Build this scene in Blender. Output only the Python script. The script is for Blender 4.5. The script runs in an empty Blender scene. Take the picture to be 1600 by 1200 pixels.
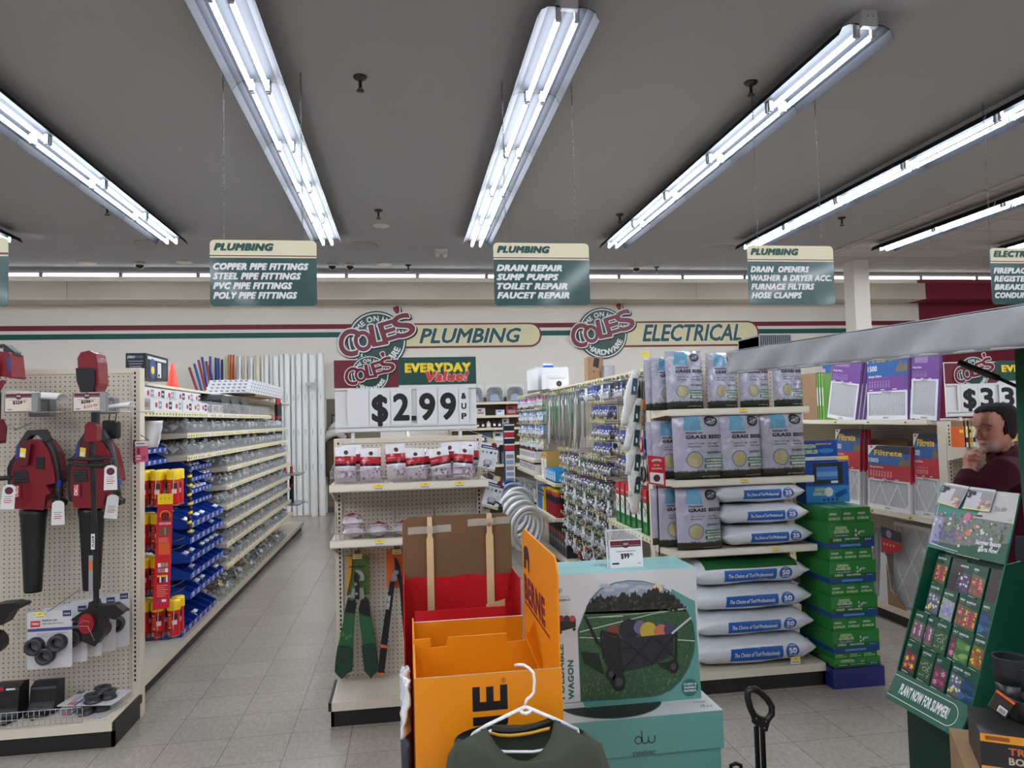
import bpy, math, random
from mathutils import Matrix, Vector, Euler
random.seed(7)
PI = math.pi
SC = bpy.context.scene
COL = SC.collection

# ------------------------------------------------------------------ camera, world, exposure
CAM_H = 1.6
F_PX, PITCH, YAW, ROLL = 1131.0, 0.04742, 0.14754, -0.02548
_cy, _sy = math.cos(YAW), math.sin(YAW)
_fw = Vector((_sy*math.cos(PITCH), _cy*math.cos(PITCH), math.sin(PITCH)))
_r0 = Vector((_cy, -_sy, 0)); _u0 = _r0.cross(_fw)
_r = _r0*math.cos(ROLL) + _u0*math.sin(ROLL)
_u = -_r0*math.sin(ROLL) + _u0*math.cos(ROLL)
cam_data = bpy.data.cameras.new('camera')
cam_data.sensor_width = 36.0
cam_data.lens = 36.0*F_PX/1600.0
cam_data.clip_start = 0.05; cam_data.clip_end = 100
cam = bpy.data.objects.new('camera', cam_data); COL.objects.link(cam)
cam.matrix_world = Matrix(((_r.x, _u.x, -_fw.x, 0), (_r.y, _u.y, -_fw.y, 0), (_r.z, _u.z, -_fw.z, CAM_H), (0, 0, 0, 1)))
SC.camera = cam
world = bpy.data.worlds.new('world'); SC.world = world; world.use_nodes = True
world.node_tree.nodes['Background'].inputs[0].default_value = (0.6, 0.62, 0.65, 1)
world.node_tree.nodes['Background'].inputs[1].default_value = 0.05
SC.view_settings.view_transform = 'Standard'
SC.view_settings.look = 'None'
SC.view_settings.gamma = 1.0
SC.view_settings.use_curve_mapping = False
SC.view_settings.exposure = 1.5
SC.cycles.use_denoising = True
SC.cycles.max_bounces = 5
SC.cycles.diffuse_bounces = 3
SC.cycles.adaptive_threshold = 0.02
SC.cycles.glossy_bounces = 2
SC.cycles.transmission_bounces = 4
SC.cycles.transparent_max_bounces = 12
SC.cycles.sample_clamp_indirect = 4.0
SC.cycles.caustics_reflective = False
SC.cycles.caustics_refractive = False
TUBE_POWER = 22.0      # emission of the fluorescent tubes

def at(x, y, Y=None, Z=None, X=None):
 """world point seen at photo pixel (x, y) on the plane Y, Z or X = const (used to read positions off the photo)"""
 d = _fw + _r*((x-800)/F_PX) - _u*((y-600)/F_PX)
 if Y is not None: t = Y/d.y
 elif Z is not None: t = (Z-CAM_H)/d.z
 else: t = X/d.x
 return Vector((0, 0, CAM_H)) + d*t

def hit(x, y, P, n):
 """point where the photo pixel's sight line meets the plane through P with normal n"""
 d = _fw + _r*((x-800)/F_PX) - _u*((y-600)/F_PX); c = Vector((0, 0, CAM_H)); n = Vector(n)
 return c + d*((Vector(P)-c).dot(n)/d.dot(n))

# ------------------------------------------------------------------ materials
def lin(c): return tuple(((v/255)/12.92 if v <= 10 else (((v/255)+0.055)/1.055)**2.4) for v in c)
_mats = {}
def M(name, rgb=None, rough=0.5, metal=0.0, var=0.0, scale=8.0, coat=0.0, bump=0.0, emit=0.0, spec=0.5):
 if name in _mats: return _mats[name]
 m = bpy.data.materials.new(name); m.use_nodes = True
 nt = m.node_tree; b = nt.nodes['Principled BSDF']
 c = lin(rgb) + (1,)
 b.inputs['Base Color'].default_value = c
 b.inputs['Roughness'].default_value = rough
 b.inputs['Metallic'].default_value = metal
 b.inputs['Specular IOR Level'].default_value = spec
 if coat: b.inputs['Coat Weight'].default_value = coat; b.inputs['Coat Roughness'].default_value = 0.08
 if emit:
  b.inputs['Emission Color'].default_value = c; b.inputs['Emission Strength'].default_value = emit
 if var or bump:
  tc = nt.nodes.new('ShaderNodeTexCoord'); n = nt.nodes.new('ShaderNodeTexNoise')
  n.inputs['Scale'].default_value = scale; n.inputs['Detail'].default_value = 3
  nt.links.new(tc.outputs['Object'], n.inputs['Vector'])
  if var:
   r = nt.nodes.new('ShaderNodeMix'); r.data_type = 'RGBA'
   r.inputs[6].default_value = tuple(max(0, v*(1-var)) for v in c[:3]) + (1,)
   r.inputs[7].default_value = tuple(min(1, v*(1+var)) for v in c[:3]) + (1,)
   nt.links.new(n.outputs['Fac'], r.inputs[0]); nt.links.new(r.outputs[2], b.inputs['Base Color'])
  if bump:
   bp = nt.nodes.new('ShaderNodeBump'); bp.inputs['Strength'].default_value = bump; bp.inputs['Distance'].default_value = 0.01
   nt.links.new(n.outputs['Fac'], bp.inputs['Height']); nt.links.new(bp.outputs[0], b.inputs['Normal'])
 _mats[name] = m
 return m

def film(name, rgb=(255, 255, 255), alpha=0.25, rough=0.12):
 """thin clear plastic: mostly see-through with a glossy skin"""
 if name in _mats: return _mats[name]
 m = M(name, rgb, rough); nt = m.node_tree; b = nt.nodes['Principled BSDF']
 b.inputs['Alpha'].default_value = alpha
 n = nt.nodes.new('ShaderNodeTexNoise'); n.inputs['Scale'].default_value = 25
 tc = nt.nodes.new('ShaderNodeTexCoord'); nt.links.new(tc.outputs['Object'], n.inputs['Vector'])
 bp = nt.nodes.new('ShaderNodeBump'); bp.inputs['Strength'].default_value = 0.5; bp.inputs['Distance'].default_value = 0.02
 nt.links.new(n.outputs['Fac'], bp.inputs['Height']); nt.links.new(bp.outputs[0], b.inputs['Normal'])
 return m

def pegboard_mat(name, rgb, pitch=0.0254, rad=0.11, axes=(0, 2)):
 """steel pegboard: square grid of punched holes in object coordinates"""
 m = M(name, rgb, 0.55); nt = m.node_tree; b = nt.nodes['Principled BSDF']
 tc = nt.nodes.new('ShaderNodeTexCoord'); sp = nt.nodes.new('ShaderNodeSeparateXYZ')
 nt.links.new(tc.outputs['Object'], sp.inputs[0])
 sq = []
 for a in axes:
  d = nt.nodes.new('ShaderNodeMath'); d.operation = 'DIVIDE'; d.inputs[1].default_value = pitch
  nt.links.new(sp.outputs[a], d.inputs[0])
  f = nt.nodes.new('ShaderNodeMath'); f.operation = 'FRACT'; nt.links.new(d.outputs[0], f.inputs[0])
  s = nt.nodes.new('ShaderNodeMath'); s.operation = 'SUBTRACT'; s.inputs[1].default_value = 0.5; nt.links.new(f.outputs[0], s.inputs[0])
  p = nt.nodes.new('ShaderNodeMath'); p.operation = 'MULTIPLY'; nt.links.new(s.outputs[0], p.inputs[0]); nt.links.new(s.outputs[0], p.inputs[1])
  sq.append(p)
 ad = nt.nodes.new('ShaderNodeMath'); nt.links.new(sq[0].outputs[0], ad.inputs[0]); nt.links.new(sq[1].outputs[0], ad.inputs[1])
 lt = nt.nodes.new('ShaderNodeMath'); lt.operation = 'LESS_THAN'; lt.inputs[1].default_value = rad*rad*1.6
 nt.links.new(ad.outputs[0], lt.inputs[0])
 mx = nt.nodes.new('ShaderNodeMix'); mx.data_type = 'RGBA'
 mx.inputs[6].default_value = lin(rgb)+(1,); mx.inputs[7].default_value = lin((38, 34, 30))+(1,)
 nt.links.new(lt.outputs[0], mx.inputs[0]); nt.links.new(mx.outputs[2], b.inputs['Base Color'])
 return m

# ------------------------------------------------------------------ mesh builder
_txt = {}
def text_mesh(s, bold=0.0, shear=0.0):
 """text outline as (verts, polys, cap height, bbox) at size 1, from the built-in font"""
 k = (s, bold, shear)
 if k in _txt: return _txt[k]
 c = bpy.data.curves.new('tmp', 'FONT'); c.body = s; c.size = 1; c.shear = shear
 c.resolution_u = 6 if len(s) < 4 else 2
 c.fill_mode = 'FRONT'; c.space_character = 1.0 + bold*1.6
 o = bpy.data.objects.new('tmp', c); COL.objects.link(o)
 dg = bpy.context.evaluated_depsgraph_get()
 me = bpy.data.meshes.new_from_object(o.evaluated_get(dg))
 vs = [(v.co.x, v.co.y) for v in me.vertices]; ps = [tuple(p.vertices) for p in me.polygons]
 bpy.data.objects.remove(o); bpy.data.curves.remove(c); bpy.data.meshes.remove(me)
 xs = [v[0] for v in vs] or [0, 1]; ys = [v[1] for v in vs] or [0, 1]
 _txt[k] = (vs, ps, (min(xs), max(xs), min(ys), max(ys)))
 return _txt[k]
CAP = 0.70

class MB:
 def __init__(self): self.v = []; self.f = []; self.m = []; self.s = []; self.mats = []; self.T = Matrix.Identity(4); self.surf = None
 def _mi(self, mat):
  if mat not in self.mats: self.mats.append(mat)
  return self.mats.index(mat)
 def add(self, vs, fs, mat, smooth=False):
  o = len(self.v); k = self._mi(mat)
  if self.surf: vs = [(p[0], p[1], p[2]+self.surf(p[0], p[1])) for p in vs]
  self.v += [tuple(self.T @ Vector(p)) for p in vs]
  for q in fs: self.f.append(tuple(i+o for i in q)); self.m.append(k); self.s.append(smooth)
  return self
 def box(self, x0, x1, y0, y1, z0, z1, mat):
  vs = [(x, y, z) for x in (x0, x1) for y in (y0, y1) for z in (z0, z1)]
  return self.add(vs, [(0, 1, 3, 2), (4, 6, 7, 5), (0, 4, 5, 1), (2, 3, 7, 6), (0, 2, 6, 4), (1, 5, 7, 3)], mat)
 def rbox(self, x0, x1, y0, y1, z0, z1, mat, r=0.005):
  """box with chamfered vertical edges and top/bottom rims"""
  r = min(r, (x1-x0)*.45, (y1-y0)*.45, (z1-z0)*.45)
  ring = lambda d: [(x0+r+d, y0+d), (x1-r-d, y0+d), (x1-d, y0+r+d), (x1-d, y1-r-d), (x1-r-d, y1-d), (x0+r+d, y1-d), (x0+d, y1-r-d), (x0+d, y0+r+d)]
  vs = [(x, y, z0) for x, y in ring(r*.7)] + [(x, y, z0+r) for x, y in ring(0)] + [(x, y, z1-r) for x, y in ring(0)] + [(x, y, z1) for x, y in ring(r*.7)]
  fs = [tuple(range(7, -1, -1)), tuple(range(24, 32))]
  for k in range(3):
   for i in range(8): j = (i+1) % 8; fs.append((k*8+i, k*8+j, k*8+8+j, k*8+8+i))
  return self.add(vs, fs, mat)
 def quad(self, a, b, c, d, mat): return self.add([a, b, c, d], [(0, 1, 2, 3)], mat)
 def cyl(self, p0, p1, r, mat, n=12, r1=None, caps=True, smooth=True):
  p0 = Vector(p0); p1 = Vector(p1); r1 = r if r1 is None else r1
  z = (p1-p0).normalized(); x = z.orthogonal().normalized(); y = z.cross(x)
  vs = []
  for p, rr in ((p0, r), (p1, r1)):
   for i in range(n): a = 2*PI*i/n; vs.append(p + x*math.cos(a)*rr + y*math.sin(a)*rr)
  self.add(vs, [(i, (i+1) % n, n+(i+1) % n, n+i) for i in range(n)], mat, smooth)
  if caps: self.add(vs[:n], [tuple(range(n-1, -1, -1))], mat); self.add(vs[n:], [tuple(range(n))], mat)
  return self
 def tube(self, pts, r, mat, n=6, closed=False):
  pts = [Vector(p) for p in pts]; k = len(pts); vs = []; prev = None
  for i, p in enumerate(pts):
   a = pts[(i-1) % k] if (closed or i > 0) else p; b = pts[(i+1) % k] if (closed or i < k-1) else p
   t = (b-a).normalized()
   x = t.orthogonal().normalized() if prev is None else (prev - t*prev.dot(t)).normalized()
   prev = x; y = t.cross(x)
   rr = r[i] if isinstance(r, (list, tuple)) else r
   for j in range(n): q = 2*PI*j/n; vs.append(p + x*math.cos(q)*rr + y*math.sin(q)*rr)
  fs = [(i*n+j, i*n+(j+1) % n, ((i+1) % k)*n+(j+1) % n, ((i+1) % k)*n+j) for i in range(k if closed else k-1) for j in range(n)]
  if not closed: fs += [tuple(range(n-1, -1, -1)), tuple(range((k-1)*n, k*n))]
  return self.add(vs, fs, mat, True)
 def prism(self, pts, z0, z1, mat, side=None):
  """polygon in local XY extruded from z0 to z1"""
  n = len(pts)
  a = sum(pts[i][0]*pts[(i+1) % n][1]-pts[(i+1) % n][0]*pts[i][1] for i in range(n))
  if a < 0: pts = pts[::-1]
  lo = [(x, y, z0) for x, y in pts]; hi = [(x, y, z1) for x, y in pts]
  self.add(lo, [tuple(range(n-1, -1, -1))], mat); self.add(hi, [tuple(range(n))], mat)
  return self.add(lo+hi, [(i, (i+1) % n, n+(i+1) % n, n+i) for i in range(n)], side or mat)
 def rev(self, prof, mat, n=20, smooth=True, caps=True):
  """lathe (r, z) profile about local z"""
  k = len(prof); vs = [(r*math.cos(2*PI*j/n), r*math.sin(2*PI*j/n), z) for r, z in prof for j in range(n)]
  fs = [(i*n+j, i*n+(j+1) % n, (i+1)*n+(j+1) % n, (i+1)*n+j) for i in range(k-1) for j in range(n)]
  if caps: fs += [tuple(range(n-1, -1, -1)), tuple(range((k-1)*n, k*n))]
  return self.add(vs, fs, mat, smooth)
 def loft(self, rings, mat, smooth=True, caps=True, closed=True):
  n = len(rings[0]); vs = [p for r in rings for p in r]
  fs = [(i*n+j, i*n+(j+1) % n, (i+1)*n+(j+1) % n, (i+1)*n+j) for i in range(len(rings)-1) for j in range(n if closed else n-1)]
  if caps: fs += [tuple(range(n-1, -1, -1)), tuple(range((len(rings)-1)*n, len(rings)*n))]
  return self.add(vs, fs, mat, smooth)
 def grid(self, fn, nu, nv, mat, smooth=True):
  vs = [fn(i/nu, j/nv) for j in range(nv+1) for i in range(nu+1)]
  w = nu+1
  return self.add(vs, [(j*w+i, j*w+i+1, (j+1)*w+i+1, (j+1)*w+i) for j in range(nv) for i in range(nu)], mat, smooth)
 # ---- flat print on a plane: push() a frame whose x/y run along the print and z points out of it
 def frame(self, o, ux, uy):
  ux = Vector(ux).normalized(); uz = ux.cross(Vector(uy)).normalized(); uy = uz.cross(ux)
  o = Vector(o)
  self.T = Matrix(((ux.x, uy.x, uz.x, o.x), (ux.y, uy.y, uz.y, o.y), (ux.z, uy.z, uz.z, o.z), (0, 0, 0, 1)))
  return self
 def world(self): self.T = Matrix.Identity(4); return self
 def rect(self, x0, y0, x1, y1, mat, l=1):
  z = l*PRINT
  if self.surf: return self.grid(lambda u, v: (x0+(x1-x0)*u, y0+(y1-y0)*v, z), 8, 8, mat)
  return self.add([(x0, y0, z), (x1, y0, z), (x1, y1, z), (x0, y1, z)], [(0, 1, 2, 3)], mat)
 def poly(self, pts, mat, l=1):
  n = len(pts); a = sum(pts[i][0]*pts[(i+1) % n][1]-pts[(i+1) % n][0]*pts[i][1] for i in range(n))
  if a < 0: pts = pts[::-1]
  return self.add([(x, y, l*PRINT) for x, y in pts], [tuple(range(n))], mat)
 def disc(self, cx, cy, rx, mat, l=1, ry=None, n=24):
  ry = ry or rx
  if self.surf:
   for k in range(4): self.add([(cx+q*rx*math.cos(2*PI*(i+.0)/n), cy+q*ry*math.sin(2*PI*(i+.0)/n), l*PRINT) for q in (max(.001, k/4), (k+1)/4) for i in range(n)], [(i, (i+1) % n, n+(i+1) % n, n+i) for i in range(n)], mat, True)
   return self
  return self.poly([(cx+rx*math.cos(2*PI*i/n), cy+ry*math.sin(2*PI*i/n)) for i in range(n)], mat, l)
 def ring(self, cx, cy, r0, r1, mat, l=1, n=28, a0=0, a1=2*PI):
  z = l*PRINT; vs = []
  for i in range(n+1):
   a = a0+(a1-a0)*i/n
   vs += [(cx+r0*math.cos(a), cy+r0*math.sin(a), z), (cx+r1*math.cos(a), cy+r1*math.sin(a), z)]
  return self.add(vs, [(2*i, 2*i+1, 2*i+3, 2*i+2) for i in range(n)], mat)
 def line(self, x0, y0, x1, y1, w, mat, l=1):
  dx, dy = x1-x0, y1-y0; q = math.hypot(dx, dy) or 1; nx, ny = -dy/q*w/2, dx/q*w/2
  return self.poly([(x0-nx, y0-ny), (x1-nx, y1-ny), (x1+nx, y1+ny), (x0+nx, y0+ny)], mat, l)
 def rrect(self, x0, y0, x1, y1, r, mat, l=1): return self.poly(rr_pts(x0, y0, x1, y1, r), mat, l)
 def text(self, s, x, y, h, mat, w=None, l=2, bold=0.02, shear=0.0, align='l', rot=0.0, warp=None):
  """lettering with cap height h; w = overall width (else natural); x, y = baseline start (or centre with align 'c')"""
  vs, ps, (a, b, _, _) = text_mesh(s, bold, shear)
  sy = h/CAP; sx = w/(b-a) if w else sy
  wid = (b-a)*sx; ox = -wid/2 if align == 'c' else (-wid if align == 'r' else 0)
  cr, sr = math.cos(rot), math.sin(rot); out = []
  for vx, vy in vs:
   px, py = (vx-a)*sx+ox, vy*sy
   if warp: px, py = warp(px, py)
   out.append((x+px*cr-py*sr, y+px*sr+py*cr, l*PRINT))
  if bold <= 0: return self.add(out, ps, mat)
  d = bold*sy   # embolden: four slightly shifted strikes
  e = bold*sx
  for i, (ex, ey) in enumerate(((-e, -d), (e, -d), (e, d), (-e, d))): self.add([(p+ex*cr-ey*sr, q+ex*sr+ey*cr, r+i*PRINT*.02) for p, q, r in out], ps, mat)
  return self
 def outline(self, s, x, y, h, mat, d, w=None, l=2, **k):
  """the same lettering thickened by d all round (for borders)"""
  n = 14 if len(s) < 4 else 8
  for i in range(n): self.text(s, x+d*math.cos(2*i*PI/n), y+d*math.sin(2*i*PI/n), h, mat, w, l+i*.06, **dict(k, bold=0))
  return self
 def arc_text(self, s, cx, cy, r, a_mid, h, mat, l=2, bold=0.02, inside=False, span=None):
  """letters set round a circle (a_mid = middle angle); inside=True reads along the bottom of the ring"""
  ws = []
  for ch in s:
   if ch == ' ': ws.append(0.35*h); continue
   _, _, (a, b, _, _) = text_mesh(ch, bold, 0); ws.append((b-a)*h/CAP+0.16*h)
  tot = sum(ws)/r; k = (span/tot) if span else 1.0
  a = a_mid + (tot*k/2)*(1 if not inside else -1)
  for ch, w in zip(s, ws):
   da = w/r*k; am = a-(da/2)*(1 if not inside else -1)
   a -= da*(1 if not inside else -1)
   if ch == ' ': continue
   px, py = cx+r*math.cos(am), cy+r*math.sin(am)
   self.text(ch, px, py, h, mat, l=l, bold=bold, align='c', rot=am-PI/2 if not inside else am+PI/2)
  return self
 def build(self, name, parent=None, loc=None, sub=0, bevel=0, solid=0):
  me = bpy.data.meshes.new(name); me.from_pydata([tuple(p) for p in self.v], [], self.f)
  for m in self.mats: me.materials.append(m)
  me.polygons.foreach_set('material_index', self.m); me.polygons.foreach_set('use_smooth', self.s)
  me.update()
  o = bpy.data.objects.new(name, me); COL.objects.link(o)
  if parent: o.parent = parent
  if loc is not None: o.location = loc
  if solid: q = o.modifiers.new('s', 'SOLIDIFY'); q.thickness = solid
  if bevel: q = o.modifiers.new('b', 'BEVEL'); q.width = bevel; q.segments = 2; q.limit_method = 'ANGLE'
  if sub: q = o.modifiers.new('u', 'SUBSURF'); q.levels = sub; q.render_levels = sub
  return o
PRINT = 0.0006
def rr_pts(x0, y0, x1, y1, r, n=5, corners=(1, 1, 1, 1)):
 out = []
 for k, (cx, cy, a) in enumerate(((x1-r, y1-r, 0), (x0+r, y1-r, PI/2), (x0+r, y0+r, PI), (x1-r, y0+r, 1.5*PI))):
  if corners[k]: out += [(cx+r*math.cos(a+PI/2*i/n), cy+r*math.sin(a+PI/2*i/n)) for i in range(n+1)]
  else: out.append((x1 if k in (0, 3) else x0, y1 if k < 2 else y0))
 return out

def tag(o, label, cat, group=None, kind=None):
 o['label'] = label; o['category'] = cat
 if group: o['group'] = group
 if kind: o['kind'] = kind
 return o
def thing(name, label, cat, loc=(0, 0, 0), rz=0, group=None, rot=None):
 o = bpy.data.objects.new(name, None); COL.objects.link(o); o.empty_display_size = 0.05
 o.location = loc; o.rotation_euler = rot or (0, 0, rz)
 return tag(o, label, cat, group)
def struct(o):
 o['kind'] = 'structure'; return o
_kids = {}
def kids(o): return [c for c in o.children]
def dup(src, loc=None, rz=None, label=None, group=None, rot=None, scale=None):
 """copy of a thing with copies of its parts and sub-parts"""
 r = src.copy(); COL.objects.link(r)
 for ch in list(src.children):
  c = ch.copy(); COL.objects.link(c); c.parent = r
  for g in list(ch.children):
   d = g.copy(); COL.objects.link(d); d.parent = c
 if loc is not None: r.location = loc
 if rz is not None: r.rotation_euler = (0, 0, rz)
 if rot is not None: r.rotation_euler = rot
 if scale is not None: r.scale = scale
 if label: r['label'] = label
 if group: r['group'] = group
 return r
ORD = 'zeroth first second third fourth fifth sixth seventh eighth ninth tenth eleventh twelfth thirteenth fourteenth fifteenth sixteenth seventeenth eighteenth nineteenth twentieth'.split()
def nth(i): return ORD[i] if i < len(ORD) else ('twenty-' + ORD[i-20] if i < 30 else 'thirty-' + ORD[i-30])

# shared colours
WHITE = M('white_print', (228, 228, 228), 0.5)
BLACK = M('black_print', (16, 16, 18), 0.5)
INK = M('dark_ink', (30, 32, 36), 0.5)
GREYP = M('grey_print', (150, 150, 152), 0.5)
MAROON = M('maroon_print', (108, 22, 40), 0.45)
GREENP = M('deep_green_print', (12, 72, 64), 0.42)
CREAM = M('cream_print', (222, 212, 180), 0.5)
YELLOW = M('yellow_print', (250, 218, 40), 0.5)
REDP = M('red_print', (196, 26, 44), 0.5)
BLUEP = M('blue_print', (24, 88, 178), 0.5)
ALMOND = M('almond_steel', (222, 210, 190), 0.42, var=0.03, scale=3)
PEG = pegboard_mat('almond_pegboard', (214, 202, 184))
PEGY = pegboard_mat('almond_pegboard_side', (206, 195, 178), axes=(1, 2))
KICK = M('black_kick', (28, 27, 29), 0.45, var=0.15)
WIRE = M('chrome_wire', (190, 190, 192), 0.28, 0.9)
BWIRE = M('black_wire', (22, 22, 24), 0.4)
STEEL = M('bare_steel', (170, 172, 175), 0.32, 0.85)
BPLAST = M('black_plastic', (20, 20, 23), 0.38)
CARD = M('brown_cardboard', (150, 118, 86), 0.8, var=0.06, scale=20)
CLEAR = film('clear_film', alpha=0.18)
TAGY = M('yellow_price_tag', (240, 226, 90), 0.6)
PAPER = M('white_paper', (222, 220, 216), 0.7)
# ------------------------------------------------------------------ room shell
def floor_mat():
 m = M('vinyl_tile', (172, 163, 153), 0.22); nt = m.node_tree; b = nt.nodes['Principled BSDF']
 tc = nt.nodes.new('ShaderNodeTexCoord')
 br = nt.nodes.new('ShaderNodeTexBrick'); br.offset = 0.0; br.squash = 1.0
 br.inputs['Scale'].default_value = 1.0; br.inputs['Brick Width'].default_value = 0.3048; br.inputs['Row Height'].default_value = 0.3048
 br.inputs['Mortar Size'].default_value = 0.0016; br.inputs['Mortar Smooth'].default_value = 0.3; br.inputs['Bias'].default_value = 0.0
 br.inputs['Color1'].default_value = lin((178, 167, 155))+(1,); br.inputs['Color2'].default_value = lin((170, 159, 147))+(1,)
 br.inputs['Mortar'].default_value = lin((98, 91, 85))+(1,)
 nt.links.new(tc.outputs['Object'], br.inputs['Vector'])
 n = nt.nodes.new('ShaderNodeTexNoise'); n.inputs['Scale'].default_value = 55; n.inputs['Detail'].default_value = 5; n.inputs['Roughness'].default_value = 0.7
 mp = nt.nodes.new('ShaderNodeMapping'); mp.inputs['Scale'].default_value = (1.0, 0.45, 1)
 nt.links.new(tc.outputs['Object'], mp.inputs[0]); nt.links.new(mp.outputs[0], n.inputs['Vector'])
 rp = nt.nodes.new('ShaderNodeMapRange'); rp.inputs[1].default_value = 0.3; rp.inputs[2].default_value = 0.7; rp.inputs[3].default_value = 0.80; rp.inputs[4].default_value = 1.14
 nt.links.new(n.outputs['Fac'], rp.inputs[0])
 mx = nt.nodes.new('ShaderNodeMix'); mx.data_type = 'RGBA'; mx.blend_type = 'MULTIPLY'; mx.inputs[0].default_value = 1
 nt.links.new(br.outputs['Color'], mx.inputs[6]); nt.links.new(rp.outputs[0], mx.inputs[7])
 nt.links.new(mx.outputs[2], b.inputs['Base Color'])
 b.inputs['Roughness'].default_value = 0.27
 b.inputs['Coat Weight'].default_value = 0.15; b.inputs['Coat Roughness'].default_value = 0.12
 return m
X0, X1, Y0, Y1, CEIL = -12.0, 15.0, -8.0, 13.4, 4.3
struct(MB().box(X0, X1, Y0, Y1+.3, -0.1, 0, floor_mat()).build('floor'))
CEILM = M('ceiling_paint', (156, 156, 159), 0.9, var=0.03, scale=1.5, bump=0.05)
struct(MB().box(X0, 7.2, Y0, Y1+.3, CEIL, CEIL+.1, CEILM).build('ceiling'))
TILE = M('acoustic_tile', (190, 184, 176), 0.95, var=0.05, scale=30)
def tile_mat():
 nt = TILE.node_tree; b = nt.nodes['Principled BSDF']
 tc = nt.nodes.new('ShaderNodeTexCoord'); br = nt.nodes.new('ShaderNodeTexBrick'); br.offset = 0
 br.inputs['Scale'].default_value = 1; br.inputs['Brick Width'].default_value = 1.22; br.inputs['Row Height'].default_value = 0.61
 br.inputs['Mortar Size'].default_value = 0.008; br.inputs['Color1'].default_value = lin((168, 162, 156))+(1,); br.inputs['Color2'].default_value = lin((182, 176, 169))+(1,)
 br.inputs['Mortar'].default_value = lin((120, 116, 112))+(1,)
 nt.links.new(tc.outputs['Object'], br.inputs['Vector']); nt.links.new(br.outputs['Color'], b.inputs['Base Color'])
tile_mat()
struct(MB().box(7.2, X1, Y0, Y1+.3, CEIL-.02, CEIL+.1, TILE).build('ceiling_tiled'))
WALLM = M('wall_cream', (226, 219, 208), 0.8, var=0.03, scale=0.8)
WALLR = M('wall_maroon', (122, 26, 44), 0.7)
wb = MB().box(X0, X1, Y1, Y1+.3, 0, CEIL, WALLM)
pz = lambda y, Y=Y1: at(500, y, Y).z
zt, zb = at(600, 506, Y1).z, at(600, 513.5, Y1).z
z2t, z2b = at(600, 518.5, Y1).z, at(600, 526.5, Y1).z
xr = at(1435, 480, Y1).x
wb.frame((X0, Y1, 0), (1, 0, 0), (0, 0, 1))
wb.rect(0, zb, xr-X0+0.02, zt, M('stripe_maroon', (112, 22, 42), 0.6), 2).rect(0, z2b, xr-X0, z2t, M('stripe_green', (12, 82, 76), 0.6), 2)
wb.rect(xr-X0, 0.1, X1-X0, CEIL, WALLR, 3)
wb.world()
struct(wb.build('wall_back'))
GREYW = M('wall_side_paint', (196, 190, 182), 0.8)
struct(MB().box(X0-.2, X0, Y0, Y1+.3, 0, CEIL, GREYW).build('wall_left'))
struct(MB().box(X1, X1+.2, Y0, Y1+.3, 0, CEIL, GREYW).build('wall_right'))
struct(MB().box(X0, X1, Y0-.2, Y0, 0, CEIL, GREYW).build('wall_front'))
# lit bulkhead along the back wall
YV = 12.84
VAL = M('bulkhead_beige', (205, 195, 178), 0.75, var=0.02)
xv = at(1446, 455, YV).x
v = MB().box(X0, xv, YV, Y1, 3.75, 4.06, VAL).box(xv, X1, YV, Y1, 3.75, 4.06, WALLR).box(X0, xv, YV-.012, YV, 3.75, 3.765, M('bulkhead_lip', (222, 214, 200), 0.6))
for xs in (-9.2, -5.5, -1.85, 1.8, 5.45): v.box(xs-.004, xs+.004, YV-.003, YV, 3.75, 4.06, M('panel_seam', (150, 141, 128), 0.8))
struct(v.build('trim_bulkhead'))
struct(MB().box(X0, X1, Y1-.015, Y1, 0, 0.1, M('baseboard_grey', (84, 84, 88), 0.6)).build('baseboard_back'))
struct(MB().box(7.98, 8.28, 11.8, 12.1, 0, CEIL, M('column_paint', (214, 206, 196), 0.7)).build('trim_column'))

# ------------------------------------------------------------------ ceiling lights
TUBE = M('fluorescent_tube', (236, 244, 255), 0.3, emit=TUBE_POWER)
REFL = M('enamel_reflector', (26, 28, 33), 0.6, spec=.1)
HOUS = M('light_housing', (196, 196, 198), 0.5)
SOCK = M('lamp_socket', (170, 172, 176), 0.5)
SEG = 1.23
COVE = M('cove_tube', (238, 244, 250), .3, emit=3.2)
def make_strip():
 t = thing('strip_light', 'white two tube strip light', 'ceiling light', (0, 0, 0))
 mb = MB().box(-.065, .065, -.612, .612, -.02, .055, HOUS)
 mb.build('housing', t)
 # gull-wing reflector, cross-section in X/Z swept along Y
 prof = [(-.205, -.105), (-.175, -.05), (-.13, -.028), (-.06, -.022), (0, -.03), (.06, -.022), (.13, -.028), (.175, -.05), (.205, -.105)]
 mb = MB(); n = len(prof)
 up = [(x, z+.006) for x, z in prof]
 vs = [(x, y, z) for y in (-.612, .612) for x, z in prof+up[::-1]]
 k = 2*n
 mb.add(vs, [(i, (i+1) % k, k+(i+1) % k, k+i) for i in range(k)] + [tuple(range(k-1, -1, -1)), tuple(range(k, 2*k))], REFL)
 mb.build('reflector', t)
 for sx in (-.06, .06):
  MB().cyl((sx, -.565, -.085), (sx, .565, -.085), .0175, TUBE, n=10).build('tube', t)
  for sy in (-1, 1):
   MB().box(sx-.016, sx+.016, sy*.59-.014, sy*.59+.014, -.11, -.024, SOCK).cyl((sx, sy*.565, -.085), (sx, sy*.578, -.085), .0178, STEEL, n=10).build('socket', t)
 return t
ROWS = [(-7.4, 4.2), (-5.28, 4.2), (-3.16, 4.2), (-1.05, 4.2), (1.08, 4.2), (3.16, 4.2), (5.345, 4.2), (7.66, 4.2), (9.85, 4.2)]
strip = make_strip(); used = False
rown = ['beside the far side wall', 'over the power tools', 'third from the long wall', 'over the pipe fitting aisle', 'over the grass seed aisle', 'over the furnace filters', 'next to the tiled ceiling', 'under the tiled ceiling edge', 'under the tiled ceiling']
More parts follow.
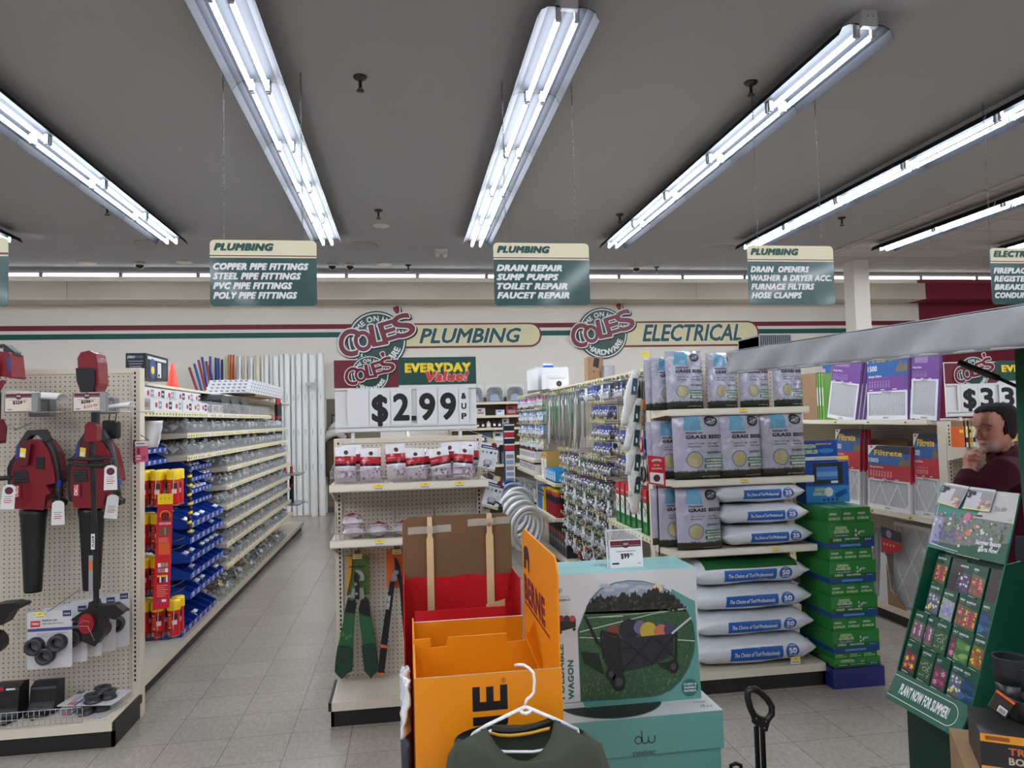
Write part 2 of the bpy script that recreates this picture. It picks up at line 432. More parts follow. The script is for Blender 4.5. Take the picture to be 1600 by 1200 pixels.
for ri, (rx, rz) in enumerate(ROWS):
 for band, y_far in ((0, 10.55), (1, 1.6)):
  for k in range(5):
   y = y_far - SEG*(k+.5)
   if band: lab = 'two tube strip light in the row %s, behind the camera' % rown[ri]
   else: lab = 'two tube strip light, %s from the back wall, row %s' % (nth(k+1), rown[ri])
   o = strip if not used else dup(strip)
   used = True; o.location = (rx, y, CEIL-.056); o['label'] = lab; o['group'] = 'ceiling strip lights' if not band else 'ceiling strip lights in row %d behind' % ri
# end plates seen at the near end of the rows
for ri, (rx, rz) in enumerate(ROWS[2:8]):
 o = MB().box(-.055, .055, -.02, .02, -.115, 0, HOUS).cyl((-.02, -.022, -.045), (-.02, -.019, -.045), .005, INK, 6).cyl((.02, -.022, -.045), (.02, -.019, -.045), .005, INK, 6).build('junction_box', loc=(rx, 10.55-5*SEG-.022, CEIL))
 tag(o, 'grey junction box at the end of the light row %s' % rown[ri+2], 'junction box', 'light row junction boxes')
# perimeter strips over the bulkhead
def make_cove():
 t = thing('cove_light', 'single tube light', 'ceiling light')
 MB().box(-.61, .61, -.05, .05, -.035, .0, HOUS).build('housing', t)
 MB().cyl((-.585, -.03, -.07), (.585, -.03, -.07), .018, COVE, n=8).build('tube', t)
 for s in (-1, 1): MB().box(s*.6-.012, s*.6+.012, -.05, .02, -.095, -.034, SOCK).build('socket', t)
 return t
cv = make_cove(); first = True; i = 0
x = -9.0
while x < 13.5:
 o = cv if first else dup(cv); first = False; i += 1
 o.location = (x, YV+.07, 4.235); o['label'] = 'slim tube light above the back bulkhead, %s from the side wall' % nth(i); o['group'] = 'lights along the back bulkhead'
 x += 1.235
struct(MB().box(X0, X1, YV+.02, YV+.12, 4.235, CEIL, M('cove_rail', (150, 148, 146), 0.6)).build('trim_cove_rail'))

# ------------------------------------------------------------------ ceiling fittings
SPK = M('sprinkler_bronze', (64, 58, 54), 0.4, 0.6)
def make_sprinkler():
 t = thing('sprinkler', 'dark sprinkler head', 'sprinkler')
 MB().rev([(.055, 0), (.052, -.012), (.025, -.03), (.02, -.032)], SPK, 16).build('escutcheon', t)
 MB().cyl((0, 0, -.03), (0, 0, -.09), .013, SPK, 8).rev([(.0, -.118), (.03, -.118), (.032, -.112), (.0, -.112)], SPK, 12).tube([(.012, 0, -.09), (.018, 0, -.1), (.006, 0, -.113)], .004, SPK, 5).tube([(-.012, 0, -.09), (-.018, 0, -.1), (-.006, 0, -.113)], .004, SPK, 5).build('sprinkler_head', t)
 return t
sp = make_sprinkler(); first = True
for x, y, lab in ((-.3, 5.65, 'dark sprinkler between the two central light rows, near row'), (2.85, 5.45, 'dark sprinkler beside the sign chain over the aisle'), (-3.53, 9.29, 'dark sprinkler beside the light row over the power tools'), (-.29, 9.27, 'dark sprinkler above the round white ceiling disc'), (2.9, 9.28, 'dark sprinkler left of the light row over the filters'), (6.12, 9.26, 'dark sprinkler between the two light rows by the tiled ceiling')):
 lab = lab.replace('left of', 'at the far tip of')
 o = sp if first else dup(sp); first = False; o.location = (x, y, CEIL); o['label'] = lab; o['group'] = 'ceiling sprinklers'
for x, y, lab in ((-2.35, 12.55, 'small sprinkler just before the bulkhead, beside the hanging pipe fittings sign'), (.1, 12.55, 'small sprinkler just before the bulkhead, right of centre'), (4.6, 12.6, 'small sprinkler just before the bulkhead, past the dome camera'), (7.3, 12.6, 'small sprinkler under the tiled ceiling, beside the column')):
 lab = lab.replace(', right of centre', ' beside the pair of cameras')
 o = dup(sp); o.location = (x, y, CEIL-(.02 if x > 7.2 else 0)); o['label'] = lab; o['group'] = 'ceiling sprinklers'
DOME = M('dark_dome', (22, 22, 26), 0.08)
DRIM = M('dome_rim', (206, 204, 202), 0.5)
def make_cam():
 t = thing('dome_camera', 'dome camera', 'security camera')
 MB().rev([(.085, 0), (.085, -.03), (.07, -.045), (.06, -.045)], DRIM, 20).build('rim', t)
 MB().rev([(.066, -.04), (.06, -.07), (.042, -.09), (.018, -.102), (.001, -.104)], DOME, 20).build('dome', t)
 return t
dc = make_cam(); first = True
for x, y, lab in ((-4.25, 12.5, 'dark dome camera before the bulkhead above the power tools'), (-1.18, 12.5, 'dark dome camera of the pair, nearer the pipe fittings sign'), (-.88, 12.5, 'dark dome camera of the pair, nearer the drain repair sign'), (4.2, 12.55, 'dark dome camera alone above the electrical wall sign')):
 o = dc if first else dup(dc); first = False; o.location = (x, y, CEIL); o['label'] = lab; o['group'] = 'dome cameras'
DISC = M('ceiling_disc', (150, 146, 144), 0.8)
for x, y, r, lab in ((-3.6, 11.23, .3, 'large round grey ceiling speaker beside the end of the light row'), (-.63, 11.19, .27, 'large round grey ceiling speaker between the two central light rows'), (5.2, 11.2, .3, 'large round grey ceiling speaker near the filters light row'), (-.275, 10.0, .12, 'small pale round ceiling plate behind a sprinkler'), (-5.05, 12.5, .14, 'small pale ceiling plate above the power tools'), (-3.54, 12.4, .13, 'small pale ceiling plate left of the hanging sign'), (-.3, 12.45, .13, 'small pale ceiling plate beside the camera pair')):
 lab = lab.replace('left of the hanging sign', 'beside the lone camera')
 o = MB().rev([(0, -.012), (r*.93, -.012), (r, -.006), (r, 0)], DISC if r > .2 else M('ceiling_disc_pale', (200, 196, 190), 0.8), 28).build('ceiling_speaker' if r > .2 else 'ceiling_plate', loc=(x, y, CEIL-.0005)); tag(o, lab, 'ceiling speaker' if r > .2 else 'ceiling plate')
t = thing('emergency_light', 'small twin headed emergency lamp on the ceiling past the central light rows', 'emergency light', (.61, 11.39, CEIL))
MB().box(-.1, .1, -.05, .05, -.05, 0, DRIM).build('housing', t)
for s in (-1, 1): MB().cyl((s*.06, 0, -.05), (s*.06, -.02, -.09), .012, INK, 8).cyl((s*.06, -.0, -.09), (s*.06, -.07, -.11), .035, DRIM, 12).build('lamp_head', t)
# ------------------------------------------------------------------ store logo (round badge with the big arched name)
LOGO_G = M('logo_green', (20, 66, 58), 0.35); LOGO_M = M('logo_maroon', (116, 20, 42), 0.35)
def logo(mb, cx, cy, R, l=2):
 """badge of radius R centred at cx, cy in the current print frame"""
 mb.disc(cx, cy, R*1.06, M('logo_shadow', (30, 40, 38), 0.5), l, n=36)
 mb.disc(cx, cy, R*1.02, WHITE, l+1, n=36).disc(cx, cy, R*0.97, LOGO_G, l+2, n=36)
 mb.arc_text('COME ON HOME', cx, cy, R*.70, PI*.56, R*.19, WHITE, l+3, 0.03)
 mb.arc_text('EST. 1863', cx, cy, R*.47, PI*.57, R*.12, WHITE, l+3, 0.01)
 mb.arc_text('HARDWARE', cx, cy, R*.90, -PI*.44, R*.22, WHITE, l+3, 0.035, inside=True)
 # the name: each letter bigger outwards, on a rising curve
 xs = [(-1.05, -.52, 1.02, 'C', -8), (-.45, -.36, .76, 'O', 8), (.12, -.17, .84, 'L', 10), (.50, .02, .74, 'E', 16), (.86, .64, .62, "'", 16), (1.10, .16, .88, 'S', 20)]
 for k, (dx, dy, h, ch, rot) in enumerate(xs):
  kw = dict(w=(.16 if ch == "'" else .54)*R*(1.25 if ch in 'CS' else 1.08 if ch == 'O' else 1), bold=.04, align='c', rot=math.radians(rot), shear=.0)
  px, py, hh = cx+dx*R, cy+dy*R, h*R*.92
  mb.outline(ch, px+.05*R, py-.05*R, hh, BLACK, .075*R, l=l+4, **kw)
  mb.outline(ch, px, py, hh, WHITE, .075*R, l=l+5, **kw)
  mb.outline(ch, px, py, hh, LOGO_M, .03*R, l=l+6+k*.3, **kw)
 return mb

# ------------------------------------------------------------------ department signs on the back wall
def wall_sign(name, label, word, px_logo, r_px, x0, x1, y0, y1, tx0, tx1, ty0, ty1):
 yb = Y1-.002
 A = at(x0, y1, yb); B = at(x1, y0, yb); L = at(px_logo[0], px_logo[1], yb)
 k = (B.x-A.x)/(x1-x0); R = r_px*k
 t = thing(name, label, 'wall sign', (L.x, yb, L.z))
 w, h = B.x-L.x, at((x0+x1)/2, y0, yb).z-at((x0+x1)/2, y1, yb).z
 cz = at((x0+x1)/2, (y0+y1)/2, yb).z-L.z
 mb = MB(); mb.frame((0, 0, cz), (1, 0, 0), (0, 0, 1))
 out = rr_pts(-R*.3, -h/2, w, h/2, h*.48, 8, (1, 0, 0, 1)); mb.prism(out, 0, .025, MAROON)
 mb.T = mb.T @ Matrix.Translation((0, 0, .025))
 mb.poly(rr_pts(-R*.3, -h/2+.03, w-.03, h/2-.03, h*.42, 8, (1, 0, 0, 1)), M('wall_sign_tan', (214, 204, 158), 0.3), 1.5)
 a = at(tx0, ty1, yb); b = at(tx1, ty0, yb); th = (ty1-ty0)*k
 kw = dict(w=b.x-a.x, bold=.05, shear=.28)
 mb.outline(word, a.x-L.x, a.z-L.z-cz, th, WHITE, .022, l=3, **kw)
 mb.outline(word, a.x-L.x, a.z-L.z-cz, th, GREENP, .012, l=4.5, **kw)
 mb.build('sign_panel', t)
 mb = MB(); mb.frame((0, -.03, 0), (1, 0, 0), (0, 0, 1)); mb.prism([(R*1.07*math.cos(i*PI/18), R*1.07*math.sin(i*PI/18)) for i in range(36)], -.03+.001, 0, LOGO_G)
 global PRINT
 PRINT = .0016; logo(mb, 0, 0, R, 1); PRINT = .0006
 mb.build('logo_badge', t)
wall_sign('wall_sign', 'long tan wall sign reading PLUMBING with a round store badge at its end', 'PLUMBING', (589, 532), 42, 600, 845, 505, 543, 656, 813, 514, 536)
wall_sign('wall_sign', 'long tan wall sign reading ELECTRICAL with a round store badge at its end', 'ELECTRICAL', (941, 521), 35, 960, 1184, 502, 541, 1004, 1156, 509, 533)

# ------------------------------------------------------------------ hanging aisle signs
SIGN_G = M('sign_green', (14, 66, 62), 0.28, coat=.3)
CHAIN = M('chain_steel', (70, 70, 72), 0.5, 0.4)
def chain_mesh(length, mb, x, y, z0):
 n = int(length/.028)
 for i in range(n):
  z = z0+(i+.5)*length/n; a, b = (.0055, 0) if i % 2 else (0, .0055); hh = length/n*.66
  mb.tube([(x+a, y+b, z-hh*.6), (x+a, y+b, z+hh*.6), (x, y, z+hh), (x-a, y-b, z+hh*.6), (x-a, y-b, z-hh*.6), (x, y, z-hh)], .0016, CHAIN, 4, True)
def hanging_sign(label, cx, head, lines, hw, lws):
 W, Hh, top = .775, .50, 2.99
 t = thing('hanging_sign', label, 'hanging sign', (cx, 5.62, top), group='hanging aisle signs')
 mb = MB(); mb.frame((-W/2, 0, -Hh), (1, 0, 0), (0, 0, 1))
 mb.prism(rr_pts(0, 0, W, Hh, .035), -.004, .004, SIGN_G)
 mb.T = mb.T @ Matrix.Translation((0, 0, .004))
 for side in (0, 1):
  if side: mb.frame((W/2, .004, -Hh), (-1, 0, 0), (0, 0, 1))
  mb.poly(rr_pts(0, Hh-.108, W, Hh, .035, 5, (1, 1, 0, 0)), CREAM, 1)
  mb.rect(0, Hh-.115, W, Hh-.108, M('sign_white', (224, 222, 210), 0.4), 1).rect(0, Hh-.123, W, Hh-.115, MAROON, 1).rect(0, Hh-.135, W, Hh-.123, CREAM, 1)
  mb.text(head, .032, Hh-.078, .05, M('sign_shadow', (120, 140, 130), .5), hw+.006, 2, 0.05, 0.28)
  mb.text(head, .034, Hh-.077, .05, GREENP, hw, 3, 0.06, 0.28)
  for i, (s, w) in enumerate(zip(lines, lws)):
   mb.text(s, .026, Hh-.223-i*.073, .046, WHITE, w, 2, 0.055, 0.28)
 mb.build('sign_panel', t)
 for sx in (-.285 if cx < 5 else -.375, .285):
  mb = MB(); chain_mesh(CEIL-top-.005, mb, sx, 0, .0)
  mb.tube([(sx, 0, .008), (sx+.008, 0, -.004), (sx, 0, -.012)], .0018, CHAIN, 4)
  mb.build('chain', t)
hanging_sign('green hanging sign listing copper, steel, PVC and poly pipe fittings', -1.032, 'PLUMBING', ['COPPER PIPE FITTINGS', 'STEEL PIPE FITTINGS', 'PVC PIPE FITTINGS', 'POLY PIPE FITTINGS'], .42, [.685, .63, .565, .60])
hanging_sign('green hanging sign listing drain repair, sump pumps, toilet and faucet repair', 1.1, 'PLUMBING', ['DRAIN REPAIR', 'SUMP PUMPS', 'TOILET REPAIR', 'FAUCET REPAIR'], .415, [.52, .49, .56, .575])
hanging_sign('green hanging sign listing drain openers, washer and dryer parts, furnace filters', 3.23, 'PLUMBING', ['DRAIN  OPENERS', 'WASHER & DRYER ACC.', 'FURNACE FILTERS', 'HOSE CLAMPS'], .42, [.52, .72, .56, .445])
hanging_sign('green hanging sign headed electrical, cut off at the photo edge', 5.50, 'ELECTRICAL', ['FIREPLACE ACC.', 'REGISTERS', 'BREAKERS', 'CONDUIT'], .5, [.54, .39, .39, .33])
# the fifth sign: only its blank edge reaches into the photo
t = thing('hanging_sign', 'green hanging sign above the power tools, only its edge in the photo', 'hanging sign', (-3.185, 5.62, 2.99), group='hanging aisle signs')
mb = MB(); mb.frame((-.3875, 0, -.5), (1, 0, 0), (0, 0, 1)).prism(rr_pts(0, 0, .775, .5, .035), -.004, .004, SIGN_G)
mb.T = mb.T @ Matrix.Translation((0, 0, .004))
mb.poly(rr_pts(0, .392, .775, .5, .035, 5, (1, 1, 0, 0)), CREAM, 1).rect(0, .377, .775, .385, MAROON, 1).rect(0, .365, .775, .377, CREAM, 1)
mb.build('sign_panel', t)
for sx in (-.285, .285):
 mb = MB(); chain_mesh(CEIL-2.995, mb, sx, 0, 0); mb.build('chain', t)
# ------------------------------------------------------------------ store gondolas
SLOT = M('slot_dark', (24, 22, 20), 0.8)
def slots(mb, x, y, z0, z1, ux=(1, 0, 0)):
 """column of bracket slots on a post face"""
 mb.frame((x, y, 0), ux, (0, 0, 1)); z = z0
 while z < z1: mb.rect(-.0045, z, .0045, z+.015, SLOT, 1); z += .0254
 mb.world()
def price_tag(mb, x, z, w=.055, h=.028, l=2, top=True):
 mb.rect(x-w/2, z-h/2, x+w/2, z+h/2, WHITE, l); mb.rect(x-w/2, z, x+w/2, z+h/2, YELLOW, l+1)
 mb.text('49', x, z+h*.12, h*.26, INK, l=l+2, bold=0, align='c'); mb.rect(x-w*.4, z-h*.32, x+w*.4, z-h*.14, GREYP, l+1)
def endcap(label, x0, x1, yb, yf, ztop, shelves, tags={}, brk=.12):
 cx = (x0+x1)/2; W = x1-x0
 t = thing('gondola_endcap', label, 'store shelving', (cx, yb, 0))
 mb = MB().box(-W/2+.04, W/2-.04, 0, .018, .12, ztop-.012, PEG); mb.build('back_panel', t)
 MB().box(-W/2+.04, W/2-.04, -.006, .03, ztop-.03, ztop, ALMOND).build('top_rail', t)
 for s in (-1, 1):
  mb = MB().box(*sorted((s*W/2, s*(W/2-.042))), -.015, .06, 0, ztop, ALMOND); slots(mb, s*(W/2-.026), -.0155, .2, ztop-.03); mb.build('upright', t)
 d = yb-yf
 mb = MB().box(-W/2+.005, W/2-.005, -d, -.016, .105, .13, ALMOND).box(-W/2+.005, W/2-.005, -d-.004, -d, .085, .13, ALMOND)
 mb.frame((0, 0, .13), (1, 0, 0), (0, 1, 0))
 for i in range(int(W/.026)-1):
  for yy in (-d+.03, -d+.055, -.06, -.035): mb.rect(-W/2+.03+i*.026, yy, -W/2+.034+i*.026, yy+.004, SLOT, 1)
 mb.world(); mb.build('base_deck', t)
 mb = MB().box(-W/2, W/2, -d+.012, -d+.03, 0, .104, KICK)
 for s in (-1, 1): mb.box(*sorted((s*W/2, s*(W/2-.015))), -d+.012, -.016, 0, .104, KICK)
 mb.box(W/2-.002, W/2+.012, -d, -.02, .085, .128, KICK).box(-W/2-.012, -W/2+.002, -d, -.02, .085, .128, KICK)
 mb.build('kick_plate', t)
 for k, (z, dep) in enumerate(shelves):
  mb = MB().box(-W/2+.012, W/2-.012, -dep, -.016, z-.022, z, ALMOND)
  mb.box(-W/2+.005, W/2-.005, -dep-.008, -dep, z-.036, z+.004, ALMOND).box(-W/2+.005, W/2-.005, -dep-.011, -dep-.008, z-.03, z-.002, M('price_channel', (232, 226, 208), .35))
  for s in (-1, 1):
   mb.frame((s*(W/2-.008), 0, 0), (0, 1, 0), (0, 0, 1)); mb.prism([(-.016, z-brk), (-.016, z), (-dep, z), (-dep, z-.03)], -.004, .004, ALMOND)
  mb.frame((0, -dep-.0115, 0), (1, 0, 0), (0, 0, 1))
  for xx in tags.get(k, ()): price_tag(mb, xx, z-.016)
  mb.world(); mb.build('shelf', t)
 return t
def run(label, xs, side, y0, y1, ztop, xdeck, shelves, posts, step=.062, spine_y0=None):
 """long gondola along Y: xs = spine plane, side = +1 facing +X; shelves = (z, ya, yb, xlip)"""
 t = thing('gondola_run', label, 'store shelving', (xs, y0, 0))
 L = y1-y0
 mb = MB().box(*sorted((0, -side*.02)), 0, L, .1, ztop, PEGY); mb.build('back_panel', t)
 for p in posts:
  mb = MB().box(*sorted((side*.012, -side*.03)), p-y0-.02, p-y0+.02, 0, ztop, ALMOND); mb.build('upright', t)
 xd = (xdeck-xs)
 a, b = sorted((side*.013, xd))
 MB().box(a, b, 0, L, .1, .125, ALMOND).box(*sorted((xd, xd+side*.006)), 0, L, .08, .127, ALMOND).build('base_deck', t)
 a, b = sorted((side*.013, xd-side*.03))
 MB().box(a, b, .01, L-.01, 0, .099, KICK).build('kick_plate', t)
 for z, ya, yb_, xl in shelves:
  x = xl-xs; ya -= y0; yb_ -= y0
  a, b = sorted((side*.013, x))
  mb = MB().box(a, b, ya, yb_, z-.02, z, ALMOND).box(*sorted((x, x+side*.006)), ya, yb_, z-.034, z+.003, ALMOND)
  for yy in (ya-.001, yb_-.003):
   mb.frame((0, yy, 0), (1, 0, 0), (0, 0, 1)); mb.prism([(side*.014, z-.055), (side*.014, z), (x, z), (x, z-.03)], -.004, 0, ALMOND)
  mb.world(); sh = mb.build('shelf', t)
  mb = MB(); mb.frame((x+side*.0065, ya if side > 0 else yb_, 0), (0, side, 0), (0, 0, 1))
  mb.rect(0, z-.03, yb_-ya, z-.002, M('price_channel', (232, 226, 208), .35), 1)
  n = int((yb_-ya)/step)
  for i in range(n):
   if random.random() < .9: price_tag_plain(mb, (i+.5)*step+random.uniform(-.006, .006), z-.016)
  mb.build('price_strip', sh)
 return t
TAGC = [M('pale_tag', (228, 220, 150), .6), M('cream_tag', (230, 224, 186), .6), M('yellow_tag', (232, 216, 100), .6)]
def price_tag_plain(mb, x, z):
 m = random.choice(TAGC); mb.rect(x-.021, z-.012, x+.021, z+.012, m, 2); mb.rect(x-.012, z-.006, x+.006, z+.003, INK, 3)

# ------------------------------------------------------------------ left endcap with the power tools
LX0, LX1, LYB, LYF = -2.40, -1.478, 4.36, 3.97
endcap('almond pegboard endcap displaying red garden power tools', LX0, LX1, LYB, LYF, 1.94, [])
# chrome fence along the deck edge
def fence(name, label, x0, x1, y, z, h, n, cat='wire fence', dividers=(), depth=.0, group=None, base=None):
 t = thing(name, label, cat, ((x0+x1)/2, y, z), group=group); w = (x1-x0)/2
 mb = MB()
 for zz in (0.002, h*.5, h): mb.tube([(-w, 0, zz), (w, 0, zz)], .0022 if zz else .0018, WIRE, 5)
 for i in range(n+1): mb.tube([(-w+2*w*i/n, 0, 0), (-w+2*w*i/n, 0, h)], .0014, WIRE, 4)
 mb.build('front_rail', t)
 for d in dividers:
  mb = MB(); mb.tube([(d, 0, .002), (d, 0, h*.9), (d, depth, h*1.6), (d, depth, .004)], .0018, WIRE, 4)
  for k in range(1, 6): f = k/6; mb.tube([(d, depth*f, .002), (d, depth*f, h*(.9+.7*f))], .0012, WIRE, 4)
  mb.tube([(d, 0, h*.45), (d, depth, h*.8)], .0012, WIRE, 4)
  mb.build('divider', t)
 return t
fence('shelf_fence', 'low chrome wire fence along the deck under the power tools', -2.38, -1.63, LYF+.02, .131, .075, 30)

TM = M('tool_maroon', (126, 16, 34), 0.32, coat=.2); TMD = M('tool_maroon_dark', (92, 12, 26), 0.4); TG = M('tool_charcoal', (44, 44, 47), 0.48); TB = M('tool_black', (20, 20, 22), 0.42)
LOGOR = M('tool_logo_red', (206, 24, 40), .3)
def zp(zx, zy, Y): return at(zx/3.158, 480+zy/3.158, Y)
def make_blower(label, ox=0):
 Yb = 4.22; o = zp(205, 1350, Yb); o.y = LYB-.13
 t = thing('leaf_blower', label, 'leaf blower', o, group='leaf blowers on the pegboard')
 L = lambda zx, zy: (zp(zx, zy, Yb).x-o.x, zp(zx, zy, Yb).z-o.z)
 def plate(pts, y0, y1, mat, name, bev=.012, par=t):
  mb = MB(); mb.frame((0, 0, 0), (1, 0, 0), (0, 0, 1)); mb.prism([L(*p) for p in pts], -y1, -y0, mat); return mb.build(name, par, bevel=bev)
 h = plate([(128, 705), (150, 665), (190, 648), (240, 655), (278, 712), (300, 800), (308, 862), (262, 870), (285, 912), (262, 918), (252, 992), (108, 986), (92, 900), (96, 800)], -.09, .07, TM, 'motor_housing', .02)
 # moulded details on the housing
 mb = MB(); mb.frame((0, -.09, 0), (1, 0, 0), (0, 0, 1))
 for pts, mat in (([(105, 802), (168, 798), (182, 858), (112, 862)], TB), ([(215, 735), (256, 735), (256, 795), (218, 792)], TB)):
  mb.prism([L(*p) for p in pts], 0, .004, mat)
 for i in range(4):
  for j in range(7):
   x, z = L(114+j*9.5+(i % 2)*5, 808+i*14); mb.prism([(x+.006*math.cos(a*PI/3), z+.006*math.sin(a*PI/3)) for a in range(6)], .004, .006, TG)
 mb.build('intake_grille', t)
 mb = MB(); mb.frame((0, -.092, 0), (1, 0, 0), (0, 0, 1)); a, b = L(104, 936), L(146, 866)
 mb.prism(rr_pts(a[0], a[1], b[0], b[1], .008), 0, .003, TG); mb.prism(rr_pts(a[0]+.006, a[1]+.004, b[0]-.006, b[1]-.006, .004), .003, .005, LOGOR)
 mb.text('TORO', (a[0]+b[0])/2-.011, (a[1]+b[1])/2+.028, .018, WHITE, .055, 9.5, .03, rot=-PI/2); mb.build('logo_plate', t)
 plate([(132, 690), (160, 658), (204, 668), (188, 775), (128, 775)], -.12, -.088, TMD, 'battery_pack', .01)
 mb = MB(); mb.frame((0, -.1205, 0), (1, 0, 0), (0, 0, 1)); mb.poly([L(136, 676), L(150, 668), L(146, 742), L(130, 742)], M('battery_blue', (40, 66, 140), .4), 1); mb.poly([L(154, 690), L(182, 694), L(178, 738), L(150, 734)], YELLOW, 1); mb.poly([L(156, 712), L(176, 714), L(174, 734), L(153, 732)], WHITE, 2); mb.build('battery_label', t)
 plate([(122, 668), (165, 606), (240, 602), (270, 655), (250, 662), (228, 640), (215, 628), (182, 630), (150, 668), (128, 705)], -.075, -.02, TG, 'top_handle', .012)
 plate([(72, 790), (84, 762), (128, 700), (124, 780), (98, 800), (100, 962), (80, 948)], -.085, .05, TB, 'side_guard', .012)
 # trigger handle loop
 mb = MB(); pts = [L(240, 655), L(272, 690), L(292, 760), L(304, 840), L(306, 900), L(312, 935)]
 mb.tube([(p[0], -.05, p[1]) for p in pts], [.02, .022, .02, .018, .018, .02], TG, 10); mb.build('trigger_handle', t)
 mb = MB(); p = L(312, 862); mb.box(p[0]-.012, p[0]+.014, -.068, -.038, p[1]-.018, p[1]+.014, M('trigger_blue', (30, 60, 160), .4)); mb.build('trigger', t, bevel=.004)
 plate([(268, 940), (318, 938), (340, 950), (336, 975), (282, 984)], -.085, -.02, TB, 'handle_foot', .012)
 plate([(268, 952), (290, 944), (286, 986), (266, 980)], -.088, -.04, TM, 'handle_foot_cap', .008)
 # nozzle: tapering oval tube
 a0, a1, b0, b1 = L(103, 992), L(236, 996), L(118, 1412), L(216, 1395)
 rings = []
 for f, k in ((0, 1), (.06, 1.03), (.12, .97), (.5, .93), (.97, .9), (1, .86)):
  cx = (a0[0]+a1[0])/2*(1-f)+(b0[0]+b1[0])/2*f; cz = (a0[1]+a1[1])/2*(1-f)+(b0[1]+b1[1])/2*f; r = (a1[0]-a0[0])/2*(1-f)+(b1[0]-b0[0])/2*f
  rings.append([(cx+r*k*math.cos(q*PI/10), -.02+r*k*.8*math.sin(q*PI/10), cz) for q in range(20)])
 MB().loft(rings, TB).build('nozzle', t)
 return t
b1 = make_blower('red cordless leaf blower hanging beside the $229 sign, without a trimmer before it')
off = zp(493, 1350, 4.22).x-zp(205, 1350, 4.22).x
b2 = dup(b1, (b1.location.x+off, b1.location.y, b1.location.z-.006), label='red cordless leaf blower hanging behind the string trimmer, below the $299 sign')
# hang tags
def hang_tag(x, y, z, w, h, label, rz=.2, tilt=0, logo_on=False):
 mb = MB(); mb.frame((0, 0, 0), (1, 0, 0), (0, 0, 1)); mb.prism([(-w/2, -h), (w/2, -h), (w/2*.9, -.012), (w*.2, 0), (-w*.2, 0), (-w/2*.9, -.012)], 0, .0015, PAPER)
 mb.T = mb.T @ Matrix.Translation((0, 0, .0015))
 if logo_on: mb.disc(0, -h*.25, w*.3, INK, 1); mb.disc(0, -h*.25, w*.22, MAROON, 2)
 for k in range(4): mb.rect(-w*.3, -h*(.5+.08*k), w*(.3-.1*(k % 2)), -h*(.47+.08*k), GREYP if k < 2 else REDP, 1)
 mb.world(); mb.tube([(0, .001, -.004), (.004, .006, .02), (0, .012, .035)], .0008, WIRE, 4)
 o = mb.build('hang_tag', loc=(x, y, z)); o.rotation_euler = (0, tilt, rz); tag(o, label, 'price tag', 'hang tags on the tools'); return o
for zx, zy, Y, lab, lo, tl in ((287, 955, 4.10, 'blank white tag hanging from the handle of the lone blower', False, 0), (560, 925, 4.10, 'white tag edge-on hanging from the handle of the blower behind the trimmer', False, .12), (48, 875, 4.05, 'white printed tag hanging at the edge of the photo from a trimmer bar', True, .08), (546, 780, 3.955, 'white tag with a dark logo hanging before the blower grip beside the trimmer shaft', True, 0)):
 p = zp(zx, zy, Y); hang_tag(p.x, Y, p.z, .062, .125, lab, .15, tl, lo)
# string trimmer, head up
def shaft(mb, a, b, r, mat, n=10): mb.cyl(a, b, r, mat, n)
o = at(146, 1003, 4.05)
t = thing('string_trimmer', 'red and black string trimmer hanging upright, its battery end above the $299 sign', 'string trimmer', (o.x, 4.06, o.z))
L = lambda x, y: (at(x, y, 4.05).x-o.x, at(x, y, 4.05).z-o.z)
def plate(t, L, pts, y0, y1, mat, name, bev=.01):
 mb = MB(); mb.frame((0, 0, 0), (1, 0, 0), (0, 0, 1)); mb.prism([L(*p) for p in pts], -y1, -y0, mat); return mb.build(name, t, bevel=bev)
plate(t, L, [(133, 562), (138, 553), (151, 550), (161, 556), (164, 568), (166, 600), (160, 612), (134, 580)], -.10, .02, TM, 'battery_pack', .012)
plate(t, L, [(132, 577), (160, 577), (161, 600), (156, 618), (141, 618), (133, 596)], -.112, .01, TB, 'battery_front', .012)
plate(t, L, [(159, 580), (166, 592), (160, 614), (156, 614)], -.09, .01, TM, 'rear_housing', .006)
mb = MB(); a = L(151, 612); b = L(152, 662); shaft(mb, (a[0], -.03, a[1]), (b[0], -.03, b[1]), .021, TG); mb.build('upper_shaft', t)
plate(t, L, [(141, 664), (146, 659), (156, 660), (159, 666), (159, 690), (140, 689)], -.075, -.01, TM, 'grip_housing', .01)
mb = MB(); a = L(149, 688); b = L(155, 942); shaft(mb, (a[0], -.045, a[1]), (b[0], -.045, b[1]), .0135, TB)
a = L(150, 832); b = L(150.5, 856); mb.frame((0, -.0595, 0), (1, 0, 0), (0, 0, 1)); mb.rect(a[0]-.004, b[1], a[0]+.014, a[1], WHITE, 1); mb.text('60V', a[0]+.001, a[1]-.01, .01, INK, .06, 2, .02, rot=-PI/2); mb.world()
mb.build('lower_shaft', t)
mb = MB(); pts = [L(*p) for p in ((115, 718), (120, 724), (135, 726), (165, 726), (180, 722), (183, 717), (176, 715), (150, 717), (122, 715))]
mb.tube([(p[0], -.07, p[1]) for p in pts], .0095, TB, 8, True); mb.build('auxiliary_handle', t)
mb = MB(); a = L(148, 865); b = L(148, 925); mb.frame((0, -.059, 0), (1, 0, 0), (0, 0, 1)); mb.rect(a[0]-.009, b[1], a[0]+.011, a[1], GREYP, 1); mb.rect(a[0]-.008, b[1]+.12, a[0]+.01, b[1]+.17, M('warning_orange', (214, 110, 60), .5), 2); mb.build('warning_label', t)
z2p = lambda x, y: L(x*.3, 840+y*.3)
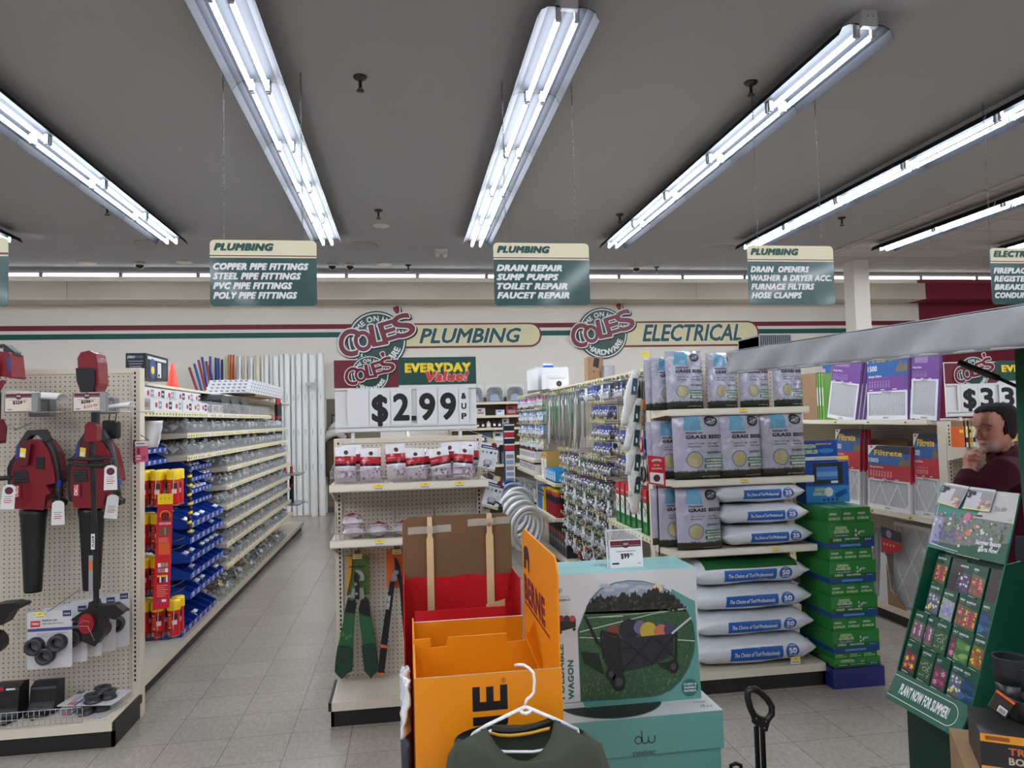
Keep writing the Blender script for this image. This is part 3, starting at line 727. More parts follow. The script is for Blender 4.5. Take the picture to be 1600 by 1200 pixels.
mb = MB(); mb.frame((0, 0, 0), (1, 0, 0), (0, 0, 1)); mb.prism([z2p(*p) for p in ((385, 418), (440, 378), (475, 360), (480, 325), (512, 325), (516, 352), (560, 346), (612, 340), (666, 380), (612, 418), (560, 402), (552, 500), (512, 556), (445, 530), (438, 435))], -.02, .05, TB); mb.build('debris_guard', t, bevel=.012)
mb = MB(); c = z2p(474, 432); mb.frame((c[0], -.052, c[1]), (1, 0, 0), (0, 0, 1)); mb.prism([(.037*math.cos(q*PI/10), .05*math.sin(q*PI/10)) for q in range(20)], 0, .02, M('spool_red', (150, 22, 30), .35)); mb.build('spool_cap', t, bevel=.006)
mb = MB(); pts = [z2p(*p) for p in ((415, 440), (490, 440), (525, 515))]; mb.tube([(p[0], -.085, p[1]) for p in pts], .0016, WIRE, 4)
pts = [z2p(*p) for p in ((440, 432), (470, 412), (500, 418))]; mb.tube([(p[0], -.085, p[1]) for p in pts], .0012, WIRE, 4); mb.build('cutting_line', t)
# tool half cut off by the photo's edge
o = at(10, 640, 4.15)
t = thing('hedge_trimmer', 'red cordless tool with a grey carry handle, cut by the photo edge', 'hedge trimmer', (o.x, 4.2, o.z-.3))
L = lambda x, y: (at(x, y, 4.15).x-o.x, at(x, y, 4.15).z-o.z+.3)
plate(t, L, [(-22, 560), (-18, 548), (24, 552), (28, 590), (26, 592), (-4, 586), (-22, 590)], -.11, .03, TM, 'battery_pack', .012)
plate(t, L, [(-26, 552), (-20, 540), (10, 538), (26, 550), (26, 556), (12, 556), (8, 548), (9, 542), (-14, 543), (-16, 552)], -.07, 0, TG, 'carry_handle', .006)
plate(t, L, [(-25, 560), (4, 556), (9, 570), (8, 600), (20, 594), (10, 612), (-2, 614), (-25, 614)], -.14, -.105, TM, 'motor_housing', .012)
plate(t, L, [(-25, 582), (2, 582), (7, 600), (0, 620), (-25, 620)], -.16, -.135, TB, 'motor_front', .01)
mb = MB(); mb.frame((0, -.1105, 0), (1, 0, 0), (0, 0, 1)); mb.poly([L(21, 560), L(26, 558), L(27, 582), L(23, 582)], M('battery_blue', (40, 66, 140), .4), 1); mb.build('battery_label', t)
plate(t, L, [(-10, 614), (4, 614), (3, 660), (-10, 660)], -.1, -.06, TG, 'shaft', .006)
plate(t, L, [(-12, 660), (4, 654), (10, 668), (8, 692), (-12, 696)], -.11, -.04, TM, 'grip_housing', .01)
mb = MB(); a = L(-25, 748); b = L(29, 745); mb.cyl((a[0], -.12, a[1]), (b[0], -.12, b[1]), .012, TB, 10); a = L(-6, 690); b = L(-4, 940); mb.cyl((a[0], -.08, a[1]), (b[0], -.08, b[1]), .0135, TB, 10); mb.build('lower_shaft', t)
plate(t, L, [(-20, 948), (0, 943), (24, 941), (39, 944), (38, 948), (20, 955), (8, 975), (-4, 976), (-20, 975)], -.07, .02, TB, 'debris_guard', .008)
mb = MB(); c = L(-3, 1000); mb.frame((c[0], -.06, c[1]), (1, 0, 0), (0, 0, 1)); mb.prism([(.058*math.cos(q*PI/12), .058*math.sin(q*PI/12)) for q in range(24)], 0, .05, TB); mb.build('guide_wheel', t, bevel=.01)
# price sign holders
def sign_holder(px0, px1, py0, py1, Y, label, price, extra=None):
 A = at(px0, py1, Y); B = at(px1, py0, Y); w = B.x-A.x; h = B.z-A.z
 t = thing('price_sign', label, 'price sign', (A.x, Y, A.z), group='price signs over the tools')
 g = M('holder_grey', (122, 120, 120), .3)
 MB().box(-.006, w+.03, -.001, .02, -.008, h+.002, g).box(w+.001, w+.028, -.012, -.001, -.008, h+.002, M('holder_clear_grey', (150, 150, 150), .2)).build('holder', t)
 mb = MB(); mb.frame((0, -.002, 0), (1, 0, 0), (0, 0, 1)); mb.prism([(0, 0), (w, 0), (w, h), (0, h)], 0, .001, M('card_cream', (226, 212, 196), .5)); mb.T = mb.T @ Matrix.Translation((0, 0, .001))
 mb.rect(.002, h*.8, w-.002, h-.003, MAROON, 1); mb.rect(.002, h*.74, w-.002, h*.79, M('sign_teal', (40, 92, 90), .5), 1); mb.disc(w/2, h*.82, h*.17, INK, 2); mb.disc(w/2, h*.82, h*.13, MAROON, 3); mb.text("COLE'S", w/2, h*.79, h*.09, WHITE, h*.22, 4, .03, align='c')
 mb.rect(w*.16, h*.6, w*.84, h*.63, GREYP, 1)
 mb.text(price[0], w*.29, h*.4, h*.17, INK, w*.34, 2, .04); mb.text(price[1], w*.66, h*.48, h*.08, INK, w*.09, 2, .02)
 mb.rect(w*.08, h*.08, w*.24, h*.12, INK, 1); mb.rect(w*.8, h*.08, w*.9, h*.11, GREYP, 1)
 if extra: mb.text(extra, w*.38, h*.12, h*.17, REDP, w*.52, 2, .0, .2, rot=.12)
 mb.build('card', t)
 mb = MB().tube([(w*1.0, .03, -.006), (w*1.0+.12, LYB-Y-.05, -.006)], .003, WIRE, 6); mb.build('bracket', t)
sign_holder(8.5, 51, 614, 643, 4.05, 'price card reading $229 in a grey holder over the lone blower', ('$229', '99'))
sign_holder(115.5, 157, 613, 642, 3.90, 'price card reading $299 with a red handwritten price', ('$299', '99'), '$259.99')
# printed sheets and small boxes on the brackets
def paper_roll(a, b, r, label):
 mb = MB(); a = Vector(a); b = Vector(b); d = b-a; rings = []
 for f in (0, 1):
  c = a+d*f; rings.append([(c.x, c.y+r*2.4*math.cos(q), c.z+r*math.sin(q)*(1+.12*f)) for q in [PI*1.08*i/12-.2 for i in range(13)]])
 mb.loft(rings, PAPER, True, False, False)
 ln = M('print_grey', (170, 172, 176), .7)
 o = mb.build('instruction_sheet', solid=.003); return tag(o, label, 'paper', 'sheets on the sign brackets')
paper_roll(at(16, 618, 4.13), at(98, 624, 4.13), .028, 'curled white printed sheet lying behind the $229 sign')
paper_roll(at(160, 640, 4.08), at(206, 634, 4.08), .02, 'folded white sheet sticking out beside the $299 sign')
for px, py, w, h, Y, lab in ((66, 637, .1, .1, 4.27, 'grey blister box hanging behind the $229 sign'), (170, 634, .075, .09, 4.2, 'grey plastic clip box on the bracket beside the $299 sign')):
 p = at(px, py, Y); o = MB().rbox(-w*.6, w*.6, -.03, .03, -h/2, h/2, M('box_grey', (120, 120, 124), .35), .008).box(-w*.4, w*.4, -.033, -.03, -h*.3, h*.3, M('box_grey_light', (150, 150, 154), .3)).build('accessory_box', loc=p); tag(o, lab, 'accessory box')
for px, py, w, h, lab in ((170, 668, .055, .08, 'black wall plug charger hanging behind the trimmer'), (180, 672, .045, .095, 'black battery charger brick hanging beside the trimmer')):
 p = at(px, py, 4.25); t = thing('charger', lab, 'charger', p); MB().rbox(-w/2, w/2, -.025, .025, -h/2, h/2, TB, .008).build('body', t); MB().tube([(0, 0, h/2), (.004, .01, h/2+.05), (0, .06, h/2+.08)], .003, TB, 5).build('cord', t)
# peg hooks
for px, py, lab in ((8, 675, 'bent chrome peg hook at the photo edge'), (42, 672, 'empty chrome peg hook over the lone blower')):
 p = at(px, py, 4.3); o = MB().tube([(0, .05, .04), (0, -.12, .0), (.0, -.14, .02)], .003, WIRE, 6).build('peg_hook', loc=p); tag(o, lab, 'peg hook')
# line spool packs
PACKW = M('pack_grey', (206, 204, 206), .35); PACKD = M('pack_back', (96, 96, 104), .4); SPOOL = M('spool_dark', (52, 52, 56), .35)
def spool_pack():
 t = thing('trimmer_line_pack', 'pack', 'trimmer line pack')
 mb = MB(); mb.frame((0, 0, 0), (1, 0, 0), (0, 0, 1)); mb.prism(rr_pts(-.105, -.285, .105, 0, .012), -.002, 0, PACKW)
 mb.rect(-.09, -.075, -.045, -.045, LOGOR, 1); mb.text('TORO', -.0675, -.065, .011, WHITE, .036, 2, .03, align='c'); mb.text('PREMIUM LINE', -.036, -.05, .009, INK, .07, 1, .02); mb.text('TRIM LINE AND SPOOL', -.036, -.065, .007, INK, .1, 1, .01)
 mb.rect(-.103, -.098, .105, -.083, M('pack_blue', (62, 78, 140), .4), 1); mb.rect(.06, -.03, .1, 0, M('pack_navy', (40, 52, 96), .4), 1); mb.text('3-PACK', .08, -.02, .008, WHITE, .032, 2, .02, align='c')
 for k in range(3): mb.rect(-.06, -.112-k*.008, .08-.03*k, -.109-k*.008, GREYP, 1)
 mb.build('backing_card', t)
 for x, z in ((-.062, -.165), (.045, -.155), (-.01, -.215)):
  mb = MB(); mb.frame((x, -.001, z), (1, 0, 0), (0, 0, 1)); mb.rev([(.024, .0), (.041, .0), (.043, .006), (.036, .012), (.036, .03), (.043, .036), (.041, .042), (.026, .042), (.024, .036)], SPOOL, 20, caps=False); mb.disc(0, 0, .0245, GREYP, 3); mb.build('spool', t)
 return t
sp0 = spool_pack(); p0 = at(78, 955, 4.02)
for i in range(5):
 o = sp0 if i == 0 else dup(sp0); k = i
 o.location = (p0.x+.046*k*(1 if i else 0)+.0, 4.02+.058*k, p0.z+.004*k); o.rotation_euler = (0, 0, .05*k)
 o['label'] = ['three spool trimmer line pack in front with a yellow price sticker', 'second trimmer line pack behind the front one', 'third trimmer line pack in the hanging row', 'fourth trimmer line pack in the hanging row', 'last trimmer line pack, against the pegboard'][i]; o['group'] = 'trimmer line packs on one hook'
mb = MB(); mb.frame((p0.x-.045, 4.017, p0.z-.018), (1, 0, 0), (0, 0, 1)); price_tag(mb, .0, 0, .05, .03, 2); o = mb.build('price_sticker'); tag(o, 'yellow and white price sticker on the front trimmer line pack', 'price tag')
mb = MB().tube([(p0.x+.0, LYB-.002, p0.z+.03), (p0.x+.0, 4.0, p0.z+.004), (p0.x, 3.985, p0.z+.016)], .0028, WIRE, 6); tag(mb.build('peg_hook'), 'long chrome peg hook carrying the trimmer line packs', 'peg hook')
# chargers on the deck
def make_charger(px0, px1, py0, py1, Y, label, led):
 A = at(px0, py1, Y); B = at(px1, py0, Y); w = B.x-A.x; h = B.z-A.z
 t = thing('battery_charger', label, 'battery charger', ((A.x+B.x)/2, Y, .1305))
 mb = MB(); mb.frame((0, 0, 0), (0, 1, 0), (0, 0, 1)); mb.prism([(-.05, 0), (.08, 0), (.085, h), (.03, h+.01), (-.015, h-.01), (-.03, .05), (-.05, .03)], -w/2, w/2, TB); mb.build('body', t, bevel=.012)
 mb = MB(); mb.frame((0, -.035, 0), (1, 0, 0), (0, .12, 1))
 for k in range(6): mb.rect(-w*.22+k*w*.09, h*.5, -w*.22+k*w*.09+w*.045, h*.7, TG, 3)
 if led: mb.rect(-w*.4, h*.9, -w*.1, h*.99, LOGOR, 3); mb.rect(0, h*.9, w*.35, h*.95, WHITE, 3)
 mb.build('front_panel', t)
 mb = MB(); mb.tube([(-w*.5, .03, .05), (-w*.7, 0, .045), (-w*.72, -.05, .02), (-w*.3, -.09, .008), (w*.3, -.1, .008), (w*.4, -.07, .008), (-w*.2, -.06, .014), (-w*.5, -.07, .006), (0, -.12, .007)], .005, TB, 6); mb.build('cord', t)
make_charger(50, 90, 1045, 1092, 4.18, 'black battery charger with a coiled cord under the line packs', False)
make_charger(-8, 33, 1040, 1095, 4.12, 'black battery charger with white markings cut by the photo edge', True)
# two packs lying flat on the deck
for k, (px, py, z, lab) in enumerate(((142, 1088, .133, 'trimmer line pack lying flat on the deck'), (150, 1076, .185, 'trimmer line pack lying tilted on top of another on the deck'))):
 p = at(px, py, 4.14); o = dup(sp0, (-1.745+k*.03, 4.02+.02*k, z+.045*0), label=lab, group='trimmer line packs on the deck'); o.rotation_euler = (-PI/2, .0, 1.3+.12*k); o.location = (-1.80+.02*k, 4.2-.01*k, z+.002)
# ------------------------------------------------------------------ pipe fitting aisle (faces +X)
AX = -1.95
LEVELS = [(1.70, 4.46, 8.5, -1.5), (1.553, 5.3, 9.55, -1.5), (1.395, 5.3, 9.55, -1.5), (1.245, 6.45, 9.75, -1.5), (1.093, 6.4, 9.8, -1.5), (.925, 6.4, 9.8, -1.5), (.775, 6.4, 9.8, -1.5), (.611, 6.4, 9.85, -1.5), (.43, 6.4, 10.0, -1.5)]
run('long almond gondola of pipe fittings with blue bins at its near end', AX, 1, 4.45, 11.4, 1.90, -1.55, LEVELS, (4.5, 5.36, 6.3, 7.3, 8.2, 9.1, 10.0, 11.35))
MB().box(-.3, .25, .03, 6.9, 1.882, 1.8995, ALMOND).build('top_deck', bpy.data.objects['gondola_run'])
# end panel of the run beside the power tool endcap
FITM = [M('bag_clear_grey', (168, 170, 174), .12, var=.45, scale=60, coat=.4), M('fit_pvc', (214, 214, 210), .4), M('fit_copper', (176, 104, 62), .3, .8), M('fit_brass', (186, 158, 84), .3, .8), M('fit_iron', (50, 50, 54), .4, .5), M('bag_shine', (228, 230, 234), .08, coat=.4), M('fit_steel', (150, 152, 154), .25, .8)]
BINP = film('bin_clear', (200, 203, 206), .15, .06)
def fittings_mesh(w, d, h, n, pal, seed):
 rnd = random.Random(seed); mb = MB()
 cl = lambda px, py: (min(w/2-.005, max(.005-w/2, px)), min(d-.006, max(.006, py)))
 for i in range(n):
  x = rnd.uniform(-w/2+.02, w/2-.02); y = rnd.uniform(.02, d-.02); r = rnd.uniform(.018, .034); z = rnd.uniform(.024, h); m = rnd.choice(pal)
  k = rnd.random()
  if k < .55:   # crumpled bag corner
   pts = []
   for a in range(6): pts.append(cl(x+r*1.3*math.cos(a*PI/3)*rnd.uniform(.7, 1.3), y+r*1.3*math.sin(a*PI/3)*rnd.uniform(.7, 1.3)) + (z+rnd.uniform(-.008, .008),))
   top = cl(x+rnd.uniform(-.01, .01), y+rnd.uniform(-.01, .01)) + (z+r*rnd.uniform(.5, 1.4),); bot = (x, y, max(.006, z-r))
   mb.add(pts+[top, bot], [(a, (a+1) % 6, 6) for a in range(6)]+[((a+1) % 6, a, 7) for a in range(6)], m)
  elif k < .8:  # elbow or tee
   x = min(w/2-.045, max(.045-w/2, x)); y = min(d-.05, max(.05, y)); a = rnd.uniform(0, 2*PI); dx, dy = math.cos(a)*r, math.sin(a)*r
   mb.tube([(x-dx, y-dy, z), (x, y, z+.004), (x+dy*.7, y-dx*.7, z+r*.8)], r*.42, m, 7)
  else:
   x = min(w/2-.045, max(.045-w/2, x)); y = min(d-.05, max(.05, y)); mb.cyl((x, y, z-.01), (x+rnd.uniform(-.02, .02), y+rnd.uniform(-.02, .02), z+r), r*.6, m, 8)
 return mb
PALS = [[FITM[0], FITM[5], FITM[2], FITM[0], FITM[6], FITM[5], FITM[0]], [FITM[0], FITM[5], FITM[3], FITM[6]], [FITM[1], FITM[5], FITM[0], FITM[1]], [FITM[4], FITM[0], FITM[6], FITM[5]], [FITM[0], FITM[5], FITM[6], FITM[0]]]
def make_bin(w, d, h, seed):
 t = thing('fitting_bin', 'bin', 'parts bin')
 mb = MB(); q = .0025
 for a in ((-w/2, -w/2+q, 0, d, 0, h), (w/2-q, w/2, 0, d, 0, h), (-w/2+q, w/2-q, 0, q, 0, h*.85), (-w/2+q, w/2-q, d-q, d, 0, h)): mb.box(*a, BINP)
 mb.tube([(-w/2, .001, h*.86), (w/2, .001, h*.86)], .0025, WIRE, 4)
 mb.build('clear_tray', t)
 o = fittings_mesh(w, d, h*.95, 26, PALS[seed % 5], seed).build('fittings', t); o['kind'] = 'stuff'
 return t
protos = {}
for k in range(6): protos[k] = make_bin(.166, .40, .085, k)
usedp = set()
shn = ['top', 'second', 'third', 'fourth', 'fifth', 'sixth', 'seventh', 'eighth', 'ninth']
rnd = random.Random(3)
for li in range(1, 9):
 z, ya, yb, xl = LEVELS[li]; n = int((yb-ya-.05)/.17)
 if li == 8: n = int((9.8-ya-.05)/.17)
 for i in range(n):
  k = rnd.randrange(6) if li > 2 else rnd.choice((0, 1, 4))
  p = protos[k]; o = p if k not in usedp else dup(p); usedp.add(k)
  o.location = (xl-.008, ya+.11+i*.17, z+.001); o.rotation_euler = (0, 0, PI/2)
  o['label'] = 'clear bin of bagged fittings, %s from the near end of the %s shelf down' % (nth(i+1), shn[li]); o['group'] = 'fitting bins on the %s shelf' % shn[li]
for i in range(20):   # bottom deck
 p = protos[i % 6]; o = dup(p); o.location = (-1.557, 6.55+i*.17, .1275); o.scale = (1, .92, 1); o.rotation_euler = (0, 0, PI/2); o['label'] = 'clear bin of bagged fittings, %s from the near end of the bottom deck' % nth(i+1); o['group'] = 'fitting bins on the bottom deck'
# clear plastic front on the top shelf
mb = MB(); mb.box(-1.512, -1.508, 4.48, 8.48, 1.705, 1.79, film('clear_fence', (190, 192, 194), .28, .1))
for i in range(9): mb.box(-1.513, -1.507, 4.48+i*.5, 4.486+i*.5, 1.705, 1.795, STEEL)
o = mb.build('clear_shelf_fence'); tag(o, 'long low clear plastic fence along the top shelf lip', 'shelf fence')

# ---- blue hopper bins
BLUE = M('bin_blue', (26, 72, 176), 0.38, var=.05, scale=6)
def make_hopper(w, d, h, paper, tagc):
 t = thing('blue_bin', 'blue bin', 'parts bin'); q = .004
 mb = MB()
 prof = [(0, .0), (-.0, h*.42), (d*.30, h), (d, h), (d, 0)]     # y towards the back
 for x in (-w/2, w/2-q):
  mb.frame((x, 0, 0), (0, 1, 0), (0, 0, 1)); mb.prism([(y, z) for y, z in prof], 0, q, BLUE)
 mb.world(); mb.box(-w/2+q, w/2-q, 0, q, 0, h*.42, BLUE).box(-w/2+q, w/2-q, d-q, d, 0, h, BLUE).box(-w/2+q, w/2-q, q, d-q, 0, .004, BLUE)
 mb.tube([(-w/2, -.001, h*.42), (w/2, -.001, h*.42)], .003, BLUE, 5)
 mb.build('bin_shell', t)
 mb = MB(); mb.frame((0, -.001, 0), (1, 0, 0), (0, 0, 1)); mb.rect(-w*.16, h*.08, w*.16, h*.36, M('bin_label', (226, 222, 200), .6), 1); mb.rect(-w*.1, h*.14, w*.06, h*.26, M('bin_label_ink', (120, 120, 60), .6), 2); mb.build('bin_label', t)
 if paper:
  m = fittings_mesh(w*.8, d*.8, h*.9, 9, [FITM[5], FITM[1], M('bag_white', (226, 230, 236), .3)], int(w*9999)); o = m.build('bagged_parts', t); o['kind'] = 'stuff'
 return t
bl = {}
for nm, (w, d, h) in dict(s=(.098, .28, .072), l=(.126, .42, .099), m=(.095, .26, .078)).items():
 for pp in (0, 1): bl[nm, pp] = make_hopper(w, d, h, pp, 0)
used_b = set(); rnd = random.Random(11)
def hop(nm, x, y, z, label, group, pp=None):
 pp = (1 if rnd.random() < .35 else 0) if pp is None else pp
 p = bl[nm, pp]; o = p if (nm, pp) not in used_b else dup(p); used_b.add((nm, pp))
 o.location = (x, y, z); o.rotation_euler = (0, 0, PI/2); o['label'] = label; o['group'] = group
 if z < .2: o.scale = (1, .86, 1)
rails = []
def bank(nm, rows, x, y0, step, n, what):
 for r, z in enumerate(rows):
  for i in range(n if not isinstance(n, list) else n[r]):
   hop(nm, x if not isinstance(x, list) else x[r], y0+i*step, z, 'blue %s bin, %s along the %s row of the %s' % ('small' if nm != 'l' else 'deep', nth(i+1), nth(r+1), what), 'blue bins of the %s' % what)
bank('s', [1.432, 1.357], -1.62, 4.82, .103, 5, 'upper near bank')
bank('s', [1.268, 1.184, 1.092, 1.008], -1.6, 5.80, .1, 6, 'middle bank')
bank('m', [1.175, 1.085, .96, .85, .70, .58], -1.66, 4.62, .1, 7, 'lower near bank')
bank('l', [.885, .78, .648, .533, .40], -1.5, 5.44, .135, 7, 'big bank')
bank('l', [.128], [-1.575], 5.50, .136, 7, 'deck bank')
for nm, (xx, za, zb, ya, yb) in dict(a=(-1.922, .2, 1.5, 4.6, 5.27), b=(-1.927, .2, 1.36, 5.39, 6.27)).items():
 o = MB().box(xx-.01, xx, ya, yb, za, zb-.08, BLUE if nm == 'b' else M('louver_panel', (60, 66, 80), .4)).build('louvered_panel'); tag(o, 'tall louvered panel carrying the %s blue bins' % ('big bank of' if nm == 'b' else 'near bank of'), 'bin panel')

# ---- foam cans on clip racks at the near end
CANR = M('can_red', (206, 22, 40), .3); CANY = M('can_yellow', (250, 214, 24), .35); CHR = M('can_rim', (180, 180, 182), .25, .8); STRAW = M('straw', (232, 196, 160), .5)
def make_can():
 t = thing('foam_can', 'can', 'spray foam can')
 mb = MB().rev([(.031, 0), (.033, .004), (.033, .150), (.031, .156), (.02, .168)], CANR, 18).rev([(.0335, .0), (.0335, .006)], CHR, 18, caps=False)
 mb.frame((0, 0, 0), (1, 0, 0), (0, 0, 1))
 def wrap(x0, z0, x1, z1, mat, rr=.0336):
  n = 4; vs = []
  for i in range(n+1):
   a = (x0+(x1-x0)*i/n)/.033-PI/2
   vs += [(rr*math.cos(a), rr*math.sin(a), z0), (rr*math.cos(a), rr*math.sin(a), z1)]
  mb.world(); mb.add(vs, [(2*i, 2*i+2, 2*i+3, 2*i+1) for i in range(n)], mat)
 wrap(-.024, .012, -.008, .036, WHITE)
 for k in range(5): wrap(-.022+.0035*k, .014, -.0205+.0035*k, .034, INK, .0338)
 for k in range(5): wrap(-.024, .06+.012*k, .002-.004*(k % 2), .064+.012*k, M('can_print', (236, 140, 120), .5))
 wrap(-.022, .05, .0, .055, YELLOW); wrap(-.022, .125, -.004, .130, YELLOW)
 for k, s in enumerate('GAPS'): wrap(.006+.007*k, .07, .011+.007*k, .095, WHITE)
 wrap(.006, .1, .036, .13, INK)
 mb.build('can_body', t)
 MB().rev([(.036, .150), (.037, .155), (.037, .2), (.034, .208), (.0, .208)], CANY, 18).rev([(.0375, .152), (.038, .156), (.0375, .16)], CANY, 18, caps=False).build('cap', t)
 MB().cyl((.012, -.036, .04), (.022, -.039, .195), .002, STRAW, 6).build('straw', t)
 return t
can = make_can(); fc = True
RACKZ = [1.137, .885, .632, .382]
for r, z in enumerate(RACKZ):
 t = thing('clip_rack', 'black wire clip rack holding the %s row of foam cans' % nth(r+1), 'wire rack', (-1.47, 4.55, z), group='clip racks of foam cans')
 mb = MB();
 for zz in (0.0, .045): mb.tube([(-.1, -.075, zz), (.105, -.075, zz), (.135, .0, zz), (.135, .12, zz), (-.1, .12, zz)], .003, BWIRE, 5, True)
 for xx in (-.1, -.02, .06): mb.tube([(xx, -.075, .045), (xx, -.075, 0), (xx, .12, 0), (xx, .12, .045)], .0025, BWIRE, 5)
 mb.tube([(-.106, -.075, -.0), (-.106, -.075, .13), (-.106, -.04, .15)], .004, BWIRE, 5)
 mb.build('rack_frame', t)
 for c in range(2 if r < 3 else 2):
  for d in range(2):
   o = can if fc else dup(can); fc = False
   o.location = (-1.525+.082*c+.006*d, 4.522+.078*d, z+.004); o.rotation_euler = (0, 0, rnd.uniform(-.25, .25)-.1)
   o['label'] = 'red foam can, %s, %s, in the %s clip rack down' % (('outer', 'inner')[c] if False else ('post side', 'aisle side')[c], ('front', 'behind')[d], nth(r+1)); o['group'] = 'foam cans in the clip racks'
 if r in (0, 3):
  for k in range(2):
   o = dup(can); o.location = (-1.357, 4.53+.082*k, z+.004); o['label'] = 'red and yellow foam can at the aisle corner of the %s rack, %s' % (nth(r+1), ('front', 'rear')[k]); o['group'] = 'foam cans in the clip racks'
# red hanging info strip
o = at(259, 782, 4.42)
t = thing('information_strip', 'long red hanging strip with yellow head in front of the foam cans', 'sales strip', (o.x, 4.41, o.z))
mb = MB(); mb.frame((0, 0, 0), (1, 0, .0), (0, 0, 1)); w = .041
mb.prism([(-w, -.02), (w, -.02), (w-.02, -.605), (-w-.028, -.615)], -.003, 0, CANR); mb.prism([(-w, -.02), (w, -.02), (w, .04), (-w, .04)], -.003, 0, CANY)
for s in (-1, 0, 1): mb.disc(s*.022, .012, .003, INK, 1, n=8)
def sx(z): return -.022*(-z)/.6
mb.ring(0, -.085, .026, .029, YELLOW, 1, a0=-.3, a1=PI+.3);
for i in range(3):
 for j in range(3): mb.rect(-.018+.013*i, -.1+.014*j-.012, -.007+.013*i, -.09+.014*j-.01, INK, 2)
mb.text('GAPS & CRACKS', -.001, -.135, .012, WHITE, .062, 1, .03, align='c')
mb.rect(-.032, -.195, .03, -.152, M('strip_photo', (120, 80, 66), .5), 1); mb.rect(-.004, -.195, .003, -.152, M('strip_photo2', (168, 146, 120), .5), 2)
mb.rect(-.036, -.305, .024, -.24, M('strip_orange', (226, 92, 40), .5), 1)
for k in range(5): mb.rect(-.036, -.212-k*.006, .02-.01*(k % 2), -.209-k*.006, M('can_print', (236, 140, 120), .5), 2)
for i in range(3):
 for j in range(2): mb.rect(-.04+.019*i, -.375-.03*j, -.024+.019*i, -.352-.03*j, (WHITE, GREYP, M('strip_photo2', (168, 146, 120), .5))[(i+j) % 3], 1)
for i in range(5): mb.rect(-.043+.0115*i, -.46, -.034+.0115*i, -.43, (INK, WHITE, INK, BLUEP, WHITE)[i], 1); mb.rect(-.043+.0115*i, -.43, -.034+.0115*i, -.42, YELLOW, 1)
for k in range(6): mb.rect(-.046, -.48-k*.012, .012-.012*(k % 2), -.475-k*.012, M('can_print', (236, 140, 120), .5), 1)
mb.rect(-.04, -.57, -.025, -.556, BLUEP, 1); mb.rect(-.02, -.57, .004, -.556, WHITE, 1)
mb.build('strip_card', t); MB().tube([(-.02, .0, .035), (-.02, .004, .06), (0, .01, .066), (.02, .004, .06), (.02, 0, .035)], .002, BWIRE, 5).tube([(0, .008, .066), (0, .07, .0)], .002, BWIRE, 5).build('hook', t)
# pink battery card
o = at(211, 722, 4.33)
t = thing('hanging_card', 'pink and white packaged card hanging on the gondola post', 'hanging card', (o.x, 4.33, o.z))
mb = MB(); mb.frame((0, 0, 0), (1, 0, 0), (0, 0, 1)); mb.prism([(0, 0), (.068, 0), (.068, .115), (0, .115)], -.002, 0, M('card_pink', (216, 96, 128), .45)); mb.rect(0, .088, .068, .115, WHITE, 1); mb.rect(.006, .1, .05, .104, INK, 2); mb.rrect(.012, .042, .026, .078, .004, M('card_plum', (120, 40, 66), .5), 1); mb.rect(.008, .03, .03, .036, WHITE, 1); mb.rect(.04, .012, .058, .035, M('card_pink2', (190, 70, 100), .5), 1); mb.rect(.006, .014, .03, .02, WHITE, 1); mb.build('card', t)
MB().tube([(-.006, -.001, -.004), (-.006, -.001, .12), (.074, -.001, .12), (.02, .03, .15)], .003, BWIRE, 5).build('holder', t)
# hanging padlock strip
o = at(296, 722, X=-1.47)
t = thing('clip_strip', 'clip strip of yellow carded clamps hanging from the third shelf', 'clip strip', (o.x, o.y, o.z))
mb = MB().tube([(-.026, 0, .03), (0, .0, .03), (0, .01, -.1), (0, .02, -.5)], .002, BWIRE, 5); mb.build('strip', t)
for k in range(7):
 z = -.09-.062*k; yy = -.03+.012*math.sin(k*2.1)
 mb = MB().box(.002, .012, yy-.02, yy+.03, z, z+.042, TB).box(.003, .016, yy-.026, yy+.036, z-.012, z+.004, YELLOW).cyl((.014, yy-.01, z+.02), (.014, yy+.02, z+.03), .007, TB, 8); mb.build('carded_clamp', t)

# ---- stock on the top shelf and above
WB = M('carton_white', (226, 226, 228), .45); LR = M('carton_logo_red', (188, 36, 52), .5)
for i, (y, z, ty, ln, x) in enumerate(((4.60, 1.703, 0, .62, -1.56), (5.24, 1.703, 0, .62, -1.56), (4.58, 1.776, .0, .62, -1.60), (5.22, 1.776, .0, .60, -1.60), (4.62, 1.703, 0, .6, -1.70), (5.24, 1.703, 0, .6, -1.70), (4.6, 1.776, 0, .6, -1.74), (5.86, 1.703, 0, .58, -1.58), (5.84, 1.776, -.11, .55, -1.72))):
 t = thing('white_carton', 'long white carton with red print, %s in the pile on the top shelf' % ('first low', 'second low', 'first upper', 'second upper', 'rear low', 'rear second low', 'rear upper', 'far low', 'far tilted')[i], 'carton', (x, y, z), group='white cartons on the top shelf'); t.rotation_euler = (ty, 0, 0)
 mb = MB().box(-.055, .055, 0, ln, 0, .07, WB)
 mb.frame((.055, 0, 0), (0, 1, 0), (0, 0, 1))
 for k in range(3): mb.rrect(.08+k*.2, .02, .12+k*.2, .05, .008, LR, 1); mb.rect(.14+k*.2, .012, .2+k*.2, .06, INK if (k+i) % 2 else GREYP, 1); mb.rect(.15+k*.2, .03, .185+k*.2, .042, WHITE, 2)
 mb.frame((-.055, 0, .07), (1, 0, 0), (0, 1, 0)); mb.rect(.02, .02, .09, .2, M('carton_crease', (206, 206, 208), .5), 1)
 mb.frame((-.055, 0, 0), (1, 0, 0), (0, 0, 1)); mb.rect(.01, .01, .05, .06, INK, 1); mb.rect(.06, .02, .1, .05, LR, 1)
 mb.build('carton', t)
BK = M('dark_tray', (58, 60, 64), .35)
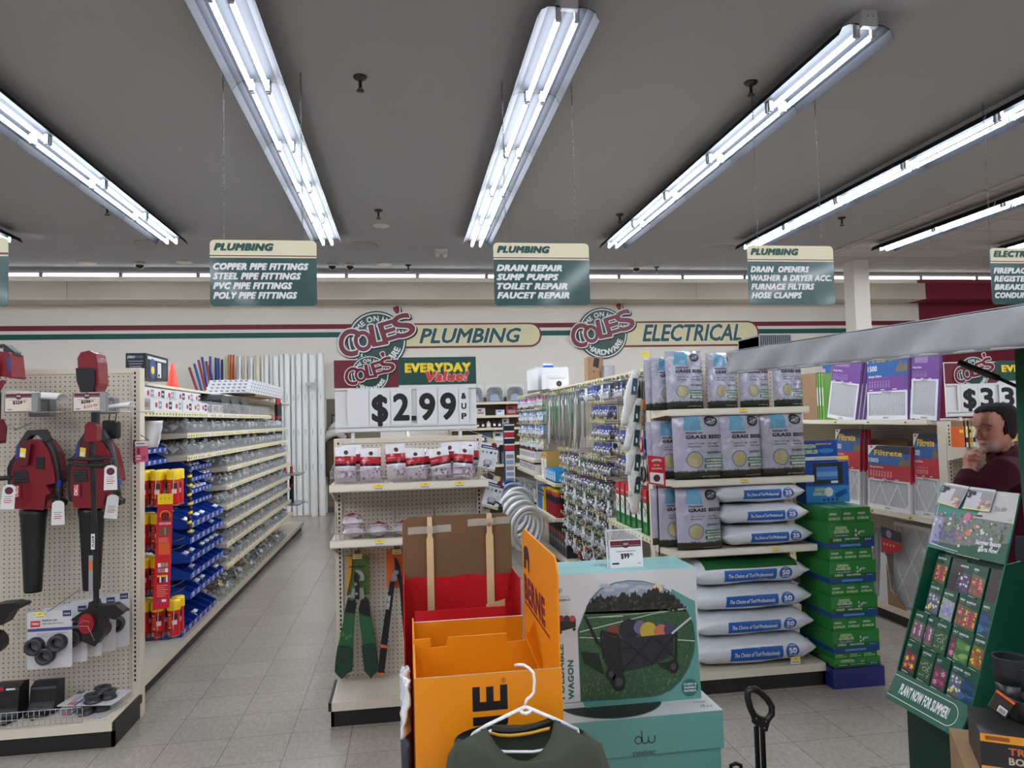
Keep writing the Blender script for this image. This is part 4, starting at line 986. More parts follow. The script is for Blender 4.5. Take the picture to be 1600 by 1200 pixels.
for i, y in enumerate((6.75, 7.12, 7.55)):
 mb = MB(); mb.frame((0, 0, 0), (0, 1, 0), (0, 0, 1)); mb.prism([(-.16, .12), (-.1, .17), (.12, .15), (.2, .02), (.14, 0), (-.02, .03)], -.14, .14, BK); o = mb.build('drain_pan', loc=(-1.72, y, 1.706), bevel=.015); tag(o, 'dark grey plastic pan on the top shelf, %s from the white cartons' % nth(i+1), 'drain pan', 'dark pans on the top shelf')
# stack of white trays on top of the gondola
WT = M('tray_white', (222, 222, 226), .35)
mb0 = None
for k in range(4):
 z = 1.925+.036*k; shift = .05*k
 t = thing('slotted_tray', 'white slotted plastic tray, %s from the bottom of the stack on the gondola' % nth(k+1), 'tray', (-1.75, 8.5+shift, z), group='white trays stacked on the gondola')
 mb = MB(); L, Wd = .95, .2
 mb.box(-Wd, Wd, -L, L, .0, .012, WT);
 for s in (-1, 1): mb.box(s*Wd-.008, s*Wd+.008, -L, L, 0, .031, WT).box(-Wd, Wd, s*L-.008, s*L+.008, 0, .031, WT)
 for j in range(14): mb.box(Wd+.008, Wd+.0085, -L+.06+j*.135, -L+.1+j*.135, .012, .025, M('tray_slot', (120, 122, 140), .5))
 for j in range(7): mb.box(-Wd+.03+j*.052, -Wd+.06+j*.052, -L-.0087, -L-.008, .012, .025, M('tray_slot', (120, 122, 140), .5))
 mb.build('tray', t)
o = MB().box(-.2, .2, -.55, .55, 0, .018, CARD).box(-.2, .2, -.55, .55, -.008, -.002, CARD).build('flat_carton', loc=(-1.75, 8.45, 1.909)); tag(o, 'flat beige carton under the stack of white trays', 'carton')
# cone and dark carton
t = thing('traffic_cone', 'small orange safety cone standing on the gondola top', 'traffic cone', (-1.95, 6.5, 1.901)); CO = M('cone_orange', (244, 66, 40), .4)
MB().rev([(.065, .012), (.045, .06), (.014, .24), (.0, .243)], CO, 20).build('cone_body', t); MB().rbox(-.08, .08, -.08, .08, 0, .014, CO, .01).build('cone_base', t)
A = at(199, 598, 4.72); B = at(228, 554, 4.72)
t = thing('filter_carton', 'dark navy carton standing at the end of the pipe gondola', 'carton', (A.x-.01, 4.72, 1.905)); NB = M('carton_navy', (26, 30, 42), .35)
w, h, d = B.x-A.x+.01, B.z-1.90, .42
h += .005
mb = MB().box(0, w, 0, d, 0, h, NB)
mb.frame((0, 0, 0), (1, 0, 0), (0, 0, 1)); mb.text('ZERO', .008, h*.8, .014, WHITE, .045, 1, .03, .2); mb.text('WATER', .054, h*.8, .014, M('carton_bluegrey', (120, 150, 190), .4), .045, 1, .0, .2)
for k in range(3): mb.rect(.015+.004*k, h*.66-.016*k, w-.015-.006*k, h*.69-.016*k, M('carton_text_grey', (150, 156, 168), .5), 1)
mb.frame((w, 0, 0), (0, 1, 0), (0, 0, 1)); mb.rect(.03, h*.78, .38, h*.9, WHITE, 1); mb.disc(.12, h*.42, .055, M('carton_blue_art', (58, 90, 160), .4), 1, .065); mb.disc(.12, h*.36, .03, YELLOW, 2, .025); mb.rect(.21, h*.1, .28, h*.72, WHITE, 1); mb.rect(.31, h*.12, .38, h*.66, M('carton_dark_art', (60, 70, 84), .4), 1); mb.rect(.22, h*.14, .25, h*.24, INK, 2)
mb.build('carton', t, bevel=.003)
# hanging clear bags on a hook under the top shelf
for k in range(3):
 mb = MB(); rn = random.Random(k+40)
 mb.grid(lambda u, v: ((u-.5)*.14*(1-.25*v), .02*math.sin(7*u+3*v+k)+.015*rn.random(), -.16*v), 8, 8, M('bag_shine', (228, 230, 234), .08, coat=.4)); o = mb.build('clear_bag', loc=(-1.52-.03*k, 4.62+.09*k, 1.64), solid=.004); tag(o, 'crumpled clear bag hanging under the top shelf, %s from the post' % nth(k+1), 'bag', 'clear bags under the top shelf')

# ------------------------------------------------------------------ pipes standing at the back wall
PVC = M('pvc_white', (226, 225, 222), .35); PVC2 = M('pvc_cream', (216, 206, 176), .4); COP = M('copper_pipe', (172, 92, 52), .3, .85); PEXR = M('pex_red', (140, 34, 44), .4); PEXB = M('pex_blue', (34, 66, 150), .4)
def pipe(x, y, r, z1, mat, name, label, group, lean=0.0, z0=.002, leany=0.0):
 mb = MB().cyl((0, 0, 0), (lean, leany, z1-z0), r, mat, 12, caps=False)
 mb.cyl((0, 0, 0), (lean*.001, 0, .001), r, mat, 12); d = Vector((lean, leany, z1-z0)); mb.cyl(d*.999, d, r, mat, 12); mb.cyl(d, d*1.0003, r*.8, INK, 12)
 if r > .02:
  for k in range(3): mb.box(-.003, .003, -r-.0006, -r+.001, .8+.6*k, .9+.6*k, M('pipe_print', (90, 90, 100), .5))
 o = mb.build(name, loc=(x, y, z0)); tag(o, label, 'pipe', group); return o
Yp = 12.95
for i, (pxb, pxt, yt) in enumerate(((317, 307, 577), (323, 313, 571), (328, 318, 565), (330, 322, 560), (334, 327, 566), (337, 331, 572))):
 a = at(pxb, 606, Yp); b = at(pxt, yt, Yp); sl = (b.x-a.x)/(b.z-a.z)
 pipe(a.x-sl*a.z, Yp-.42+.055*i, .02, b.z, PEXR if i % 2 == 0 else PEXB, 'pex_pipe', '%s plastic tube leaning at the back wall, %s from the side' % ('dark red' if i % 2 == 0 else 'blue', nth(i+1)), 'leaning coloured tubes', sl*b.z)
for i, px in enumerate((326, 333, 339, 343)):
 b = at(px, 556+i*1.5, Yp); pipe(b.x, Yp+.02+.07*(i%2)+.08, .02, b.z, PEXB, 'pex_pipe', 'straight blue plastic tube at the back wall, %s from the side' % nth(i+1), 'upright blue tubes')
for i in range(3):
 b = at(348+i*3.2, 557, Yp); pipe(b.x, Yp+.1, .016, b.z, PVC2, 'cream_pipe', 'thin cream pipe between the blue tubes and the copper, number %s' % nth(i+1), 'cream pipes')
for i in range(5):
 b = at(357+i*2.2, 554+i % 2, Yp); pipe(b.x-.0, Yp+.04*(i % 2), .012, b.z, COP, 'copper_pipe', 'copper pipe standing at the back wall, %s from the cream pipes' % nth(i+1), 'copper pipes')
px = 367.0; i = 0
while px < 500:
 i += 1
 wpx = 4.2 if px < 398 else (6.5 if px < 425 else (8.5 if px < 470 else 11.5))
 b = at(px+wpx/2, 556-5*(px-367)/133+(3 if i % 3 == 0 else 0), Yp); r = wpx/2*.0114*.97
 pipe(b.x, Yp+.05*(i % 2)-r+.06, r, b.z, PVC if i % 4 else PVC2 if px < 420 else PVC, 'pvc_pipe', 'tall white PVC pipe at the back wall, %s from the copper pipes' % nth(i), 'white PVC pipes')
 px += wpx+.35
# pipe rack rail with chain and the wall behind
RACKM = M('rack_galvanised', (168, 164, 156), .45, .3)
t = thing('pipe_rack', 'galvanised pipe rack with a chain at the foot of the white pipes', 'pipe rack', (-1.62, 12.75, 0))
MB().box(-.3, .02, .0, .02, .02, .05, RACKM).build('foot_bracket', t)
mb = MB();
for k in range(22):
 x = -.9+.04*k; mb.tube([(x, -.03, .27-.02*math.sin(k/21*PI)), (x+.024, -.03, .27-.02*math.sin(k/21*PI))], .008, INK if k % 2 else RACKM, 5)
mb.build('chain', t); MB().box(-.06, .14, .0, .03, 2.25, 2.3, RACKM).box(.1, .14, -.02, .05, 2.18, 2.36, RACKM).build('upper_bracket', t)
# staff doorway beyond the pipes with a jacket hanging
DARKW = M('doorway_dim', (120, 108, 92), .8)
A = at(511, 625, Y1-.01); x0d = -1.40
struct(MB().box(x0d, x0d+.95, Y1-.012, Y1-.002, .0, 2.03, DARKW).box(x0d-.03, x0d, Y1-.02, Y1, 0, 2.06, WALLM).box(x0d-.03, x0d+.98, Y1-.02, Y1, 2.03, 2.06, WALLM).build('door_1'))
t = thing('framed_picture', 'dark framed notice hanging in the staff doorway', 'picture', (-1.22, Y1-.025, 1.25)); MB().box(-.09, .09, 0, .01, 0, .5, M('frame_brown', (60, 38, 34), .5)).build('frame', t); MB().box(-.07, .07, -.002, 0, .03, .47, M('notice_grey', (130, 120, 112), .5)).build('print', t)
p = at(503, 668, Y1-.01); t = thing('extinguisher_sign', 'small white sign with a red extinguisher pictogram on the wall', 'sign', (p.x-.02, Y1-.006, p.z-.05))
mb = MB(); mb.frame((0, 0, 0), (1, 0, 0), (0, 0, 1)); mb.prism([(-.055, -.07), (.055, -.07), (.055, .07), (-.055, .07)], -.004, 0, WHITE); mb.rrect(-.02, -.05, .02, .03, .012, REDP, 1); mb.rect(-.01, .03, .012, .05, REDP, 1); mb.line(.012, .045, .032, .0, .008, REDP, 1); mb.build('sign_panel', t)
# jacket
JK = M('jacket_brown', (84, 70, 52), .85, var=.15, scale=10, bump=.1); HD = M('hood_grey', (190, 186, 180), .85, var=.1, scale=14, bump=.1)
p = at(511, 690, 12.9)
t = thing('work_jacket', 'brown work jacket with a pale grey hood hanging by the doorway', 'jacket', (p.x+.11, 13.24, .66))
rings = []
for z, rx, ry, dx in ((0, .21, .09, -.03), (.05, .24, .11, -.03), (.3, .25, .12, 0), (.55, .24, .12, .02), (.72, .2, .1, .02), (.82, .1, .07, .0)):
 rings.append([(dx+rx*math.cos(q*PI/12)*(1+.06*math.sin(3*q+z*9)), ry*math.sin(q*PI/12)*(1+.1*math.cos(5*q)), z) for q in range(24)])
MB().loft(rings, JK).build('body', t)
MB().tube([(.16, -.06, .68), (.24, -.11, .5), (.22, -.13, .28), (.19, -.12, .1)], [.07, .075, .068, .055], JK, 10).tube([(-.17, -.06, .68), (-.24, -.09, .5), (-.22, -.12, .3), (-.23, -.1, .12)], [.07, .07, .065, .05], JK, 10).build('sleeves', t)
MB().tube([(-.22, -.12, .62), (-.1, -.15, .74), (.05, -.15, .78), (.18, -.12, .66)], [.05, .075, .08, .05], HD, 10).tube([(-.1, -.08, .8), (.0, -.05, .9), (.08, -.08, .82)], [.05, .07, .05], HD, 10).build('hood', t)
tag(MB().cyl((0, 0, 0), (0, .12, 0), .012, STEEL, 8).build('coat_hook', loc=(p.x, 13.275, 1.50)), 'small steel coat hook above the brown jacket', 'hook')
# handled tools at the far end of the run
for i, (px, y0p, y1p) in enumerate(((452, 697, 790), (457, 700, 792), (463, 712, 780), (468, 716, 772), (455, 622, 690), (450, 620, 690), (444, 618, 690))):
 a = at(px, y1p, 10.4); b = at(px, y0p, 10.4)
 t = thing('caulk_tube', 'black and red tool at the far end of the pipe aisle, %s in line' % nth(i+1), 'tool', (-1.80+.075*(i % 4) if i < 4 else -1.62, 10.2+.08*i if i < 4 else 9.3+.08*i, (.916, .916, .516, .516)[i] if i < 4 else 1.4), group='tools at the end of the pipe aisle')
 MB().cyl((0, 0, 0), (0, 0, (b.z-a.z)*.75), .03, INK, 10).build('body', t); MB().cyl((0, 0, (b.z-a.z)*.75), (0, 0, b.z-a.z), .02, M('tool_red', (176, 44, 34), .4), 10).cyl((0, 0, (b.z-a.z)*.45), (0, 0, (b.z-a.z)*.5), .032, M('tool_red', (176, 44, 34), .4), 10).build('red_end', t)
t = thing('tool_rack', 'small grey rack of tools beyond the fitting bins', 'rack', (-1.68, 10.35, 0)); MB().box(-.2, .25, -.2, .35, .9, .915, STEEL).box(-.2, .25, -.2, .35, .5, .515, STEEL).build('shelf', t); MB().box(-.25, -.2, -.22, .37, .43, 1.3, STEEL).build('back', t)
# ------------------------------------------------------------------ centre endcap with the big price sign
CX0, CX1, CYB, CYF = -.415, .455, 4.36, 3.985
def big_sign(label, x0, x1, zt, zb, y, price, blank=.152):
 """two-colour value sign over a white board with slotted-in figures; x0..x1 = its width"""
 W = x1-x0; H = zt-zb; hb = H*.60
 t = thing('value_sign', label, 'price sign', (x0, y, zb))
 board = M('sign_board', (226, 225, 224), .4)
 mb = MB().box(0, W, 0, .012, 0, H-.005, board)
 mb.frame((0, 0, 0), (1, 0, 0), (0, 0, 1))
 mb.prism([(-.003, hb), (W*.447, hb), (W*.447, H-.012), (-.003, H-.012)], 0, .004, MAROON)
 mb.prism([(W*.447, hb+.012), (W+.003, hb+.012), (W+.003, H), (W*.447, H)], 0, .004, GREENP)
 for zz, d in ((hb-.014, .012), (.03, .012), (.004, .016)): mb.prism([(0, zz), (W, zz), (W, zz+.01), (0, zz+.01)], 0, d, board)
 mb.build('board', t)
 mb = MB(); mb.frame((0, -.004, 0), (1, 0, 0), (0, 0, 1))
 mb.outline('EVERYDAY', W*.497, H*.80, H*.115, INK, .004, W*.465, 2); mb.text('EVERYDAY', W*.497, H*.80, H*.115, YELLOW, W*.465, 4, .055)
 mb.outline('Value!', W*.645, H*.675, H*.125, WHITE, .007, W*.30, 5, shear=.2); mb.text('Value!', W*.645, H*.675, H*.125, M('value_red', (214, 64, 48), .4), W*.30, 7, .05, .2)
 mb.build('headline', t)
 global PRINT
 mb = MB(); mb.frame((W*.245, -.008, H*.775), (1, 0, 0), (0, 0, 1)); mb.prism([(W*.137*math.cos(i*PI/18), W*.137*math.sin(i*PI/18)) for i in range(36)], -.004, 0, LOGO_G)
 PRINT = .0005; logo(mb, 0, 0, W*.128, 1); PRINT = .0006
 mb.build('logo_badge', t)
 # figure cards
 figs = [(' ', .085), ] ; x = W*.085
 cards = [('', blank)]+[(c, .15) for c in price]+[('&UP', .075)]
 x = W*.085
 for c, fw in cards:
  w = W*fw*(1.0 if len(c) < 2 or c == '&UP' else 1.0)
  if c == '.': w = W*.034
  mb = MB(); mb.frame((x, -.0125, .04), (1, 0, 0), (0, 0, 1)); h = hb-.054
  if c == '.': mb.prism([(-.004, .022), (.024, .022), (.024, .05), (-.004, .05)], .0017, .0023, BLACK)
  else: mb.prism([(.0012, 0), (w-.0012, 0), (w-.0012, h), (.0012, h)], 0, .0015, M('figure_card', (232, 231, 232), .35))
  mb.T = mb.T @ Matrix.Translation((0, 0, .0015))
  if c == '&UP':
   for k, ch in enumerate(c): mb.text(ch, w/2, h*(.70-.29*k), h*.16, BLACK, w*.42, 1, .04, align='c')
  elif c.strip() and c != '.':
   mb.outline(c, w/2, h*.14 if c != '$' else h*.12, h*.72, BLACK, .007, w*.66, 1, align='c')
   mb.text(c, w/2, h*.14 if c != '$' else h*.12, h*.72, BLACK, w*.66, 2, align='c', bold=0)
  mb.build('figure_card', t); x += w
 for s in (.12, .88): MB().box(W*s-.01, W*s+.01, .004, .012, -.06, .001, board).build('sign_foot', t)
 return t
endcap('almond pegboard endcap under the $2.99 sign', CX0, CX1, CYB, CYF, 1.505, [(1.262, .345), (.965, .345)], {0: (-.17, .08, .27), 1: (-.17,)})
big_sign('large value sign reading $2.99 and up above red bags', -.405, .425, 1.978, 1.54, 4.345, '$2.99')
def wire_basket(label, z, dv):
 t = fence('shelf_fence', label, CX0+.01, CX1-.01, CYB-.345+.01, z+.001, .075, 36, depth=.30, dividers=dv, group=None)
 return t
wire_basket('chrome wire fence in front of the standing red bags', 1.262, (-.425, .14, .425)); wire_basket('chrome wire fence in front of the lying red bags', .965, (-.425, -.09, .14, .425))

# bag builder: a pillow with printed bands
def pillow_surf(w, h, d, seed=0, top=.12, bot=.06):
 rn = random.Random(seed); ph = [rn.uniform(0, 6) for _ in range(6)]
 def s(x, y):
  u = (x+w/2)/w; v = y/h; u = min(1, max(0, u)); v = min(1, max(0, v))
  e = max(0.0, math.sin(PI*u))**.5
  f = min(1, v/bot)**.5*min(1, (1-v)/top)**.8 if top > 0 else 1
  return d/2*e*f*(1+.10*math.sin(9*u+ph[0])*math.sin(7*v+ph[1])+.06*math.sin(23*u+11*v+ph[2])+.05*math.sin(17*v-13*u+ph[3])+.10*abs(math.sin(5*u-4*v+ph[4]))) + .0008
 return s
def pillow(mb, w, h, d, bands, seed=0, top=.12, bot=.06, nu=14, nv=22, back=True, pinch=.0):
 """front in +z of the current frame; bands = [(v_end, material)], bottom up"""
 s = pillow_surf(w, h, d, seed, top, bot)
 def width(v): return 1-pinch*math.sin(PI*v)
 v0 = 0
 for v1, m in bands:
  n = max(1, round(nv*(v1-v0)))
  mb.grid(lambda a, b: ((a-.5)*w*width(v0+(v1-v0)*b), (v0+(v1-v0)*b)*h, s((a-.5)*w, (v0+(v1-v0)*b)*h)), nu, n, m)
  if back: mb.grid(lambda a, b: ((.5-a)*w*width(v0+(v1-v0)*b), (v0+(v1-v0)*b)*h, -s((.5-a)*w, (v0+(v1-v0)*b)*h)), nu, n, m)
  v0 = v1
 return s
RB_R = M('bag_red', (186, 34, 48), .18, coat=.4); RB_W = M('bag_glossy_white', (228, 226, 228), .16, coat=.4); RB_K = M('bag_black', (28, 26, 28), .2); RB_L = M('bag_lilac', (206, 190, 198), .2, var=.15, scale=60, coat=.3)
def red_bag(seed):
 t = thing('drain_bag', 'bag', 'bag')
 w, h, d = .112, .188, .05
 mb = MB(); mb.frame((0, 0, 0), (1, 0, 0), (0, 0, 1))
 s = pillow(mb, w, h, d, [(.42, RB_L), (.47, RB_W), (.54, RB_K), (.74, RB_R), (1, RB_W)], seed, .25, .08)
 mb.surf = s
 mb.disc(0, h*.84, .012, INK, 1, n=12); mb.disc(0, h*.84, .008, MAROON, 2, n=12); mb.rect(-.05, h*.62, -.01, h*.65, M('bag_pink', (220, 120, 130), .3), 1)
 rn = random.Random(seed)
 for k in range(8): x = rn.uniform(-.05, .04); y = rn.uniform(.05, .36)*h; mb.rect(x, y, x+.014, y+.012, M('bag_print', (150, 120, 140), .4), 1)
 mb.surf = None; mb.build('printed_bag', t)
 return t
rbs = [red_bag(k) for k in range(3)]; ub = set()
def put_bag(k, x, y, z, rot, label, group):
 p = rbs[k]; o = p if k not in ub else dup(p); ub.add(k); o.location = (x, y, z); o.rotation_euler = rot; o['label'] = label; o['group'] = group
 if abs(rot[0]) < 1: o.scale = (1, 1, (1.06, .92, 1.0, 1.1, .95)[int(x*997) % 5]); o.rotation_euler = (rot[0], rot[1]+(.07, -.06, .02, -.03)[int(x*613) % 4], rot[2]+(.25, -.2, .1)[int(x*331) % 3])
zz = [(540, 4.06, 0, -.12), (549, 4.16, .0, -.05), (579, 4.07, .0, 0), (621, 4.08, .04, 0), (630, 4.2, 0, 0), (652, 4.09, .035, .0), (660, 4.2, 0, 0), (693, 4.06, .0, -.25), (707, 4.13, .022, -.1), (722, 4.05, .0, .1), (735, 4.17, .03, .15)]
lab = ['front bag at the post end of the fence', 'bag standing behind the first one', 'front bag second along, smooth white top', 'front bag third along, shiny', 'bag hidden behind the third one', 'tallest front bag, fourth along', 'bag hidden behind the tallest one', 'slanting bag first after the wire divider', 'bag with a tall white top after the divider', 'front bag near the far corner of the shelf', 'rear bag at the far corner of the shelf']
for i, (px, y, dz, r) in enumerate(zz):
 p = at(px, 740, y); put_bag(i % 3, p.x, y, 1.268, (-.12, r*.4, r*.3), 'red and white %s' % lab[i], 'red bags standing on the upper shelf')
for i, (x, y, r) in enumerate(((-.29, 4.13, 0), (-.29, 4.14, .1), (-.16, 4.13, .0), (-.02, 4.13, 0), (.07, 4.14, .05), (.20, 4.16, .1), (.36, 4.16, -.1))):
 put_bag(i % 3, x+.0, y-.09, .9665+.036+.05*(i == 1), (-PI/2+.06, 0, r), 'red and white bag lying flat on the lower shelf, %s along' % nth(i+1) if i != 1 else 'red and white bag lying on top of the first lower shelf bag', 'red bags lying on the lower shelf')
# ---- loppers
def zl(zx, zy, Y): return at(500+zx*.26667, 830+zy*.26667, Y)
LG = M('lopper_green', (34, 92, 52), .4); LGD = M('lopper_green_dark', (22, 54, 42), .45)
def lopper(label, Y, pts_card, ccard, parts):
 o = zl(pts_card[0][0], pts_card[0][1], Y); o.y = Y
 t = thing('lopper', label, 'garden lopper', o)
 L = lambda x, y: (zl(x, y, Y).x-o.x, zl(x, y, Y).z-o.z)
 for name, pts, y0, y1, m, bev in parts:
  mb = MB(); mb.frame((0, 0, 0), (1, 0, 0), (0, 0, 1)); mb.prism([L(*p) for p in pts], -y1, -y0, m); mb.build(name, t, bevel=bev)
 return t, L
CARDG = M('card_garden', (86, 112, 50), .5, var=.5, scale=45); CARDO = M('card_orange', (232, 104, 34), .5); CARDY = M('card_ochre', (206, 146, 48), .5)
t, L = lopper('green handled lopper on a garden photo card beside the bag shelf post', 4.27, [(160, 145), (285, 150), (292, 375), (155, 378)], CARDG, [
 ('backing_card', [(160, 145), (285, 150), (292, 372), (155, 378)], .015, .018, CARDG, 0), ('card_side', [(160, 145), (190, 147), (180, 270), (155, 378)], .0, .012, CARDY, 0),
 ('blade', [(205, 235), (200, 270), (208, 300), (206, 388), (232, 392), (232, 310), (226, 285), (226, 262), (214, 240)], -.035, -.02, TB, .003),
 ('hook_blade', [(205, 226), (232, 222), (252, 240), (262, 265), (258, 286), (226, 286), (238, 270), (236, 256), (222, 240)], -.02, -.012, STEEL, .002),
 ('head_plate', [(192, 330), (255, 326), (262, 396), (238, 400), (228, 372), (210, 372), (202, 396), (176, 392)], -.02, -.005, STEEL, .003),
 ('handle', [(165, 388), (204, 396), (214, 425), (204, 520), (196, 640), (192, 800), (158, 816), (134, 846), (116, 830), (94, 806), (96, 752), (112, 650), (140, 520), (148, 458)], -.045, .005, LG, .014),
 ('handle', [(230, 442), (240, 400), (264, 386), (286, 400), (302, 500), (326, 640), (342, 796), (318, 820), (302, 842), (284, 818), (264, 800), (250, 640), (234, 520)], -.045, .005, LG, .014),
 ('grip', [(108, 655), (196, 668), (194, 800), (158, 818), (134, 848), (114, 832), (92, 806), (94, 752)], -.055, .008, LGD, .014),
 ('grip', [(246, 652), (326, 640), (344, 798), (318, 822), (302, 846), (284, 820), (262, 802)], -.055, .008, LGD, .014),
 ('collar', [(164, 388), (206, 398), (216, 428), (206, 470), (150, 460)], -.05, .005, TB, .008), ('collar', [(228, 446), (240, 398), (264, 384), (288, 400), (300, 490), (238, 470)], -.05, .005, TB, .008)])
mb = MB(); mb.frame((0, -.0005, 0), (1, 0, 0), (0, 0, 1)); a = L(190, 210); mb.rect(a[0]-.02, a[1]-.002, a[0]+.07, a[1]+.004, INK, 1)
mb.frame((0, -.036, 0), (1, 0, 0), (0, 0, 1))
for q in ((212, 302), (216, 358)): a = L(*q); mb.disc(a[0], a[1], .008, STEEL, 2, n=14)
for q in ((138, 592), (160, 612), (182, 600)): a = L(*q); mb.frame((0, -.0455, 0), (1, 0, 0), (0, 0, 1)); mb.ring(a[0], a[1], .006, .0075, M('leaf_print', (150, 190, 150), .5), 1)
mb.build('rivets', t)
t, L = lopper('black handled lopper on an orange card with an orange collar', 4.27, [(387, 112)], CARDO, [
 ('backing_card', [(387, 112), (488, 108), (494, 336), (390, 330)], .015, .018, CARDO, 0),
 ('blade', [(436, 142), (455, 165), (472, 205), (474, 240), (480, 300), (462, 300), (448, 250), (440, 232), (438, 190)], -.035, -.02, TB, .003),
 ('head_plate', [(434, 222), (470, 215), (480, 260), (440, 290), (412, 292), (416, 264)], -.02, -.008, STEEL, .003),
 ('handle', [(410, 288), (440, 290), (395, 660), (356, 652)], -.045, .0, TB, .01), ('collar_ring', [(358, 648), (396, 655), (394, 670), (355, 666)], -.05, .004, CARDO, .004),
 ('grip', [(356, 668), (396, 670), (378, 812), (340, 812)], -.048, .002, TB, .01), ('end_cap', [(342, 812), (376, 812), (378, 824), (360, 830), (344, 826)], -.045, .0, CARDO, .004),
 ('handle', [(462, 255), (482, 262), (520, 640), (494, 646)], -.07, -.03, TB, .01)])
mb = MB(); mb.frame((0, -.0455, 0), (1, 0, 0), (0, 0, 1)); a = L(402, 445); mb.text('FISKARS', a[0]+.004, a[1], .016, WHITE, .075, 1, .03, rot=1.45); mb.frame((0, -.036, 0), (1, 0, 0), (0, 0, 1)); a = L(449, 234); mb.disc(a[0], a[1], .012, STEEL, 1, n=16); a = L(405, 190); mb.frame((0, -.0005+.0, 0), (1, 0, 0), (0, 0, 1)); mb.build('brand_print', t)
for (zx, zy, lab) in ((219, 148, 'yellow price sticker above the green lopper'), (450, 120, 'yellow price sticker above the orange carded lopper')):
 p = zl(zx, zy, 4.25); t = thing('price_hook', lab, 'price tag', p); mb = MB(); mb.frame((0, 0, 0), (1, 0, 0), (0, 0, 1)); mb.prism([(-.026, -.014), (.026, -.014), (.026, .014), (-.026, .014)], -.002, 0, WHITE); price_tag(mb, 0, 0, .05, .026, 1); mb.build('tag', t)
 MB().tube([(0, .002, .01), (0, .02, .026), (0, .106, .03)], .003, BWIRE, 5).box(-.014, -.006, .0, .01, .014, .034, BWIRE).box(.006, .014, .0, .01, .014, .034, BWIRE).build('hook', t)
# small peg hook at left
p = zl(180, 105, 4.33); tag(MB().tube([(0, .03, .02), (0, -.05, 0), (.01, -.07, .015)], .0025, WIRE, 5).build('peg_hook', loc=p), 'empty curled peg hook above the green lopper', 'peg hook')
# ---- two cartons clipped to the endcap's side
CB = M('blister_white', (224, 226, 230), .3, coat=.3); NAVY = M('print_navy', (40, 58, 112), .4)
for i, (px0, py0, rot) in enumerate(((763, 714, .2), (770, 773, .3))):
 p = at(px0, py0, 4.12); t = thing('carded_drain_kit', '%s tilted white and blue carton hung at the side of the bag endcap' % ('upper' if i == 0 else 'lower'), 'carton', p, group='cartons on the endcap side'); t.rotation_euler = (0, rot, 0)
 mb = MB(); w, h = .10, .155; mb.box(-w/2, w/2, 0, .05, -h/2, h/2, CB)
 mb.frame((0, 0, 0), (1, 0, 0), (0, 0, 1)); mb.rect(-w/2, h*.3, w/2, h*.42, NAVY, 1); mb.rect(-w*.4, h*.34, w*.3, h*.37, WHITE, 2); mb.disc(w*.22, h*.45, .016, MAROON, 2, n=12)
 for k in range(4): mb.disc(-w*.36+k*.024, h*.17, .008, (GREYP, M('print_sky', (140, 170, 210), .4), NAVY, GREYP)[k], 1, n=10)
 mb.disc(0, -h*.2, w*.25, GREYP, 1, h*.12); mb.disc(0, -h*.17, w*.16, M('print_lightgrey', (190, 192, 196), .4), 2, h*.09); mb.rect(-w*.2, -h*.36, w*.16, -h*.3, INK, 1)
 for k in range(4): mb.rect(w*.2, -h*.28+k*.012, w*.44, -h*.26+k*.012, GREYP, 1)
 mb.rect(-w/2, -h/2, w/2, -h*.42, M('print_tan', (200, 176, 140), .4), 1); mb.build('carton', t)
 mb = MB().tube([(0, .02, h/2), (-.02, .02, h/2+.03), (-.08, .05, h/2+.045), (-.12, .12, h/2+.05)], .002, WIRE, 5).box(-.02, .02, .018, .022, h/2, h/2+.03, film('hang_tab', (230, 220, 190), .5)); mb.build('hang_tab', t)
p = at(778, 795, 4.12); tag(MB().rbox(-.04, .03, 0, .05, -.03, .02, TB, .01).tube([(-.03, 0, .02), (-.01, .0, .04), (.02, 0, .02)], .005, TB, 5).build('black_fitting', loc=p), 'small black fitting below the lower tilted carton', 'fitting')

# ------------------------------------------------------------------ cardboard display stands in the middle
RC = M('carton_red', (186, 4, 22), .5, var=.03, scale=4); BRN = M('header_brown', (112, 82, 54), .8, var=.05, scale=30); OC = M('carton_orange', (230, 138, 8), .45, var=.04, scale=5); EDGE = M('cut_edge', (186, 150, 108), .8)
YR = 3.3
A = at(630, 905, YR); B = at(800, 898, YR); T0 = at(630, 808, YR)
x0, x1, zr, zt = A.x, B.x, A.z, at(715, 804, YR).z
t = thing('display_carton', 'tall red cardboard display with a plain brown header, in front of the bag endcap', 'cardboard display', ((x0+x1)/2, YR, 0)); W = x1-x0
mb = MB(); mb.frame((0, 0, 0), (1, 0, 0), (0, 0, 1)); mb.prism(rr_pts(-W/2, zr-.3, W/2, zt, .045, 6, (1, 1, 0, 0)), .002, .007, BRN); mb.build('header', t)
mb = MB(); mb.frame((0, 0, 0), (1, 0, 0), (0, 0, 1))
mb.prism([(-W/2, 0), (W/2, 0), (W/2, zr), (W*.18, zr), (W*.17, zr+.008), (W*.02, zr+.008), (W*.01, zr), (-W*.2, zr), (-W*.21, zr+.006), (-W*.4, zr+.006), (-W*.41, zr), (-W/2, zr)], .008, .014, RC)
mb.world(); mb.box(-W/2, -W/2+.006, -.25, -.016, 0, .93, RC).box(W/2-.006, W/2, -.25, -.016, 0, .93, RC).box(-W/2, W/2, -.012, .0, 0, .9, RC)
for zc in (.15, .45, .78): mb.box(-W/2-.0008, -W/2+.001, -.1, -.07, zc, zc+.09, M('slot_brown', (70, 44, 30), .8)); mb.box(-W/2+.0, -W/2+.008, -.0145, -.0135, zc, zc+.09, M('slot_brown', (70, 44, 30), .8))
mb.build('back_and_sides', t)
p = at(648, 958, 3.05); q = at(790, 945, 3.05); r0 = p.x-t.location.x; r1 = q.x-t.location.x
